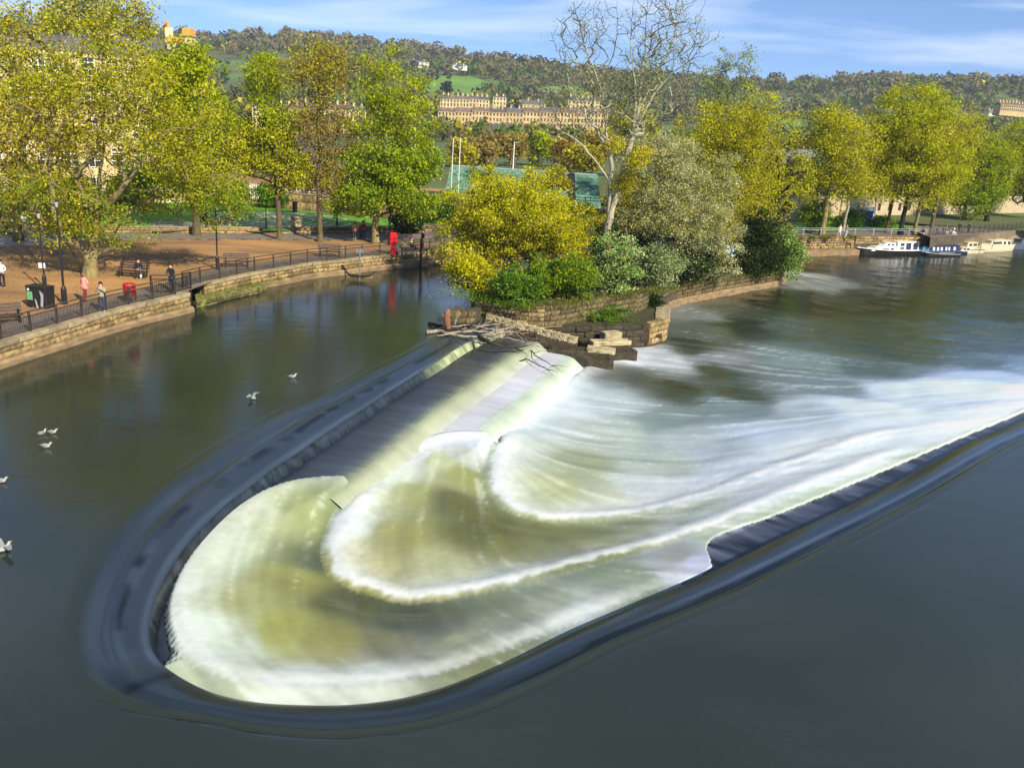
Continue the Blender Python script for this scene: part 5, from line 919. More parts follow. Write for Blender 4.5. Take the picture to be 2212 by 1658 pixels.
for i, (x, y, D_, h, lb_) in enumerate([(966, 205, 900, 17, 'dark cedar on the hillside above the terraces'), (547, 82, 1330, 20, 'lone dark conifer on the skyline left'), (1322, 150, 1330, 20, 'pointed dark conifer on the skyline behind the tall pale tree')]):
    q = PY(x, y, D_); q[2] = float(hillz(np.array(q[0]), np.array(q[1]))); tree(lb_, q, [(0, 0, h*.5, h*.32, h*.32, h*.5), (0, 0, h*.8, h*.16, h*.16, h*.3)], 2, 'hilldark', nattr=40, nleaf=900, lsize=1.2, spread=1.4, trunk_r=.4, tipr=.1, name='conifer', cat='conifer', seed=200+i)
# ------------------------------------------------------------------ buildings
M['house_stone'] = mat('honey_house_stone', (.46, .36, .17), .9, .2, .8, bump=.2, rand=.12, col2=(.66, .52, .27))
M['crescent_stone'] = mat('warm_terrace_stone', (.52, .37, .17), .9, .25, .12, rand=.16)  # orange-tan terrace stone, tone varied per house
M['slate'] = mat('grey_slate_roof', (.10, .09, .085), .8, .3, .8, bump=.3, rand=.15)
M['slate_warm'] = mat('brown_slate_roof', (.15, .105, .075), .8, .3, .5, rand=.15)
M['dark_win'] = mat('dark_window_pane', (.03, .03, .03), .15, .2, spec=.6)
M['orange_pot'] = mat('terracotta_pot', (.62, .27, .06), .8, .15)
M['lead_roof'] = mat('pale_lead_roof', (.17, .19, .19), .6, .15, .5)
M['stand_green'] = mat('faded_green_seats', (.035, .10, .07), .8, .25, 2.5, col2=(.16, .30, .20), contrast=(.35, .6))
M['seat_green'] = mat('pale_seat_plastic', (.10, .26, .18), .6, .3, 3, col2=(.32, .48, .36))
M['hall_wall'] = mat('hall_wall_stone', (.36, .28, .17), .9, .15, .4, col2=(.45, .36, .23))
M['black_band'] = mat('black_cladding', (.02, .016, .012), .7, .4, 3)
M['brown_glass'] = mat('brown_glazing', (.075, .055, .03), .3, .3, .8)
_wm = {}
def window_mesh(w_, h, frame, pane, bars=(1, 2)):
    mb = MB(); mb.box(-w_/2, w_/2, -.02, .06, 0, h, 0); f_ = .07
    for i in range(bars[0]+2): x = -w_/2+w_*i/(bars[0]+1); mb.box(x-f_/2, x+f_/2, -.07, .0, 0, h, 1)
    for i in range(bars[1]+2): z = h*i/(bars[1]+1); mb.box(-w_/2, w_/2, -.065, -.005, z-f_/2, z+f_/2, 1)
    o = mb.build('window', [pane, frame]); me = o.data; bpy.data.objects.remove(o); return me
def building(name, label, p0, p1, z0, h, depth, floors=3, bays=6, wall='house_stone', roof='slate', roof_h=2.5, chim=3, parapet=True, winw=1.0, winh=1.7, cat='building', winm=('white', 'dark_win'), gable=False, group=None, pots=True, hip=0, wz=.9, bars=(1, 2)):
    """front from p0 to p1 (plan), body goes back by depth"""
    p0 = np.array(p0[:2], float); p1 = np.array(p1[:2], float); d = p1-p0; L_ = np.linalg.norm(d); ang = math.atan2(d[1], d[0]); t = thing(name, label, cat, (p0[0], p0[1], z0), ang, group)
    MB().box(0, L_, 0, depth, -3, h).build('wall', M[wall], t)
    if parapet: MB().box(-.15, L_+.15, -.2, .0, h-.35, h).box(-.1, L_+.1, -.12, .0, h*.36, h*.36+.2).build('cornice', M[wall], t)
    mb = MB(); o_ = .25
    v = [(-o_, -o_, h+.01), (L_+o_, -o_, h+.01), (L_+o_, depth+o_, h+.01), (-o_, depth+o_, h+.01), (hip, depth/2, h+roof_h), (L_-hip, depth/2, h+roof_h)]
    mb.add(v, [(0, 1, 5, 4), (2, 3, 4, 5), (1, 2, 5), (3, 0, 4), (3, 2, 1, 0)]); rf = mb.build('roof', M[roof], t)
    for i in range(chim):
        x = L_*(i+.5)/chim if chim < 3 else L_*i/(chim-1); x = min(max(x, .6), L_-.6); ch = MB().box(x-.45, x+.45, depth/2-.9, depth/2+.9, h+roof_h*.3, h+roof_h+1.2).build('chimney', M[wall], t)
        if pots:
            pm = MB()
            for k in range(3): pm.lathe([(.16, 0), (.12, .7)], 6, c=(x, depth/2-.6+.6*k, h+roof_h+1.2))
            pm.build('chimney_pots', M['orange_pot'], ch)
    key = (winw, winh, winm, bars)
    if key not in _wm: _wm[key] = window_mesh(winw, winh, M[winm[0]], M[winm[1]], bars)
    for f_ in range(floors):
        for b_ in range(bays):
            o = bpy.data.objects.new('window', _wm[key]); C.objects.link(o); o.parent = t; o.location = (L_*(b_+.5)/bays, 0, h*f_/floors+wz*h/floors*.35)
    return t
# tall Georgian block behind the huge tree
a = PY(-140, 500, 88.); b = PY(425, 500, 104.)
building('georgian_building', 'tall pale stone house block half hidden behind the huge left tree', a, b, 1.2, 15.6, 12, 5, 11, 'house_stone', 'slate', 2.6, 5, winw=1.2, winh=2.0)
c_ = PY(408, 80, 104.); cs_ = thing('chimney_stack', 'chimney stack with flat orange top standing above the trees against the sky', 'chimney', (c_[0], 104., 16.6))
MB().box(-.5, .5, -.8, .8, 0, 2.9).build('stack', M['house_stone'], cs_); MB().box(-.6, .6, -.95, .95, 2.9, 3.05).build('cap', M['pale_stone'], cs_); MB().box(-.5, .5, -.8, .8, 3.05, 3.8, taper=.10).build('pot_row', M['orange_pot'], cs_)
c_ = PY(377, 80, 106.); cs_ = thing('chimney_stack', 'squat chimney stack left of the orange-topped one, half hidden in leaves', 'chimney', (c_[0], 106., 17.5)); MB().box(-.6, .6, -.8, .8, 0, 1.5).build('stack', M['house_stone'], cs_); MB().box(-.6, .6, -.7, .7, 1.5, 2.0, taper=.1).build('pot_row', M['orange_pot'], cs_)
# pavilion with slate roof in the gap between the slim trees
a = PY(598, 400, 112.); b = PY(700, 400, 112.)
building('garden_pavilion', 'low pale stone pavilion with a big dark slate roof between the slim trees', a, b, 1.2, 5.0, 9, 1, 5, 'pale_stone', 'slate', 3.6, 1, winw=1.4, winh=1.6, hip=1.2)
MB_ = PY(690, 440, 106.); building('garden_house', 'small pale outbuilding right of the slate-roofed pavilion', PY(705, 420, 116.), PY(790, 420, 118.), 1.2, 3.6, 6, 1, 3, 'pale_stone', 'lead_roof', 1.4, 0)
# picket fence
fq0 = P(541, 430, LZ); fq1 = P(598, 434, LZ); fn = thing('picket_fence', 'pale green picket fence behind the shrubs at the back of the lawn', 'fence', (fq0[0], fq0[1], LZ))
fd_ = (fq1-fq0)[:2]; nP = 14
for k in range(nP):
    q = fd_*k/(nP-1); MB().box(-.06, .06, -.02, .02, 0, 1.9).build('picket', M['white'], fn).location = (q[0], q[1], 0)
MB().tube([(0, .05, .5), (fd_[0], fd_[1]+.05, .5)], .04, 4).tube([(0, .05, 1.5), (fd_[0], fd_[1]+.05, 1.5)], .04, 4).build('rail', M['white'], fn)
# far terraces -------------------------------------------------------
def far_row(name, lab, x0, yb0, x1, yb1, D0, D1, yt0, n_h, floors, bays, wall='crescent_stone', roof='slate_warm', group=None, depth=11, rh=2.6, chim=2, winw=1.1):
    for i in range(n_h):
        t0, t1 = i/n_h, (i+1)/n_h; a = PY(x0+(x1-x0)*t0, yb0+(yb1-yb0)*t0, D0+(D1-D0)*t0); b = PY(x0+(x1-x0)*t1, yb0+(yb1-yb0)*t1, D0+(D1-D0)*t1)
        top = ZT(a, yt0+(yb1-yb0)*t0*.75); h = (top-a[2])*random.uniform(.95, 1.03); rh_ = rh*random.uniform(.8, 1.25); roof_ = random.choice([roof, roof, 'slate', 'slate_warm'])
        building(name, lab(i), a, b, a[2], h, depth, floors, bays, wall, roof_, rh_, chim, winw=winw, winh=1.9, cat='terraced house', group=group, winm=('cream', 'brown_glass'), bars=(0, 0), pots=True)
pos7 = ['first', 'second', 'third', 'fourth', 'fifth', 'sixth', 'seventh', 'eighth', 'ninth', 'tenth', 'eleventh', 'twelfth']
far_row('terraced_house', lambda i: f'{pos7[i]} house from the left in the long sunlit crescent below the hill', 945, 285, 1310, 292, 560, 560, 239, 10, 4, 5, group='houses of the sunlit crescent')
far_row('terraced_house', lambda i: f'{pos7[i]} house from the left in the stepped row above the crescent', 950, 240, 1055, 243, 640, 640, 213, 5, 3, 3, 'house_stone', 'slate', group='houses stepping up behind the crescent')
far_row('villa', lambda i: 'square stone villa above the crescent between bare trees', 1064, 238, 1092, 240, 660, 660, 210, 1, 3, 4, 'house_stone', 'slate', rh=1)
far_row('villa', lambda i: 'wide pale villa with gable above the right half of the crescent', 1128, 246, 1172, 248, 660, 660, 225, 1, 3, 5, 'house_stone', 'slate_warm', rh=3)
far_row('terraced_house', lambda i: f'{pos7[i]} white-dormered slate-roofed house in front of the crescent', 1008, 296, 1105, 300, 500, 500, 277, 4, 2, 4, 'house_stone', 'slate', rh=3.6, group='slate-roofed houses in front of the crescent')
far_row('terraced_house', lambda i: f'{pos7[i]} cream cottage in front of the right half of the crescent', 1110, 300, 1160, 302, 500, 500, 283, 2, 2, 3, 'cream', 'slate_warm', rh=2.4, group='cream cottages in front of the crescent')
far_row('cottage', lambda i: 'low pinkish cottage at the left foot of the crescent', 962, 300, 1003, 302, 500, 500, 280, 1, 2, 4, 'house_stone', 'slate_warm', rh=1.6)
far_row('terraced_house', lambda i: f'{pos7[i]} pale house of the far row glimpsed between the trees of the left bank', 545, 265, 790, 275, 420, 430, 232, 7, 3, 4, 'house_stone', 'slate', group='far pale row behind the left bank trees')
far_row('terraced_house', lambda i: f'{pos7[i]} pale house low in the trees behind the tall pale tree', 1225, 245, 1300, 248, 620, 620, 215, 3, 3, 3, 'house_stone', 'slate', group='pale houses behind the tall tree')
far_row('terraced_house', lambda i: f'{pos7[i]} small house of the hillside row at the right edge', 2160, 240, 2215, 245, 700, 700, 226, 4, 2, 3, 'crescent_stone', 'slate_warm', rh=2, group='hillside houses at the right edge')
def hillhouse(label, x0, x1, yt, yb, D_, roof='slate', wall='white'):
    a = PY(x0, yb, D_); b = PY(x1, yb, D_); h = ZT(a, yt)-a[2]
    building('hillside_house', label, a, b, a[2], h*.7, 10, 2, 5, wall, roof, h*.3, 2, winw=1.3, winh=1.6, winm=('cream', 'dark_win'), bars=(0, 0), pots=False, hip=2)
hillhouse('white villa with a grey roof among the hill woods', 881, 926, 128, 143, 1050, 'slate', 'cream')
hillhouse('long low white house under the dark wood on the hill', 978, 1008, 138, 145, 1050, 'lead_roof')
hillhouse('pale house peeping over the trees near the right edge of the hill', 2136, 2152, 236, 246, 900, 'slate', 'cream')
# sports stand ---------------------------------------------------------
s0 = PY(960, 405, 128.); s1 = PY(1300, 418, 128.); st_ = thing('sports_stand', 'open faded green sports stand with sloping rows of seats behind the willow bush', 'grandstand', (s0[0], 128., 2.0)); Ls = s1[0]-s0[0]
for k in range(9): MB().box(0, Ls, k*1.15, k*1.15+1.1, k*.42-.4, k*.42+.32).build('seat_row', M['stand_green'], st_)
MB().box(0, Ls, 10.4, 10.6, 0, 3.8).build('back_rail', M['grey_metal'], st_)
smb = MB()
for k in range(9):
    for i in range(int(Ls/.62)):
        if (i*7+k*3) % 11: x_ = i*.62+random.uniform(-.03, .03); smb.box(x_, x_+.44, k*1.15+.55, k*1.15+.95, k*.42-.08, k*.42+.12+random.uniform(0, .22))
prop(smb.build('seats', M['seat_green'], st_), kind='stuff')
for q in (.25, .52, .80): MB().add([(Ls*q, -.1, .36), (Ls*q+.9, -.1, .36), (Ls*q+.9, 9.3, 3.85), (Ls*q, 9.3, 3.85)], [(0, 1, 2, 3)]).build('stairway', M['black_band'], st_)
# stone hall of the right bank
h0 = PY(1706, 470, 142.); h1 = PY(2330, 470, 205.); d_ = (h1-h0)[:2]; Lh = np.linalg.norm(d_)
hall = thing('sports_hall', 'long low stone hall with black band and grey roof behind the right bank trees', 'hall', (h0[0], h0[1], .5), math.atan2(d_[1], d_[0]))
MB().box(0, Lh, 0, 26, -2, 3.9).build('wall', M['hall_wall'], hall); MB().box(-.1, Lh, -.12, 0, 3.9, 5.0).build('fascia', M['black_band'], hall)
MB().box(.5, Lh, .8, 25, 5.0, 7.9).build('upper_storey', M['brown_glass'], hall); MB().box(.2, Lh, .4, 26, 7.9, 8.1).add([(.2, .5, 8.1), (Lh, .5, 8.1), (Lh, 7, 10.2), (.2, 7, 10.2)], [(0, 1, 2, 3)]).build('roof', M['lead_roof'], hall)
MB().box(.2, Lh, 7, 7.4, 10.0, 10.7).build('roof_light', M['wood_grey'], hall)
for k in range(9): MB().box(3+k*5, 3.25+k*5, -.05, 0, .0, 3.9).build('pilaster', M['stone_dark'], hall)
for k in range(6): MB().box(24+k*3.2, 24.8+k*3.2, -.04, .02, 1.3, 2.6).build('window', M['dark_win'], hall)
bd = P(1873, 488, .62); kd = thing('blue_door', 'blue door in a white frame at the foot of the stone hall', 'door', (bd[0], bd[1], .6))
MB().box(-.85, .95, .1, .5, 0, 2.9).build('frame', M['white'], kd); MB().box(-.62, .62, 0, .12, 0, 2.35).build('door_leaf', M['blue'], kd); MB().box(.45, .52, -.05, .0, 1.05, 1.2).build('handle', M['grey_metal'], kd)
# ------------------------------------------------------------------ railings
def railing(label, pts, z, h=1.05, sp=2.0, bars=True, mt='rail', name='railing', rails=(1.0, .78), pr=.045, group=None, infill=.115):
    pts = np.asarray(pts, float)[:, :2]; s = np.r_[0, np.cumsum(np.linalg.norm(np.diff(pts, axis=0), axis=1))]; b = (pts[0][0], pts[0][1], z); t = thing(name, label, 'railing', b, 0, group)
    n = max(1, int(round(s[-1]/sp))); at_ = lambda a: (np.interp(a, s, pts[:, 0])-b[0], np.interp(a, s, pts[:, 1])-b[1]); pm = None
    for i in range(n+1):
        q = at_(s[-1]*i/n)
        if pm is None: pm = MB().box(-pr, pr, -pr, pr, -.05, h+.02).build('post', M[mt], t); o = pm
        else: o = bpy.data.objects.new('post', pm.data); C.objects.link(o); o.parent = t
        o.location = (q[0], q[1], 0)
    for r_ in rails:
        fine = [at_(a) for a in np.linspace(0, s[-1], n+1)]; MB().tube([(x, y, h*r_) for x, y in fine], .032, 5).build('rail', M[mt], t)
    if bars:
        fine = [at_(a) for a in np.linspace(0, s[-1], n+1)]; MB().tube([(x, y, .10) for x, y in fine], .022, 4).build('rail', M[mt], t)
        for i in range(n):
            mb = MB()
            for k in range(1, int(sp/infill)):
                q = at_(s[-1]*(i+k*infill/sp)/n); mb.box(q[0]-.011, q[0]+.011, q[1]-.011, q[1]+.011, .1, h*rails[-1])
            mb.build('infill_bars', M[mt], t)
    return t
off_in = lambda c, d: np.array([p+d*n for p, n in zip(c, _lefts(c))])
# rising to the left of the path: inland is on the left of the travel direction
railing('long dark railing along the walk in front of the black double bin', off_in(nearc[2:-1], .35), GZ)
railing('long dark railing curving along the bank from corner platform towards the island', off_in(farc, .30), GZ)
g0 = P(327, 632, GZ); g1 = P(361, 626, GZ); g2 = P(358, 628, GZ); railing('short slanting gate panel standing open at the corner platform', [g0[:2], P(350, 640, GZ)[:2]+np.array([.2, 1.0]), P(392, 628, GZ)[:2]+np.array([.3, .8])], GZ, 1.1, 1.6, mt='black_metal')
railing('thin silver railing along the quay above the rough stone wall', off_in(quay, .8), QZ, 1.0, 3.2, False, 'grey_metal')
railing('dark railing climbing along the top of the cobbled bank on the right', rv1+np.array([.3, 1.2]), .9, 1.15, 1.9, True, infill=.24)
ir = [PY(1222, 445, 95.), PY(1290, 448, 95.), PY(1340, 452, 96.)]; railing('black railing of the footbridge seen behind the willow bush', [p[:2] for p in ir], ir[0][2]-.3, 1.3, 1.9, mt='black_metal')
fb = thing('footbridge', 'dark footbridge deck crossing behind the island bushes', 'footbridge', (ir[0][0]-2, 95.2, ir[0][2]-.3)); MB().box(0, 12, 0, 2.6, -.5, 0).build('deck', M['black_stone'], fb); MB().box(0, 1.2, .2, 2.4, -6, -.5).box(10.5, 12, .2, 2.4, -6, -.5).build('pier', M['stone_dark'], fb)
ar = [P(905, 545, GZ), P(970, 540, GZ)]
# ------------------------------------------------------------------ lamps
def lamp(label, bx, by, h, z=GZ, r=.065, head='top', m='black_metal', name='street_lamp'):
    b = P(bx, by, z); t = thing(name, label, 'street lamp', tuple(b)); h = ZT(b, h)-b[2] if h > 50 else h
    MB().lathe([(r*2.3, 0), (r*2.3, .9), (r*1.7, 1.0), (r, 1.1), (r*.75, h)], 8).build('pole', M[m], t)
    if head == 'top': MB().lathe([(.05, h), (.08, h+.05), (.10, h+.26), (.05, h+.34)], 8).build('lantern', M['grey_metal'], t); MB().lathe([(.11, h+.32), (.03, h+.42)], 8).build('lantern_cap', M[m], t)
    else: MB().box(-.1, .9, -.12, .12, h, h+.14).build('lamp_head', M['grey_metal'], t)
    return t
lamp('tall black lamp post rising behind the railing right of the black bin', 140, 657, 448, r=.07)
lamp('slimmer black lamp post standing directly behind the black bin', 98, 630, 472, r=.055)
lamp('black lamp post by the railing between the two left benches', 470, 582, 425, r=.06)
lamp('black lamp post beside the red life ring case', 841, 528, 400, r=.06)
lamp('pale tall lamp on a thin white mast behind the green stand', 1107, 380, 6.5, z=2., r=.12, head='arm', m='white', name='mast_lamp')
for i, (x, yt, yb, lb_) in enumerate([(989, 298, 430, 'thin white goal post rising behind the lime tree at the stand left end'), (893, 250, 430, 'thin white goal post seen through the dense green tree'), (976, 300, 380, 'short white flag pole beside the goal post')]):
    q = PY(x, yb, 112.+4*i); t = thing('goal_post', lb_, 'post', (q[0], q[1], 1.2)); hh = ZT(q, yt)-1.2; MB().lathe([(.06, 0), (.04, hh)], 6).build('pole', M['white'], t); MB().lathe([(.16, 0), (.16, .5)], 6).build('base', M['grey_metal'], t)
gp = P(575, 492, LZ); t = thing('fence_post', 'thin dark green post at the edge of the labyrinth lawn', 'post', tuple(gp)); MB().lathe([(.05, 0), (.04, 2.3)], 6).build('pole', M['black_metal'], t); MB().lathe([(.09, 0), (.09, .15)], 6).build('base', M['black_metal'], t)
# ------------------------------------------------------------------ benches
def bench(label, bx, by, L_, rz, mt='wood_dark', z=GZ, back=1):
    b = P(bx, by, z); t = thing('bench', label, 'bench', tuple(b), rz, 'park benches on the left bank')
    for k in range(4): MB().box(-L_/2, L_/2, -.05+k*.13, .05+k*.13, .42, .46).build('seat_slat', M[mt], t)
    if back:
        for k in range(3): MB().add([(x, y+.06*k+.48, z_) for x, y, z_ in [(-L_/2, 0, .56+k*.15), (L_/2, 0, .56+k*.15), (L_/2, .035, .56+k*.15), (-L_/2, .035, .56+k*.15), (-L_/2, .05, .67+k*.15), (L_/2, .05, .67+k*.15), (L_/2, .085, .67+k*.15), (-L_/2, .085, .67+k*.15)]], [(3, 2, 1, 0), (4, 5, 6, 7), (0, 1, 5, 4), (1, 2, 6, 5), (2, 3, 7, 6), (3, 0, 4, 7)]).build('back_slat', M[mt], t)
    for x in (-L_/2+.18, L_/2-.18):
        mb = MB(); mb.box(x-.04, x+.04, -.02, .04, 0, .42).box(x-.04, x+.04, .40, .46, 0, .5).box(x-.04, x+.04, -.03, .46, .36, .42)
        if back: mb.add([(x-.04, .44, .4), (x+.04, .44, .4), (x+.04, .50, .4), (x-.04, .50, .4), (x-.04, .62, 1.02), (x+.04, .62, 1.02), (x+.04, .68, 1.02), (x-.04, .68, 1.02)], [(0, 1, 5, 4), (1, 2, 6, 5), (2, 3, 7, 6), (3, 0, 4, 7), (4, 5, 6, 7)]).box(x-.04, x+.04, -.04, .6, .62, .66)
        mb.build('leg', M['black_metal'], t)
    return t
bench('dark slatted bench under the huge tree where a person in black sits', 284, 600, 2.1, math.radians(-3), mt='wood_dark')
bench('empty brown slatted bench by the lamp post, left one of two facing the river', 512, 578, 1.9, math.radians(62-40), mt='wood_dark')
bench('empty brown slatted bench close to the railing, right one of the two facing the river', 713, 556, 1.9, math.radians(18), mt='wood_dark')
bench('bench at the far end of the walk where two people rest, half behind the railing', 893, 540, 1.8, math.radians(10), mt='wood_dark')
bench('grey-backed bench on the garden path in front of the person in red', 793, 513, 1.6, math.radians(182), mt='wood_grey')
bench('dark bench at the bottom left corner against the railing', 14, 700, 1.7, math.radians(40), mt='wood_dark')
# ------------------------------------------------------------------ bins, cases and signs
b = P(90, 663, GZ); t = thing('litter_bin', 'tall black double litter bin with peeling white stickers and a green notice', 'litter bin', tuple(b), math.radians(-12))
MB().box(-.62, .62, -.35, .35, 0, 1.15, taper=-.03).build('body', M['black_metal'], t, bevel=.03); MB().box(-.67, .67, -.4, .4, 1.15, 1.25).build('lid', M['black_metal'], t, bevel=.03)
MB().box(-.56, -.22, -.392, -.372, .45, .92).build('notice', M['green_sticker'], t); MB().box(-.52, -.40, -.39, -.37, .98, 1.1).build('sticker', M['white'], t)
MB().add([(.28, -.386, .15), (.42, -.386, .10), (.50, -.386, .6), (.52, -.386, .85), (.36, -.386, 1.0), (.26, -.386, 1.02), (.34, -.386, .7), (.30, -.386, .4)], [(0, 1, 2, 3, 4, 5, 6, 7)]).build('sticker', M['grey_metal'], t)
MB().add([(.0, -.387, .08), (.1, -.387, .05), (.06, -.387, .35), (-.02, -.387, .55), (-.08, -.387, .5)], [(0, 1, 2, 3, 4)]).build('sticker', M['grey_metal'], t); MB().box(.0, .12, -.388, -.37, .02, .14).build('sticker', M['grey_metal'], t)
q = P(98, 629, GZ); t = thing('lamp_sign', 'small white plate fixed low on the slimmer lamp post above the bin', 'sign', (q[0], q[1]-.12, GZ+1.45)); MB().box(-.20, .20, -.03, .0, 0, .32).build('plate', M['white'], t); MB().box(-.03, .03, 0, .06, .05, .25).build('bracket', M['black_metal'], t)
b = P(281, 652, GZ); t = thing('litter_bin', 'worn red litter basket hung behind the railing near the corner platform', 'litter bin', tuple(b)); MB().lathe([(.24, .35), (.34, .42), (.36, 1.05), (.33, 1.12)], 14).build('basket', M['dark_red'], t); MB().lathe([(.37, .72), (.37, .82)], 14).build('band', M['dark_red'], t); MB().tube([(.3, .1, 0), (.3, .1, 1.1)], .04).build('post', M['black_metal'], t)
b = P(849, 551, GZ); t = thing('life_ring_case', 'bright red life ring case on a red post by the railing', 'life ring case', tuple(b)); MB().box(-.34, .34, -.14, .14, 1.0, 1.95, taper=.03).build('case', M['red'], t, bevel=.10); MB().box(-.22, .22, -.07, .07, 0, 1.0).build('post', M['dark_red'], t); MB().box(-.36, .36, -.16, -.13, 1.45, 1.49).build('door_line', M['dark_red'], t)
b = P(868, 553, GZ); t = thing('info_board', 'small tilted pale information board on a leg by the red life ring case', 'information board', tuple(b)); MB().add([(-.4, -.2, .8), (.4, -.2, .8), (.4, .15, 1.1), (-.4, .15, 1.1), (-.4, -.18, .76), (.4, -.18, .76), (.4, .17, 1.06), (-.4, .17, 1.06)], [(0, 1, 2, 3), (7, 6, 5, 4), (0, 4, 5, 1), (1, 5, 6, 2), (2, 6, 7, 3), (3, 7, 4, 0)]).build('panel', M['pale_stone'], t); MB().box(-.05, .05, -.02, .05, 0, .95).build('leg', M['black_metal'], t)
b = P(641, 497, LZ); t = thing('stone_plinth', 'pale greenish stone plinth with a small plaque standing on the low wall of the lawn', 'plinth', (b[0], b[1]-.1, GZ+.62)); MB().box(-.52, .52, -.35, .35, 0, .78, taper=.05).build('block', M['pale_stone'], t, bevel=.03); MB().box(-.52, .52, -.35, .35, .78, .98, taper=.16).build('top', M['pale_stone'], t); MB().box(-.34, -.08, -.375, -.34, .25, .62).build('plaque', M['grey_metal'], t)
for x, y, lb_ in [(637, 459, 'black litter bin standing on the lawn in front of the rubble wall'), (442, 476, 'dark litter bin by the lawn path left of the lamp post')]:
    b = P(x, y, LZ); t = thing('litter_bin', lb_, 'litter bin', tuple(b)); MB().lathe([(.26, 0), (.28, 1.0)], 12).build('body', M['black_metal'], t); MB().lathe([(.32, 1.0), (.32, 1.15), (.2, 1.22)], 12).build('lid', M['black_metal'], t)
b = P(788, 497, LZ); t = thing('parasol', 'flat dark parasol open over the two people by the lawn', 'parasol', tuple(b)); MB().lathe([(.03, 0), (.03, 2.5)], 6).build('pole', M['black_metal'], t); MB().lathe([(1.35, 2.28), (.9, 2.42), (.05, 2.62)], 10).build('canopy', M['wood_grey'], t)
# fender boom and mooring poles
b = P(779, 603, 0); t = thing('mooring_pole', 'thin pale pole standing in the water against the wall with a small cross board', 'pole', (b[0], b[1]-.5, -1)); MB().lathe([(.06, 0), (.06, 3.6)], 6).build('pole', M['wood_grey'], t); MB().box(-.28, .28, -.05, .05, 3.2, 3.5).build('cross_board', M['wood_grey'], t)
t = thing('curved_fender', 'curved dark timber fender hanging on the river wall behind the pale pole', 'fender', (b[0], b[1]-.1, .35)); MB().tube([(-1.2, -.1, .25), (-.8, -.35, .05), (0, -.45, 0), (.8, -.35, .08), (1.2, -.1, .35)], .09, 6).build('beam', M['rotwood'], t); MB().box(-1.0, 1.0, -.3, 0, -.16, -.06).build('shelf', M['coping'], t)
b = P(909, 585, 0); t = thing('mooring_pole', 'dark pole in the water at the far end of the curving wall', 'pole', (b[0], b[1]-.4, -1)); MB().lathe([(.09, 0), (.09, 3.8)], 6).build('pole', M['rotwood'], t); MB().lathe([(.1, 3.8), (.02, 3.95)], 6).build('cap', M['rotwood'], t)
# ------------------------------------------------------------------ vehicles and stalls at the far left
def van(label, bx, by, rz, mt):
    b = P(bx, by, LZ); t = thing('parked_van', label, 'van', tuple(b), rz)
    MB().add([(-2.1, -.85, .35), (2.1, -.85, .35), (2.1, .85, .35), (-2.1, .85, .35), (-2.1, -.8, 1.9), (1.1, -.8, 1.9), (1.1, .8, 1.9), (-2.1, .8, 1.9), (1.75, -.82, 1.05), (1.75, .82, 1.05), (2.1, -.82, .95), (2.1, .82, .95)], [(0, 1, 10, 8, 5, 4), (3, 7, 6, 9, 11, 2), (4, 5, 6, 7), (0, 4, 7, 3), (5, 8, 9, 6), (8, 10, 11, 9), (1, 2, 11, 10), (0, 3, 2, 1)]).build('body', M[mt], t, bevel=.05)
    MB().box(-1.6, .9, -.83, -.80, 1.15, 1.65).build('side_window', M['glass'], t)
    for x in (-1.3, 1.35):
        for y in (-.8, .8): w_ = MB().tube([(x, y-.1, .35), (x, y+.1, .35)], .34, 14).build('wheel', M['black_metal'], t); MB().tube([(x, y-.13, .35), (x, y+.13, .35)], .17, 10).build('rim', M['grey_metal'], w_)
van('dark van parked under the trees at the far left edge', -30, 478, .1, 'black_metal'); van('dark grey van parked right of the first one by the left stalls', 40, 474, .05, 'greyblue')
b = P(60, 497, GZ); t = thing('market_stall', 'small grey-white stall with a sloping awning at the left edge behind the lamp posts', 'stall', tuple(b))
for x in (-1.4, 1.4):
    for y in (-.7, .9): MB().box(x-.05, x+.05, y-.05, y+.05, 0, 2.3).build('leg', M['black_metal'], t)
MB().add([(-1.7, -1.1, 1.95), (1.7, -1.1, 1.95), (1.7, 1.1, 2.6), (-1.7, 1.1, 2.6), (-1.7, -1.1, 1.88), (1.7, -1.1, 1.88), (1.7, 1.1, 2.53), (-1.7, 1.1, 2.53)], [(0, 1, 2, 3), (7, 6, 5, 4), (0, 4, 5, 1), (3, 2, 6, 7), (1, 5, 6, 2), (0, 3, 7, 4)]).build('awning', M['wood_grey'], t); MB().box(-1.5, 1.5, -.6, .6, .75, .95).box(-1.4, 1.4, -.5, .5, 0, .75).build('counter', M['wood_grey'], t); MB().box(-1.0, .1, -.35, .2, .95, 1.35).build('crate_row', M['white'], t)
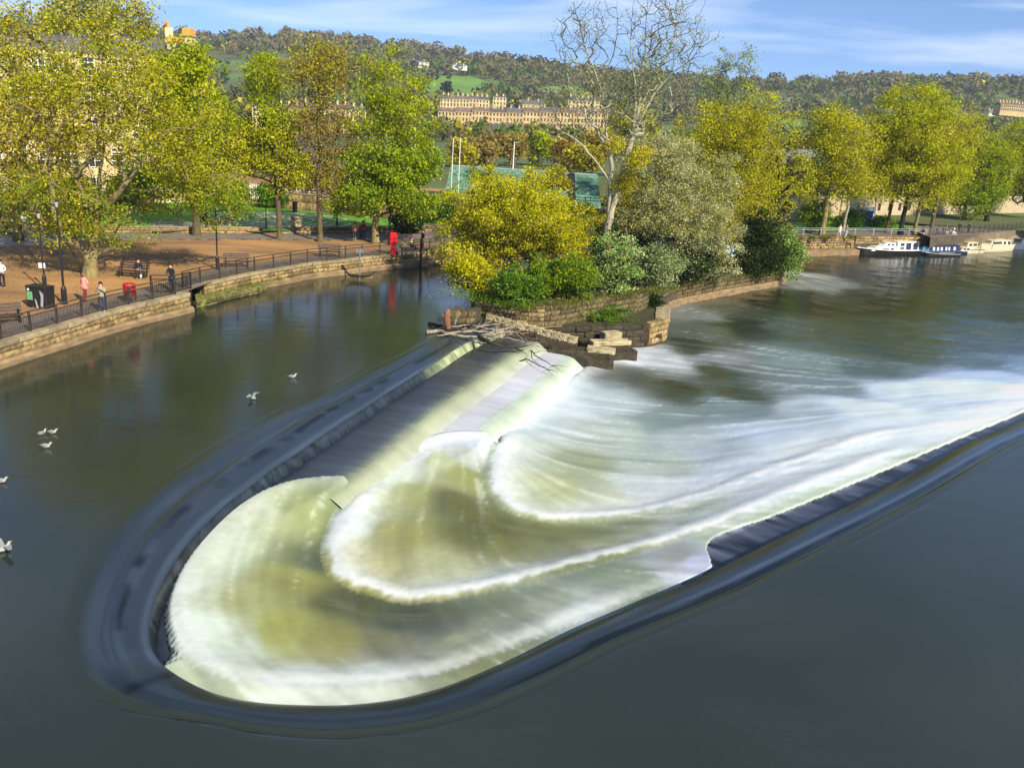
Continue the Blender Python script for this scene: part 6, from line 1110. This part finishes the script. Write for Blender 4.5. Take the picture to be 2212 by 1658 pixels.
def bike(label, bx, by, rz, z=GZ, big=1., m='black_metal', kind='bicycle'):
    b = P(bx, by, z); t = thing(kind, label, kind.replace('_', ' '), tuple(b), rz)
    for x in (-.52, .55):
        pts = [(x+.33*math.cos(a), 0, .34+.33*math.sin(a)) for a in np.linspace(0, 2*math.pi, 19)]; w_ = MB().tube(pts, .028*big, 5, cap=False).build('wheel', M[m], t); MB().tube([(x, -.05, .34), (x, .05, .34)], .07*big, 8).build('hub', M['grey_metal'], w_)
    MB().tube([(-.52, 0, .34), (-.05, 0, .32), (.42, 0, .78), (-.2, 0, .80), (-.05, 0, .32)], .025*big).tube([(-.52, 0, .34), (-.2, 0, .80), (-.24, 0, .95)], .022*big).tube([(.55, 0, .34), (.40, 0, .98)], .022*big).build('frame', M[m], t)
    MB().tube([(.36, -.28, 1.02), (.42, 0, .98), (.36, .28, 1.02)], .02*big).build('handlebar', M['grey_metal'], t); MB().box(-.38, -.12, -.07, .07, .94, 1.0).build('saddle', M[m], t)
    if big > 1: MB().box(-.35, .25, -.13, .13, .35, .75).build('engine', M['greyblue'], t, bevel=.05); MB().lathe([(.05, 1.0), (.16, 1.15), (.05, 1.28)], 8, c=(.45, 0, 0)).build('headlamp', M['white'], t)
    return t
bike('motorbike parked at the left edge beyond the paved path', 6, 505, .5, big=2.4, kind='motorbike'); bike('second motorbike parked behind the first at the left edge', 2, 488, .8, big=2.4, kind='motorbike')
q_ = P(2052, 512, .55); bike('white-trimmed moped parked on the quay behind the blue narrowboat', 2052, 511, .1, z=.6, big=2.2, m='white', kind='moped')
# ------------------------------------------------------------------ people
def person(label, base, h, face, top, legs, hair='hair', pose='stand', arm=(.2, .2), coat=0, extra=None, shoe='black_metal', arms='down', name='person', skinm='skin', look=0):
    """one continuous body from joints grown with a skin modifier; parts: hair, clothing pieces, what is worn"""
    t = thing(name, label, 'person', tuple(base), face); s = h/1.75
    V = []; E_ = []; R_ = []
    def j(p, r, par=None):
        V.append(tuple(c*s for c in p)); R_.append(r*s)
        if par is not None: E_.append((par, len(V)-1))
        return len(V)-1
    sit = pose == 'sit'; hz = .52 if sit else .92
    pel = j((0, 0, hz), .135); wa = j((0, .0, hz+.18), .125, pel); ch = j((0, 0, hz+.38), .15, wa); nk = j((0, -.01, hz+.55), .062, ch); hd = j((0, -.02, hz+.64), .085, nk); hd2 = j((0, -.02, hz+.76), .088, hd)
    hands = []
    for sd_ in (-1, 1):
        sh = j((sd_*.18, 0, hz+.47), .065, ch)
        if arms == 'down': e = j((sd_*.25, .02, hz+.20), .047, sh); w_ = j((sd_*.27, -.06, hz-.03), .035, e); hn = j((sd_*.27, -.09, hz-.12), .035, w_)
        elif arms == 'up': e = j((sd_*.27, -.12, hz+.28), .047, sh); w_ = j((sd_*.09, -.26, hz+.48), .035, e); hn = j((sd_*.06, -.27, hz+.55), .035, w_)
        elif arms == 'front': e = j((sd_*.27, -.06, hz+.22), .047, sh); w_ = j((sd_*.08, -.22, hz+.12), .035, e); hn = j((sd_*.03, -.25, hz+.12), .035, w_)
        else: e = j((sd_*.36, .0, hz+.25), .047, sh); w_ = j((sd_*.22, -.05, hz+.04), .035, e); hn = j((sd_*.16, -.06, hz+.02), .035, w_)
        hands.append((np.array(V[hn]), np.array(V[hn])-np.array(V[w_])))
        hp = j((sd_*.10, 0, hz-.05), .105, pel)
        if sit: kn = j((sd_*.12, -.42, .50), .068, hp); an = j((sd_*.12, -.46, .10), .045, kn); ft = j((sd_*.12, -.58, .05), .042, an)
        elif pose == 'walk': kn = j((sd_*.10, -.12*sd_, .50), .068, hp); an = j((sd_*.10, -.14*sd_+.08, .10), .045, kn); ft = j((sd_*.10, -.14*sd_-.06, .05), .042, an)
        else: kn = j((sd_*.11, -.03, .50), .068, hp); an = j((sd_*.12, .0, .10), .045, kn); ft = j((sd_*.14, -.13, .05), .042, an)
    me = bpy.data.meshes.new('body'); me.from_pydata(V, E_, []); o = bpy.data.objects.new('body', me); C.objects.link(o)
    sk = o.modifiers.new('skin', 'SKIN'); sl_ = me.skin_vertices[0].data
    for i, r in enumerate(R_): sl_[i].radius = (r*1.12, r*.85 if i in (pel, wa, ch) else r) if i not in (pel, wa, ch) else (r*1.1, r*.8)
    sl_[0].use_root = True; sb = o.modifiers.new('sub', 'SUBSURF'); sb.levels = 1; sb.render_levels = 1
    dg = bpy.context.evaluated_depsgraph_get(); me2 = bpy.data.meshes.new_from_object(o.evaluated_get(dg)); bpy.data.objects.remove(o); me2.name = 'body'
    bm = bmesh.new(); bm.from_mesh(me2)
    mats = [M[skinm], top, legs, M[shoe]]
    for f_ in bm.faces:
        c = f_.calc_center_median()/s
        if c.z > hz+.555: mi = 0
        elif c.z < .085: mi = 3
        elif any((Vector(hn)-f_.calc_center_median()).length < .075*s for hn, _ in hands): mi = 0
        elif c.z < hz+(.02 if not sit else .06) and (abs(c.x) < .215 or sit): mi = 2
        else: mi = 1
        f_.material_index = mi; f_.smooth = True
    mis = [f_.material_index for f_ in bm.faces]; bm.to_mesh(me2); bm.free(); me2.materials.clear()
    for m_ in mats: me2.materials.append(m_)
    me2.polygons.foreach_set('material_index', mis)
    # fingers, nose, ears and face join the same mesh
    mb = MB(); 
    for k, (hn, dr) in enumerate(hands):
        dr = Vector(dr).normalized(); sdv = dr.cross(Vector((0, 1, 0)) if abs(dr.y) < .8 else Vector((1, 0, 0))).normalized(); fw_ = dr.cross(sdv)
        for q in range(4):
            p0 = Vector(hn)+sdv*(q-1.5)*.018*s+dr*.02*s; l_ = (.075, .085, .08, .06)[q]*s; mb.tube([p0, p0+dr*l_*.55, p0+dr*l_*.9+fw_*l_*.35], [.010*s, .009*s, .007*s], 4)
        p0 = Vector(hn)+sdv*.03*s; mb.tube([p0, p0+sdv*.03*s+dr*.03*s, p0+sdv*.035*s+dr*.06*s], [.011*s, .010*s, .008*s], 4)
    hc = Vector((0, -.02*s, (hz+.70)*s)); mb.tube([hc+Vector((0, -.085*s, .02*s)), hc+Vector((0, -.112*s, -.012*s))], [.010*s, .016*s], 4)
    for x in (-1, 1): mb.tube([hc+Vector((x*.088*s, 0, .02*s)), hc+Vector((x*.10*s, .01*s, -.02*s))], [.018*s, .012*s], 4)
    for x in (-1, 1): mb.tube([hc+Vector((x*.032*s, -.083*s, .022*s)), hc+Vector((x*.032*s, -.092*s, .022*s))], .011*s, 5, 3)
    mb.tube([hc+Vector((-.025*s, -.086*s, -.045*s)), hc+Vector((.025*s, -.086*s, -.045*s))], .007*s, 4, 1)
    o2 = bpy.data.objects.new('body', me2); C.objects.link(o2)
    tmp = bpy.data.meshes.new('t'); tmp.from_pydata(mb.v, [], mb.f); tmp.polygons.foreach_set('material_index', mb.m); bm = bmesh.new(); bm.from_mesh(me2); bm.from_mesh(tmp); bm.to_mesh(me2); bm.free(); o2.parent = t
    hm = MB(); hm.lathe([(.02, .185), (.075, .165), (.112, .11), (.120, .04), (.116, -.03), (.07, -.07)], 10, c=(0, .022, 0), sx=1, sy=1)
    hv = [(x*s, (y-.0)*s, z_*s+hc.z) for x, y, z_ in hm.v]
    keep_ = MB(); keep_.add(hv, [f_ for f_ in hm.f if not (sum(hm.v[i][1] for i in f_)/len(f_) < -.045 and sum(hm.v[i][2] for i in f_)/len(f_) < .055)]); ho = keep_.build('hair', M[hair], t, True)
    if coat:
        zb = (hz-coat)*s; MB().lathe([(.27, 0), (.25, .15), (.20, (hz+.1)-(hz-coat)), (.21, hz+.38-(hz-coat)), (.17, hz+.50-(hz-coat)), (.07, hz+.56-(hz-coat))], 12, c=(0, 0, hz-coat), sx=1, sy=.72).build('coat', top, t, True); bpy.data.objects[t.children[-1].name].scale = (s, s, s)
    return t
c_white = cloth('white_top', (.55, .55, .58)); c_black = cloth('black_cloth', (.014, .014, .016)); c_jean = cloth('dark_jeans', (.03, .04, .075)); c_pink = cloth('pink_coat', (.78, .25, .20)); c_wine = cloth('wine_skirt', (.14, .02, .03))
c_khaki = cloth('khaki_jacket', (.30, .26, .15)); c_camo = mat('camouflage_trousers', (.10, .11, .06), .9, .5, 14, col2=(.32, .30, .20)); c_red = cloth('red_top', (.32, .02, .03)); c_yel = cloth('mustard_top', (.42, .34, .06)); c_cream = cloth('cream_cloth', (.62, .58, .50)); c_grey = cloth('grey_cloth', (.20, .21, .22))
def at(x, y, z=GZ): return P(x, y, z)
person('person in a white top and black trousers standing at the left edge, dark hair', at(6, 622), 1.74, math.radians(20), c_white, c_black, arms='front', shoe='white')
t = person('person in a loose bright pink coat beside the trunk of the huge tree', at(185, 652), 1.72, math.radians(150), c_pink, c_wine, 'brown_hair', arms='hip', coat=.12, pose='walk')
t = person('person in khaki raising a phone behind the railing left of the red basket', at(221, 673), 1.68, math.radians(10), c_khaki, c_jean, arms='up', shoe='white')
q = t.location; ph = thing('phone', 'small pale phone held up by the person in khaki', 'phone', (q[0]-.02, q[1]-.33, q[2]+1.46), math.radians(10)); MB().box(-.04, .04, -.006, .006, -.07, .07).build('case', M['white'], ph); MB().box(-.034, .034, -.009, -.005, -.062, .062).build('screen', M['glass'], ph)
t = person('person in black sitting on the bench under the huge tree', at(298, 600)+np.array([0, .18, -.06]), 1.75, math.radians(10), c_black, c_black, pose='sit', arms='front')
b = at(304, 598); bg_ = thing('carrier_bag', 'white carrier bag hanging at the knees of the person on the dark bench', 'bag', (b[0]+.1, b[1]-.35, GZ)); MB().lathe([(.10, 0), (.17, .12), (.14, .32), (.05, .45)], 8, sy=.6).build('sack', M['white'], bg_, True); MB().tube([(-.06, 0, .42), (-.05, 0, .68), (.05, 0, .70), (.06, 0, .42)], .012, 4).build('handle', M['white'], bg_)
person('person in black jacket and jeans inside the open gate of the corner platform', at(371, 628), 1.76, math.radians(-10), c_black, c_jean, arms='front')
person('person in a pink top and camouflage trousers under the flat parasol', at(766, 518), 1.66, math.radians(-30), cloth('salmon_top', (.62, .28, .18)), c_camo, 'hair', arms='hip', shoe='white')
person('person in a red top standing behind the grey-backed bench under the parasol', at(784, 517), 1.76, math.radians(15), c_red, c_jean, arms='front')
person('person in mustard sitting at the far end of the walk', at(888, 542), 1.6, math.radians(80), c_yel, c_black, pose='sit', arms='front')
person('person in black standing beyond the sitter at the far end of the walk', at(913, 537), 1.75, math.radians(-60), c_black, c_black, arms='hip')
person('pale figure on the quay carrying a bag, left of the two under the bank trees', at(1812, 512, QZ), 1.7, math.radians(20), c_cream, c_cream, 'brown_hair', pose='walk')
person('thin pale figure walking on the quay, right of the two under the bank trees', at(1826, 512, QZ), 1.65, math.radians(-30), c_grey, c_white, 'brown_hair', pose='walk')
person('person in dark clothes sitting on the quay edge beside the pale leaning trunk', at(1992, 511, QZ), 1.7, math.radians(5), c_black, c_cream, pose='sit')
person('person in grey crouched on the quay between the two trunks', at(2027, 508, .6), 1.6, math.radians(-15), c_grey, c_grey, pose='sit')
person('person in black standing on the lawn path right of the moped, left one of two', at(2070, 503, .7), 1.65, 0, c_black, c_black)
person('person in black standing by the dark railing right of the moped, right one of two', at(2090, 505, .7), 1.75, .3, c_black, c_black)
# ------------------------------------------------------------------ boats
def hull(mb, L_, B, zt, zb, m=0, sheer=.25, bow=.42, stern=.85, n=12, rub=None):
    rows = []
    for i in range(n+1):
        t = i/n; w_ = B/2*(1-(1-min(t/bow, 1))**2.2) if t < bow else B/2*(stern+(1-stern)*(1-((t-bow)/(1-bow))**2)); w_ = max(w_, .03); z1 = zt+sheer*(1-t)**2+sheer*.25*t*t; x = L_*t+(0 if t > 0 else -.1); rake = .35*max(0, 1-t/bow)*.8
        rows.append([(x-.10*(1-t)*(t < .5), -w_, z1), (x+rake*.5, -w_*.86, (z1+zb)/2), (x+rake, -w_*.55, zb), (x+rake, w_*.55, zb), (x+rake*.5, w_*.86, (z1+zb)/2), (x-.10*(1-t)*(t < .5), w_, z1)])
    v = [p for r in rows for p in r]; f = [(i*6+j, i*6+j+1, (i+1)*6+j+1, (i+1)*6+j) for i in range(n) for j in range(5)]; f += [tuple(range(6))[::-1], tuple(n*6+j for j in range(6))]
    mb.add(v, f, m); return rows
def boat(name, label, xbow, xst, yw, L_=None, B=2.2, zt=.75, hullm='black_metal', deckm='white', cab=None, stripe=None, sheer=.3, dz=-2.2, extra=None, cat='boat'):
    a = P(xbow, yw[0], dz); b = P(xst, yw[1], dz); d = (b-a)[:2]; L_ = np.linalg.norm(d); t = thing(name, label, cat, (a[0], a[1]+B*.5, dz+.05), math.atan2(d[1], d[0])); mb = MB(); rows = hull(mb, L_, B, zt, -.35, sheer=sheer); mb.build('hull', M[hullm], t, True)
    top = MB(); k = len(rows); v = [(r[0][0], r[0][1]*.96, r[0][2]-.03) for r in rows]+[(r[5][0], r[5][1]*.96, r[5][2]-.03) for r in rows]; top.add(v, [(i, i+1, k+i+1, k+i) for i in range(k-1)]); top.build('deck', M[deckm], t)
    g = MB(); g.tube([(r[0][0], r[0][1], r[0][2]) for r in rows], .05, 5).tube([(r[5][0], r[5][1], r[5][2]) for r in rows], .05, 5); g.build('gunwale', M[stripe or deckm], t)
    for c in (cab or []):
        x0, x1, w_, z0, z1, wins, m_, tp = c; x0 *= L_; x1 *= L_
        cb = MB().add([(x0, -w_/2, z0), (x1, -w_/2, z0), (x1, w_/2, z0), (x0, w_/2, z0), (x0+tp, -w_/2+.1, z1), (x1-.06, -w_/2+.1, z1), (x1-.06, w_/2-.1, z1), (x0+tp, w_/2-.1, z1)], [(4, 5, 6, 7), (0, 1, 5, 4), (1, 2, 6, 5), (2, 3, 7, 6), (3, 0, 4, 7)]).build('cabin', M[m_], t, bevel=.03)
        MB().box(x0+tp-.1, x1+.02, -w_/2+.02, w_/2-.02, z1, z1+.06).build('cabin_roof', M[m_], cb)
        for (a0, a1, b0, b1) in wins:
            xa, xb = x0+tp+(x1-x0-tp)*a0, x0+tp+(x1-x0-tp)*a1; za, zb = z0+(z1-z0)*b0, z0+(z1-z0)*b1; ya = -w_/2+.1*b0-.015; yb = -w_/2+.1*b1-.015
            MB().add([(xa, ya, za), (xb, ya, za), (xb, yb, zb), (xa, yb, zb), (xa, ya+.05, za), (xb, ya+.05, za), (xb, yb+.05, zb), (xa, yb+.05, zb)], [(0, 1, 2, 3), (0, 4, 5, 1), (1, 5, 6, 2), (2, 6, 7, 3), (3, 7, 4, 0)]).build('window', M['glass' if m_ != 'navy' else 'white'], cb)
    return t
G_ = 'boats moored along the right quay'
w4 = [(.12, .28, .3, .8), (.40, .56, .3, .8), (.68, .84, .3, .8)]
boat('cabin_cruiser', 'white cabin cruiser with a dark hull and big rear windows, leftmost moored boat', 1858, 1986, (556, 554), B=2.6, zt=.72, hullm='black_metal', deckm='white', cab=[(.14, .56, 1.9, .8, 1.30, [(.28, .62, .25, .6), (.70, .86, .2, .7)], 'white', .9), (.32, .62, 1.6, 1.28, 1.85, w4, 'white', .7), (.55, .93, 2.1, .75, 2.0, [(.12, .30, .55, .88), (.12, .30, .2, .42), (.38, .62, .12, .9), (.72, .93, .12, .9)], 'white', .1)], sheer=.45)
boat('narrowboat', 'dark blue narrowboat with a row of small white window covers', 1974, 2072, (555, 553), B=2.0, zt=.62, hullm='navy', deckm='steel_blue', cab=[(.10, .95, 1.7, .6, 1.45, [(.26, .31, .25, .8), (.37, .42, .25, .8), (.47, .52, .25, .8), (.60, .64, .25, .8), (.68, .72, .25, .8), (.82, .87, .25, .8)], 'navy', .3), (.10, .26, 1.74, .62, 1.47, [(.35, .8, .45, .8)], 'steel_blue', .3)], sheer=.2)
boat('motor_dinghy', 'small dark open dinghy lying in front of the narrowboat stern', 2003, 2072, (557, 557), B=1.3, zt=.40, hullm='black_metal', deckm='rotwood', sheer=.25, stripe='grey_metal')
boat('day_boat', 'small blue and white day boat tucked between narrowboat and cream boat', 2052, 2096, (552, 551), B=1.6, zt=.5, hullm='navy', deckm='white', cab=[(.2, .6, 1.2, .5, 1.0, [(.3, .8, .3, .8)], 'greyblue', .3)], sheer=.3)
boat('cabin_cruiser', 'small cream cabin boat with a rounded wheelhouse, fourth along the quay', 2066, 2121, (552, 550), B=1.9, zt=.62, hullm='cream', deckm='cream', cab=[(.10, .60, 1.4, .6, 1.05, [(.1, .3, .3, .8), (.4, .6, .3, .8)], 'cream', .3), (.30, .72, 1.4, 1.0, 1.75, [(.1, .42, .35, .85), (.52, .92, .35, .85)], 'cream', .25)], sheer=.35, stripe='rotwood')
boat('cabin_cruiser', 'larger cream cabin cruiser with tall flared bow near the right edge', 2118, 2184, (549, 546), B=2.4, zt=1.15, hullm='cream', deckm='cream', cab=[(.22, .90, 1.8, 1.1, 1.85, [(.05, .5, .35, .85), (.58, .72, .25, .85), (.80, .95, .2, .85)], 'cream', .3)], sheer=.35)
boat('cabin_cruiser', 'grey boat with dark windows cut by the right edge of the picture', 2184, 2262, (543, 540), B=2.3, zt=.9, hullm='greyblue', deckm='greyblue', cab=[(.2, .85, 1.7, .85, 1.7, [(.05, .4, .3, .85), (.5, .9, .3, .85)], 'greyblue', .35)], sheer=.3)
for i, (x, yb, xt, yt, lb_) in enumerate([(2114, 548, 2118, 498, 'thin pale mooring post leaning between the two cream boats'), (2146, 520, 2152, 497, 'thin pale pole behind the larger cream cruiser'), (2040, 512, 2043, 485, 'pale pole rising beside the moped on the quay')]):
    a = P(x, yb, -1.2 if i == 0 else .5); q = a+np.array([(ZT(a, yt)-a[2])*.05, 0, 0]); t = thing('mooring_post', lb_, 'post', tuple(a)); hh = ZT(a, yt)-a[2]; MB().tube([(0, 0, -1.2), (hh*.06, 0, hh)], .05, 6).build('pole', M['pale_stone'], t); MB().lathe([(.07, 0), (.07, .1)], 6, c=(hh*.06, 0, hh)).build('cap', M['grey_metal'], t)
# ------------------------------------------------------------------ gulls on the calm water
M['gull_white'] = mat('gull_white', (.34, .34, .31), .7, .05); M['gull_grey'] = mat('gull_grey', (.20, .20, .19), .7, .1); M['beak'] = mat('yellow_beak', (.6, .4, .05), .5, .1)
def gull(label, x, y, rz, sz=1., wings=False):
    b = P(x, y, 0); t = thing('gull', label, 'bird', (b[0], b[1], .0), rz, 'gulls floating on the calm water')
    bd_ = MB(); bd_.tube([(-.24, 0, .10), (-.16, 0, .09), (-.04, 0, .085), (.10, 0, .10), (.15, 0, .17), (.18, 0, .23), (.225, 0, .235)], [.01, .05, .085, .075, .045, .042, .02], 8); o = bd_.build('body', M['gull_white'], t, True)
    for sgn in (-1, 1):
        if wings: MB().add([(-.12, sgn*.05, .13), (.08, sgn*.05, .14), (.10, sgn*.28, .30), (-.02, sgn*.55, .26), (-.12, sgn*.52, .25), (-.08, sgn*.25, .27)], [(0, 1, 2, 5), (5, 2, 3, 4)]).build('wing', M['gull_grey'], t)
        else: MB().tube([(.06, sgn*.06, .12), (-.08, sgn*.07, .13), (-.28, sgn*.02, .13)], [.035, .05, .008], 6).build('wing', M['gull_grey'], t, True)
    MB().tube([(.22, 0, .232), (.27, 0, .225)], [.014, .004], 5).build('beak', M['beak'], t)
    t.scale = (sz, sz, sz); return t
gull('single gull on the calm water nearest the weir edge, farther right', 632, 816, .4, .9); gull('single gull facing left on the calm water above the weir band', 545, 862, 2.8, .85, True)
gull('gull on the left of the close pair of gulls at the left', 92, 938, 1.2, .8); gull('gull on the right of the close pair of gulls at the left', 114, 936, .3, .8); gull('gull swimming just below the close pair at the left', 100, 967, 0.1, .95)
gull('gull half cut by the left edge of the picture, upper one', 4, 1042, .2, .85); gull('gull half cut by the left edge of the picture, lower and largest', 8, 1190, 1.0, 1.0, True)
# ------------------------------------------------------------------ driftwood caught at the weir head
def drift(label, pts, r, mt='deadwood', twigs=0, z0=.12, name='driftwood', seed=0, cat='driftwood branch'):
    R = random.Random(seed); W_ = [P(x, y, z0+(q[2] if len(q := p) > 2 else 0)) if False else P(p[0], p[1], z0+(p[2] if len(p) > 2 else 0)) for p in pts]; b = W_[0]; t = thing(name, label, cat, tuple(b)); lp_ = [tuple(q-b) for q in W_]
    fine = [Vector(q) for q in lp_]; cv = []
    for i in range(len(fine)-1):
        for k in range(4): cv.append(fine[i].lerp(fine[i+1], k/4)+Vector((R.uniform(-.03, .03), R.uniform(-.03, .03), R.uniform(-.02, .03))))
    cv.append(fine[-1]); n = len(cv); MB().tube(cv, [max(r*(1-i/n*.8), .012) for i in range(n)], 7).build('limb', M[mt], t, True)
    for k in range(twigs):
        i = R.randrange(n//4, n-1); p = cv[i]; d = (cv[min(i+1, n-1)]-cv[i-1]).normalized(); q = p; ln = R.uniform(.5, 1.4); dr = (d+Vector((R.uniform(-.8, .8), R.uniform(-.8, .8), R.uniform(-.1, .6)))).normalized(); tp = [p]
        for m_ in range(4): dr = (dr+Vector((R.uniform(-.3, .3), R.uniform(-.3, .3), R.uniform(-.2, .2)))).normalized(); q = q+dr*ln/4; tp.append(q)
        MB().tube(tp, [max(r*.38*(1-m_/5), .01) for m_ in range(5)], 5).build('twig', M[mt], t, True)
    return t
drift('pale curved branch reaching left over the crest, lowest of the driftwood', [(922, 718), (948, 714), (975, 722), (1010, 727), (1040, 728), (1080, 725)], .13, twigs=5, seed=1)
drift('long dark branch pointing left above the pale curved one', [(926, 698), (950, 704), (985, 702), (1020, 708, .2), (1070, 712, .1)], .12, 'rotwood', 4, seed=2)
drift('thin pale branch arching over the middle of the driftwood pile', [(975, 706), (1015, 702, .2), (1060, 712, .3), (1110, 718, .2), (1130, 732)], .08, twigs=7, seed=3)
drift('tangled grey branch lying across the pile towards the sloping stones', [(960, 722), (1010, 714, .2), (1060, 718, .2), (1100, 708, .4), (1135, 700, .5)], .08, twigs=8, seed=4)
drift('bleached branch with many twigs at the right end of the pile', [(1040, 724), (1080, 720, .2), (1110, 716, .3), (1130, 722, .2), (1138, 735, .1)], .07, twigs=10, seed=5)
drift('heavy dark log sliding over the weir head into the foam', [(1035, 728), (1055, 738), (1080, 747, -.2), (1110, 752, -.5), (1128, 758, -.7)], .15, 'rotwood', 2, seed=6)
drift('curving dark branch lying in the lilac foam below the log', [(1105, 768), (1125, 756), (1145, 755), (1160, 770), (1185, 785), (1200, 792)], .06, 'rotwood', 5, z0=-.9, seed=7)
drift('thin forked branch farthest down in the lilac foam', [(1118, 780), (1140, 775), (1165, 790), (1190, 800)], .05, 'rotwood', 3, z0=-1.0, seed=8)
drift('long grey branch running along the foot of the masonry stub', [(985, 712), (1030, 705, .15), (1075, 700, .3), (1105, 690, .4)], .06, twigs=6, seed=9)
b = P(968, 711, .1); t = thing('tree_stump', 'upright reddish broken stump with knobbly top at the left end of the driftwood', 'stump', tuple(b)); MB().tube([(.1, 0, -.4), (0, 0, .1), (-.12, 0, .6), (-.10, 0, 1.05), (.02, 0, 1.30)], [.20, .17, .19, .20, .10], 9).build('trunk', M['rust_wood'], t, True); MB().tube([(-.15, 0, .8), (-.45, -.1, .95)], [.10, .04], 6).build('snag', M['rust_wood'], t, True)
drift('thin grey branch lifted over the crest edge beside the stump', [(945, 726), (985, 719, .1), (1030, 715, .25), (1075, 708, .35)], .05, twigs=6, seed=11)
drift('short dark branch wedged under the masonry stub', [(960, 712), (995, 710, .1), (1020, 700, .2)], .07, 'rotwood', 4, seed=12)
drift('spindly pale branch fanning out towards the lilac foam', [(1060, 728), (1100, 730, .1), (1140, 742, -.1), (1165, 748, -.3)], .045, twigs=8, seed=13)
drift('pale stick leaning against the masonry stub', [(982, 702, .0), (986, 688, .4), (990, 672, .9)], .05, seed=10)
# ------------------------------------------------------------------ air
hm_ = bpy.data.materials.new('thin_haze'); hm_.use_nodes = True; hn_ = hm_.node_tree.nodes; hn_.clear(); ho_ = hn_.new('ShaderNodeOutputMaterial'); hv_ = hn_.new('ShaderNodeVolumePrincipled')
hv_.inputs['Density'].default_value = .0001; hv_.inputs['Color'].default_value = (.78, .86, 1, 1); hm_.node_tree.links.new(hv_.outputs[0], ho_.inputs['Volume'])
hz_ = MB().box(-1700, 2500, -30, 2700, -60, 175).build('haze', hm_); prop(hz_, kind='stuff')
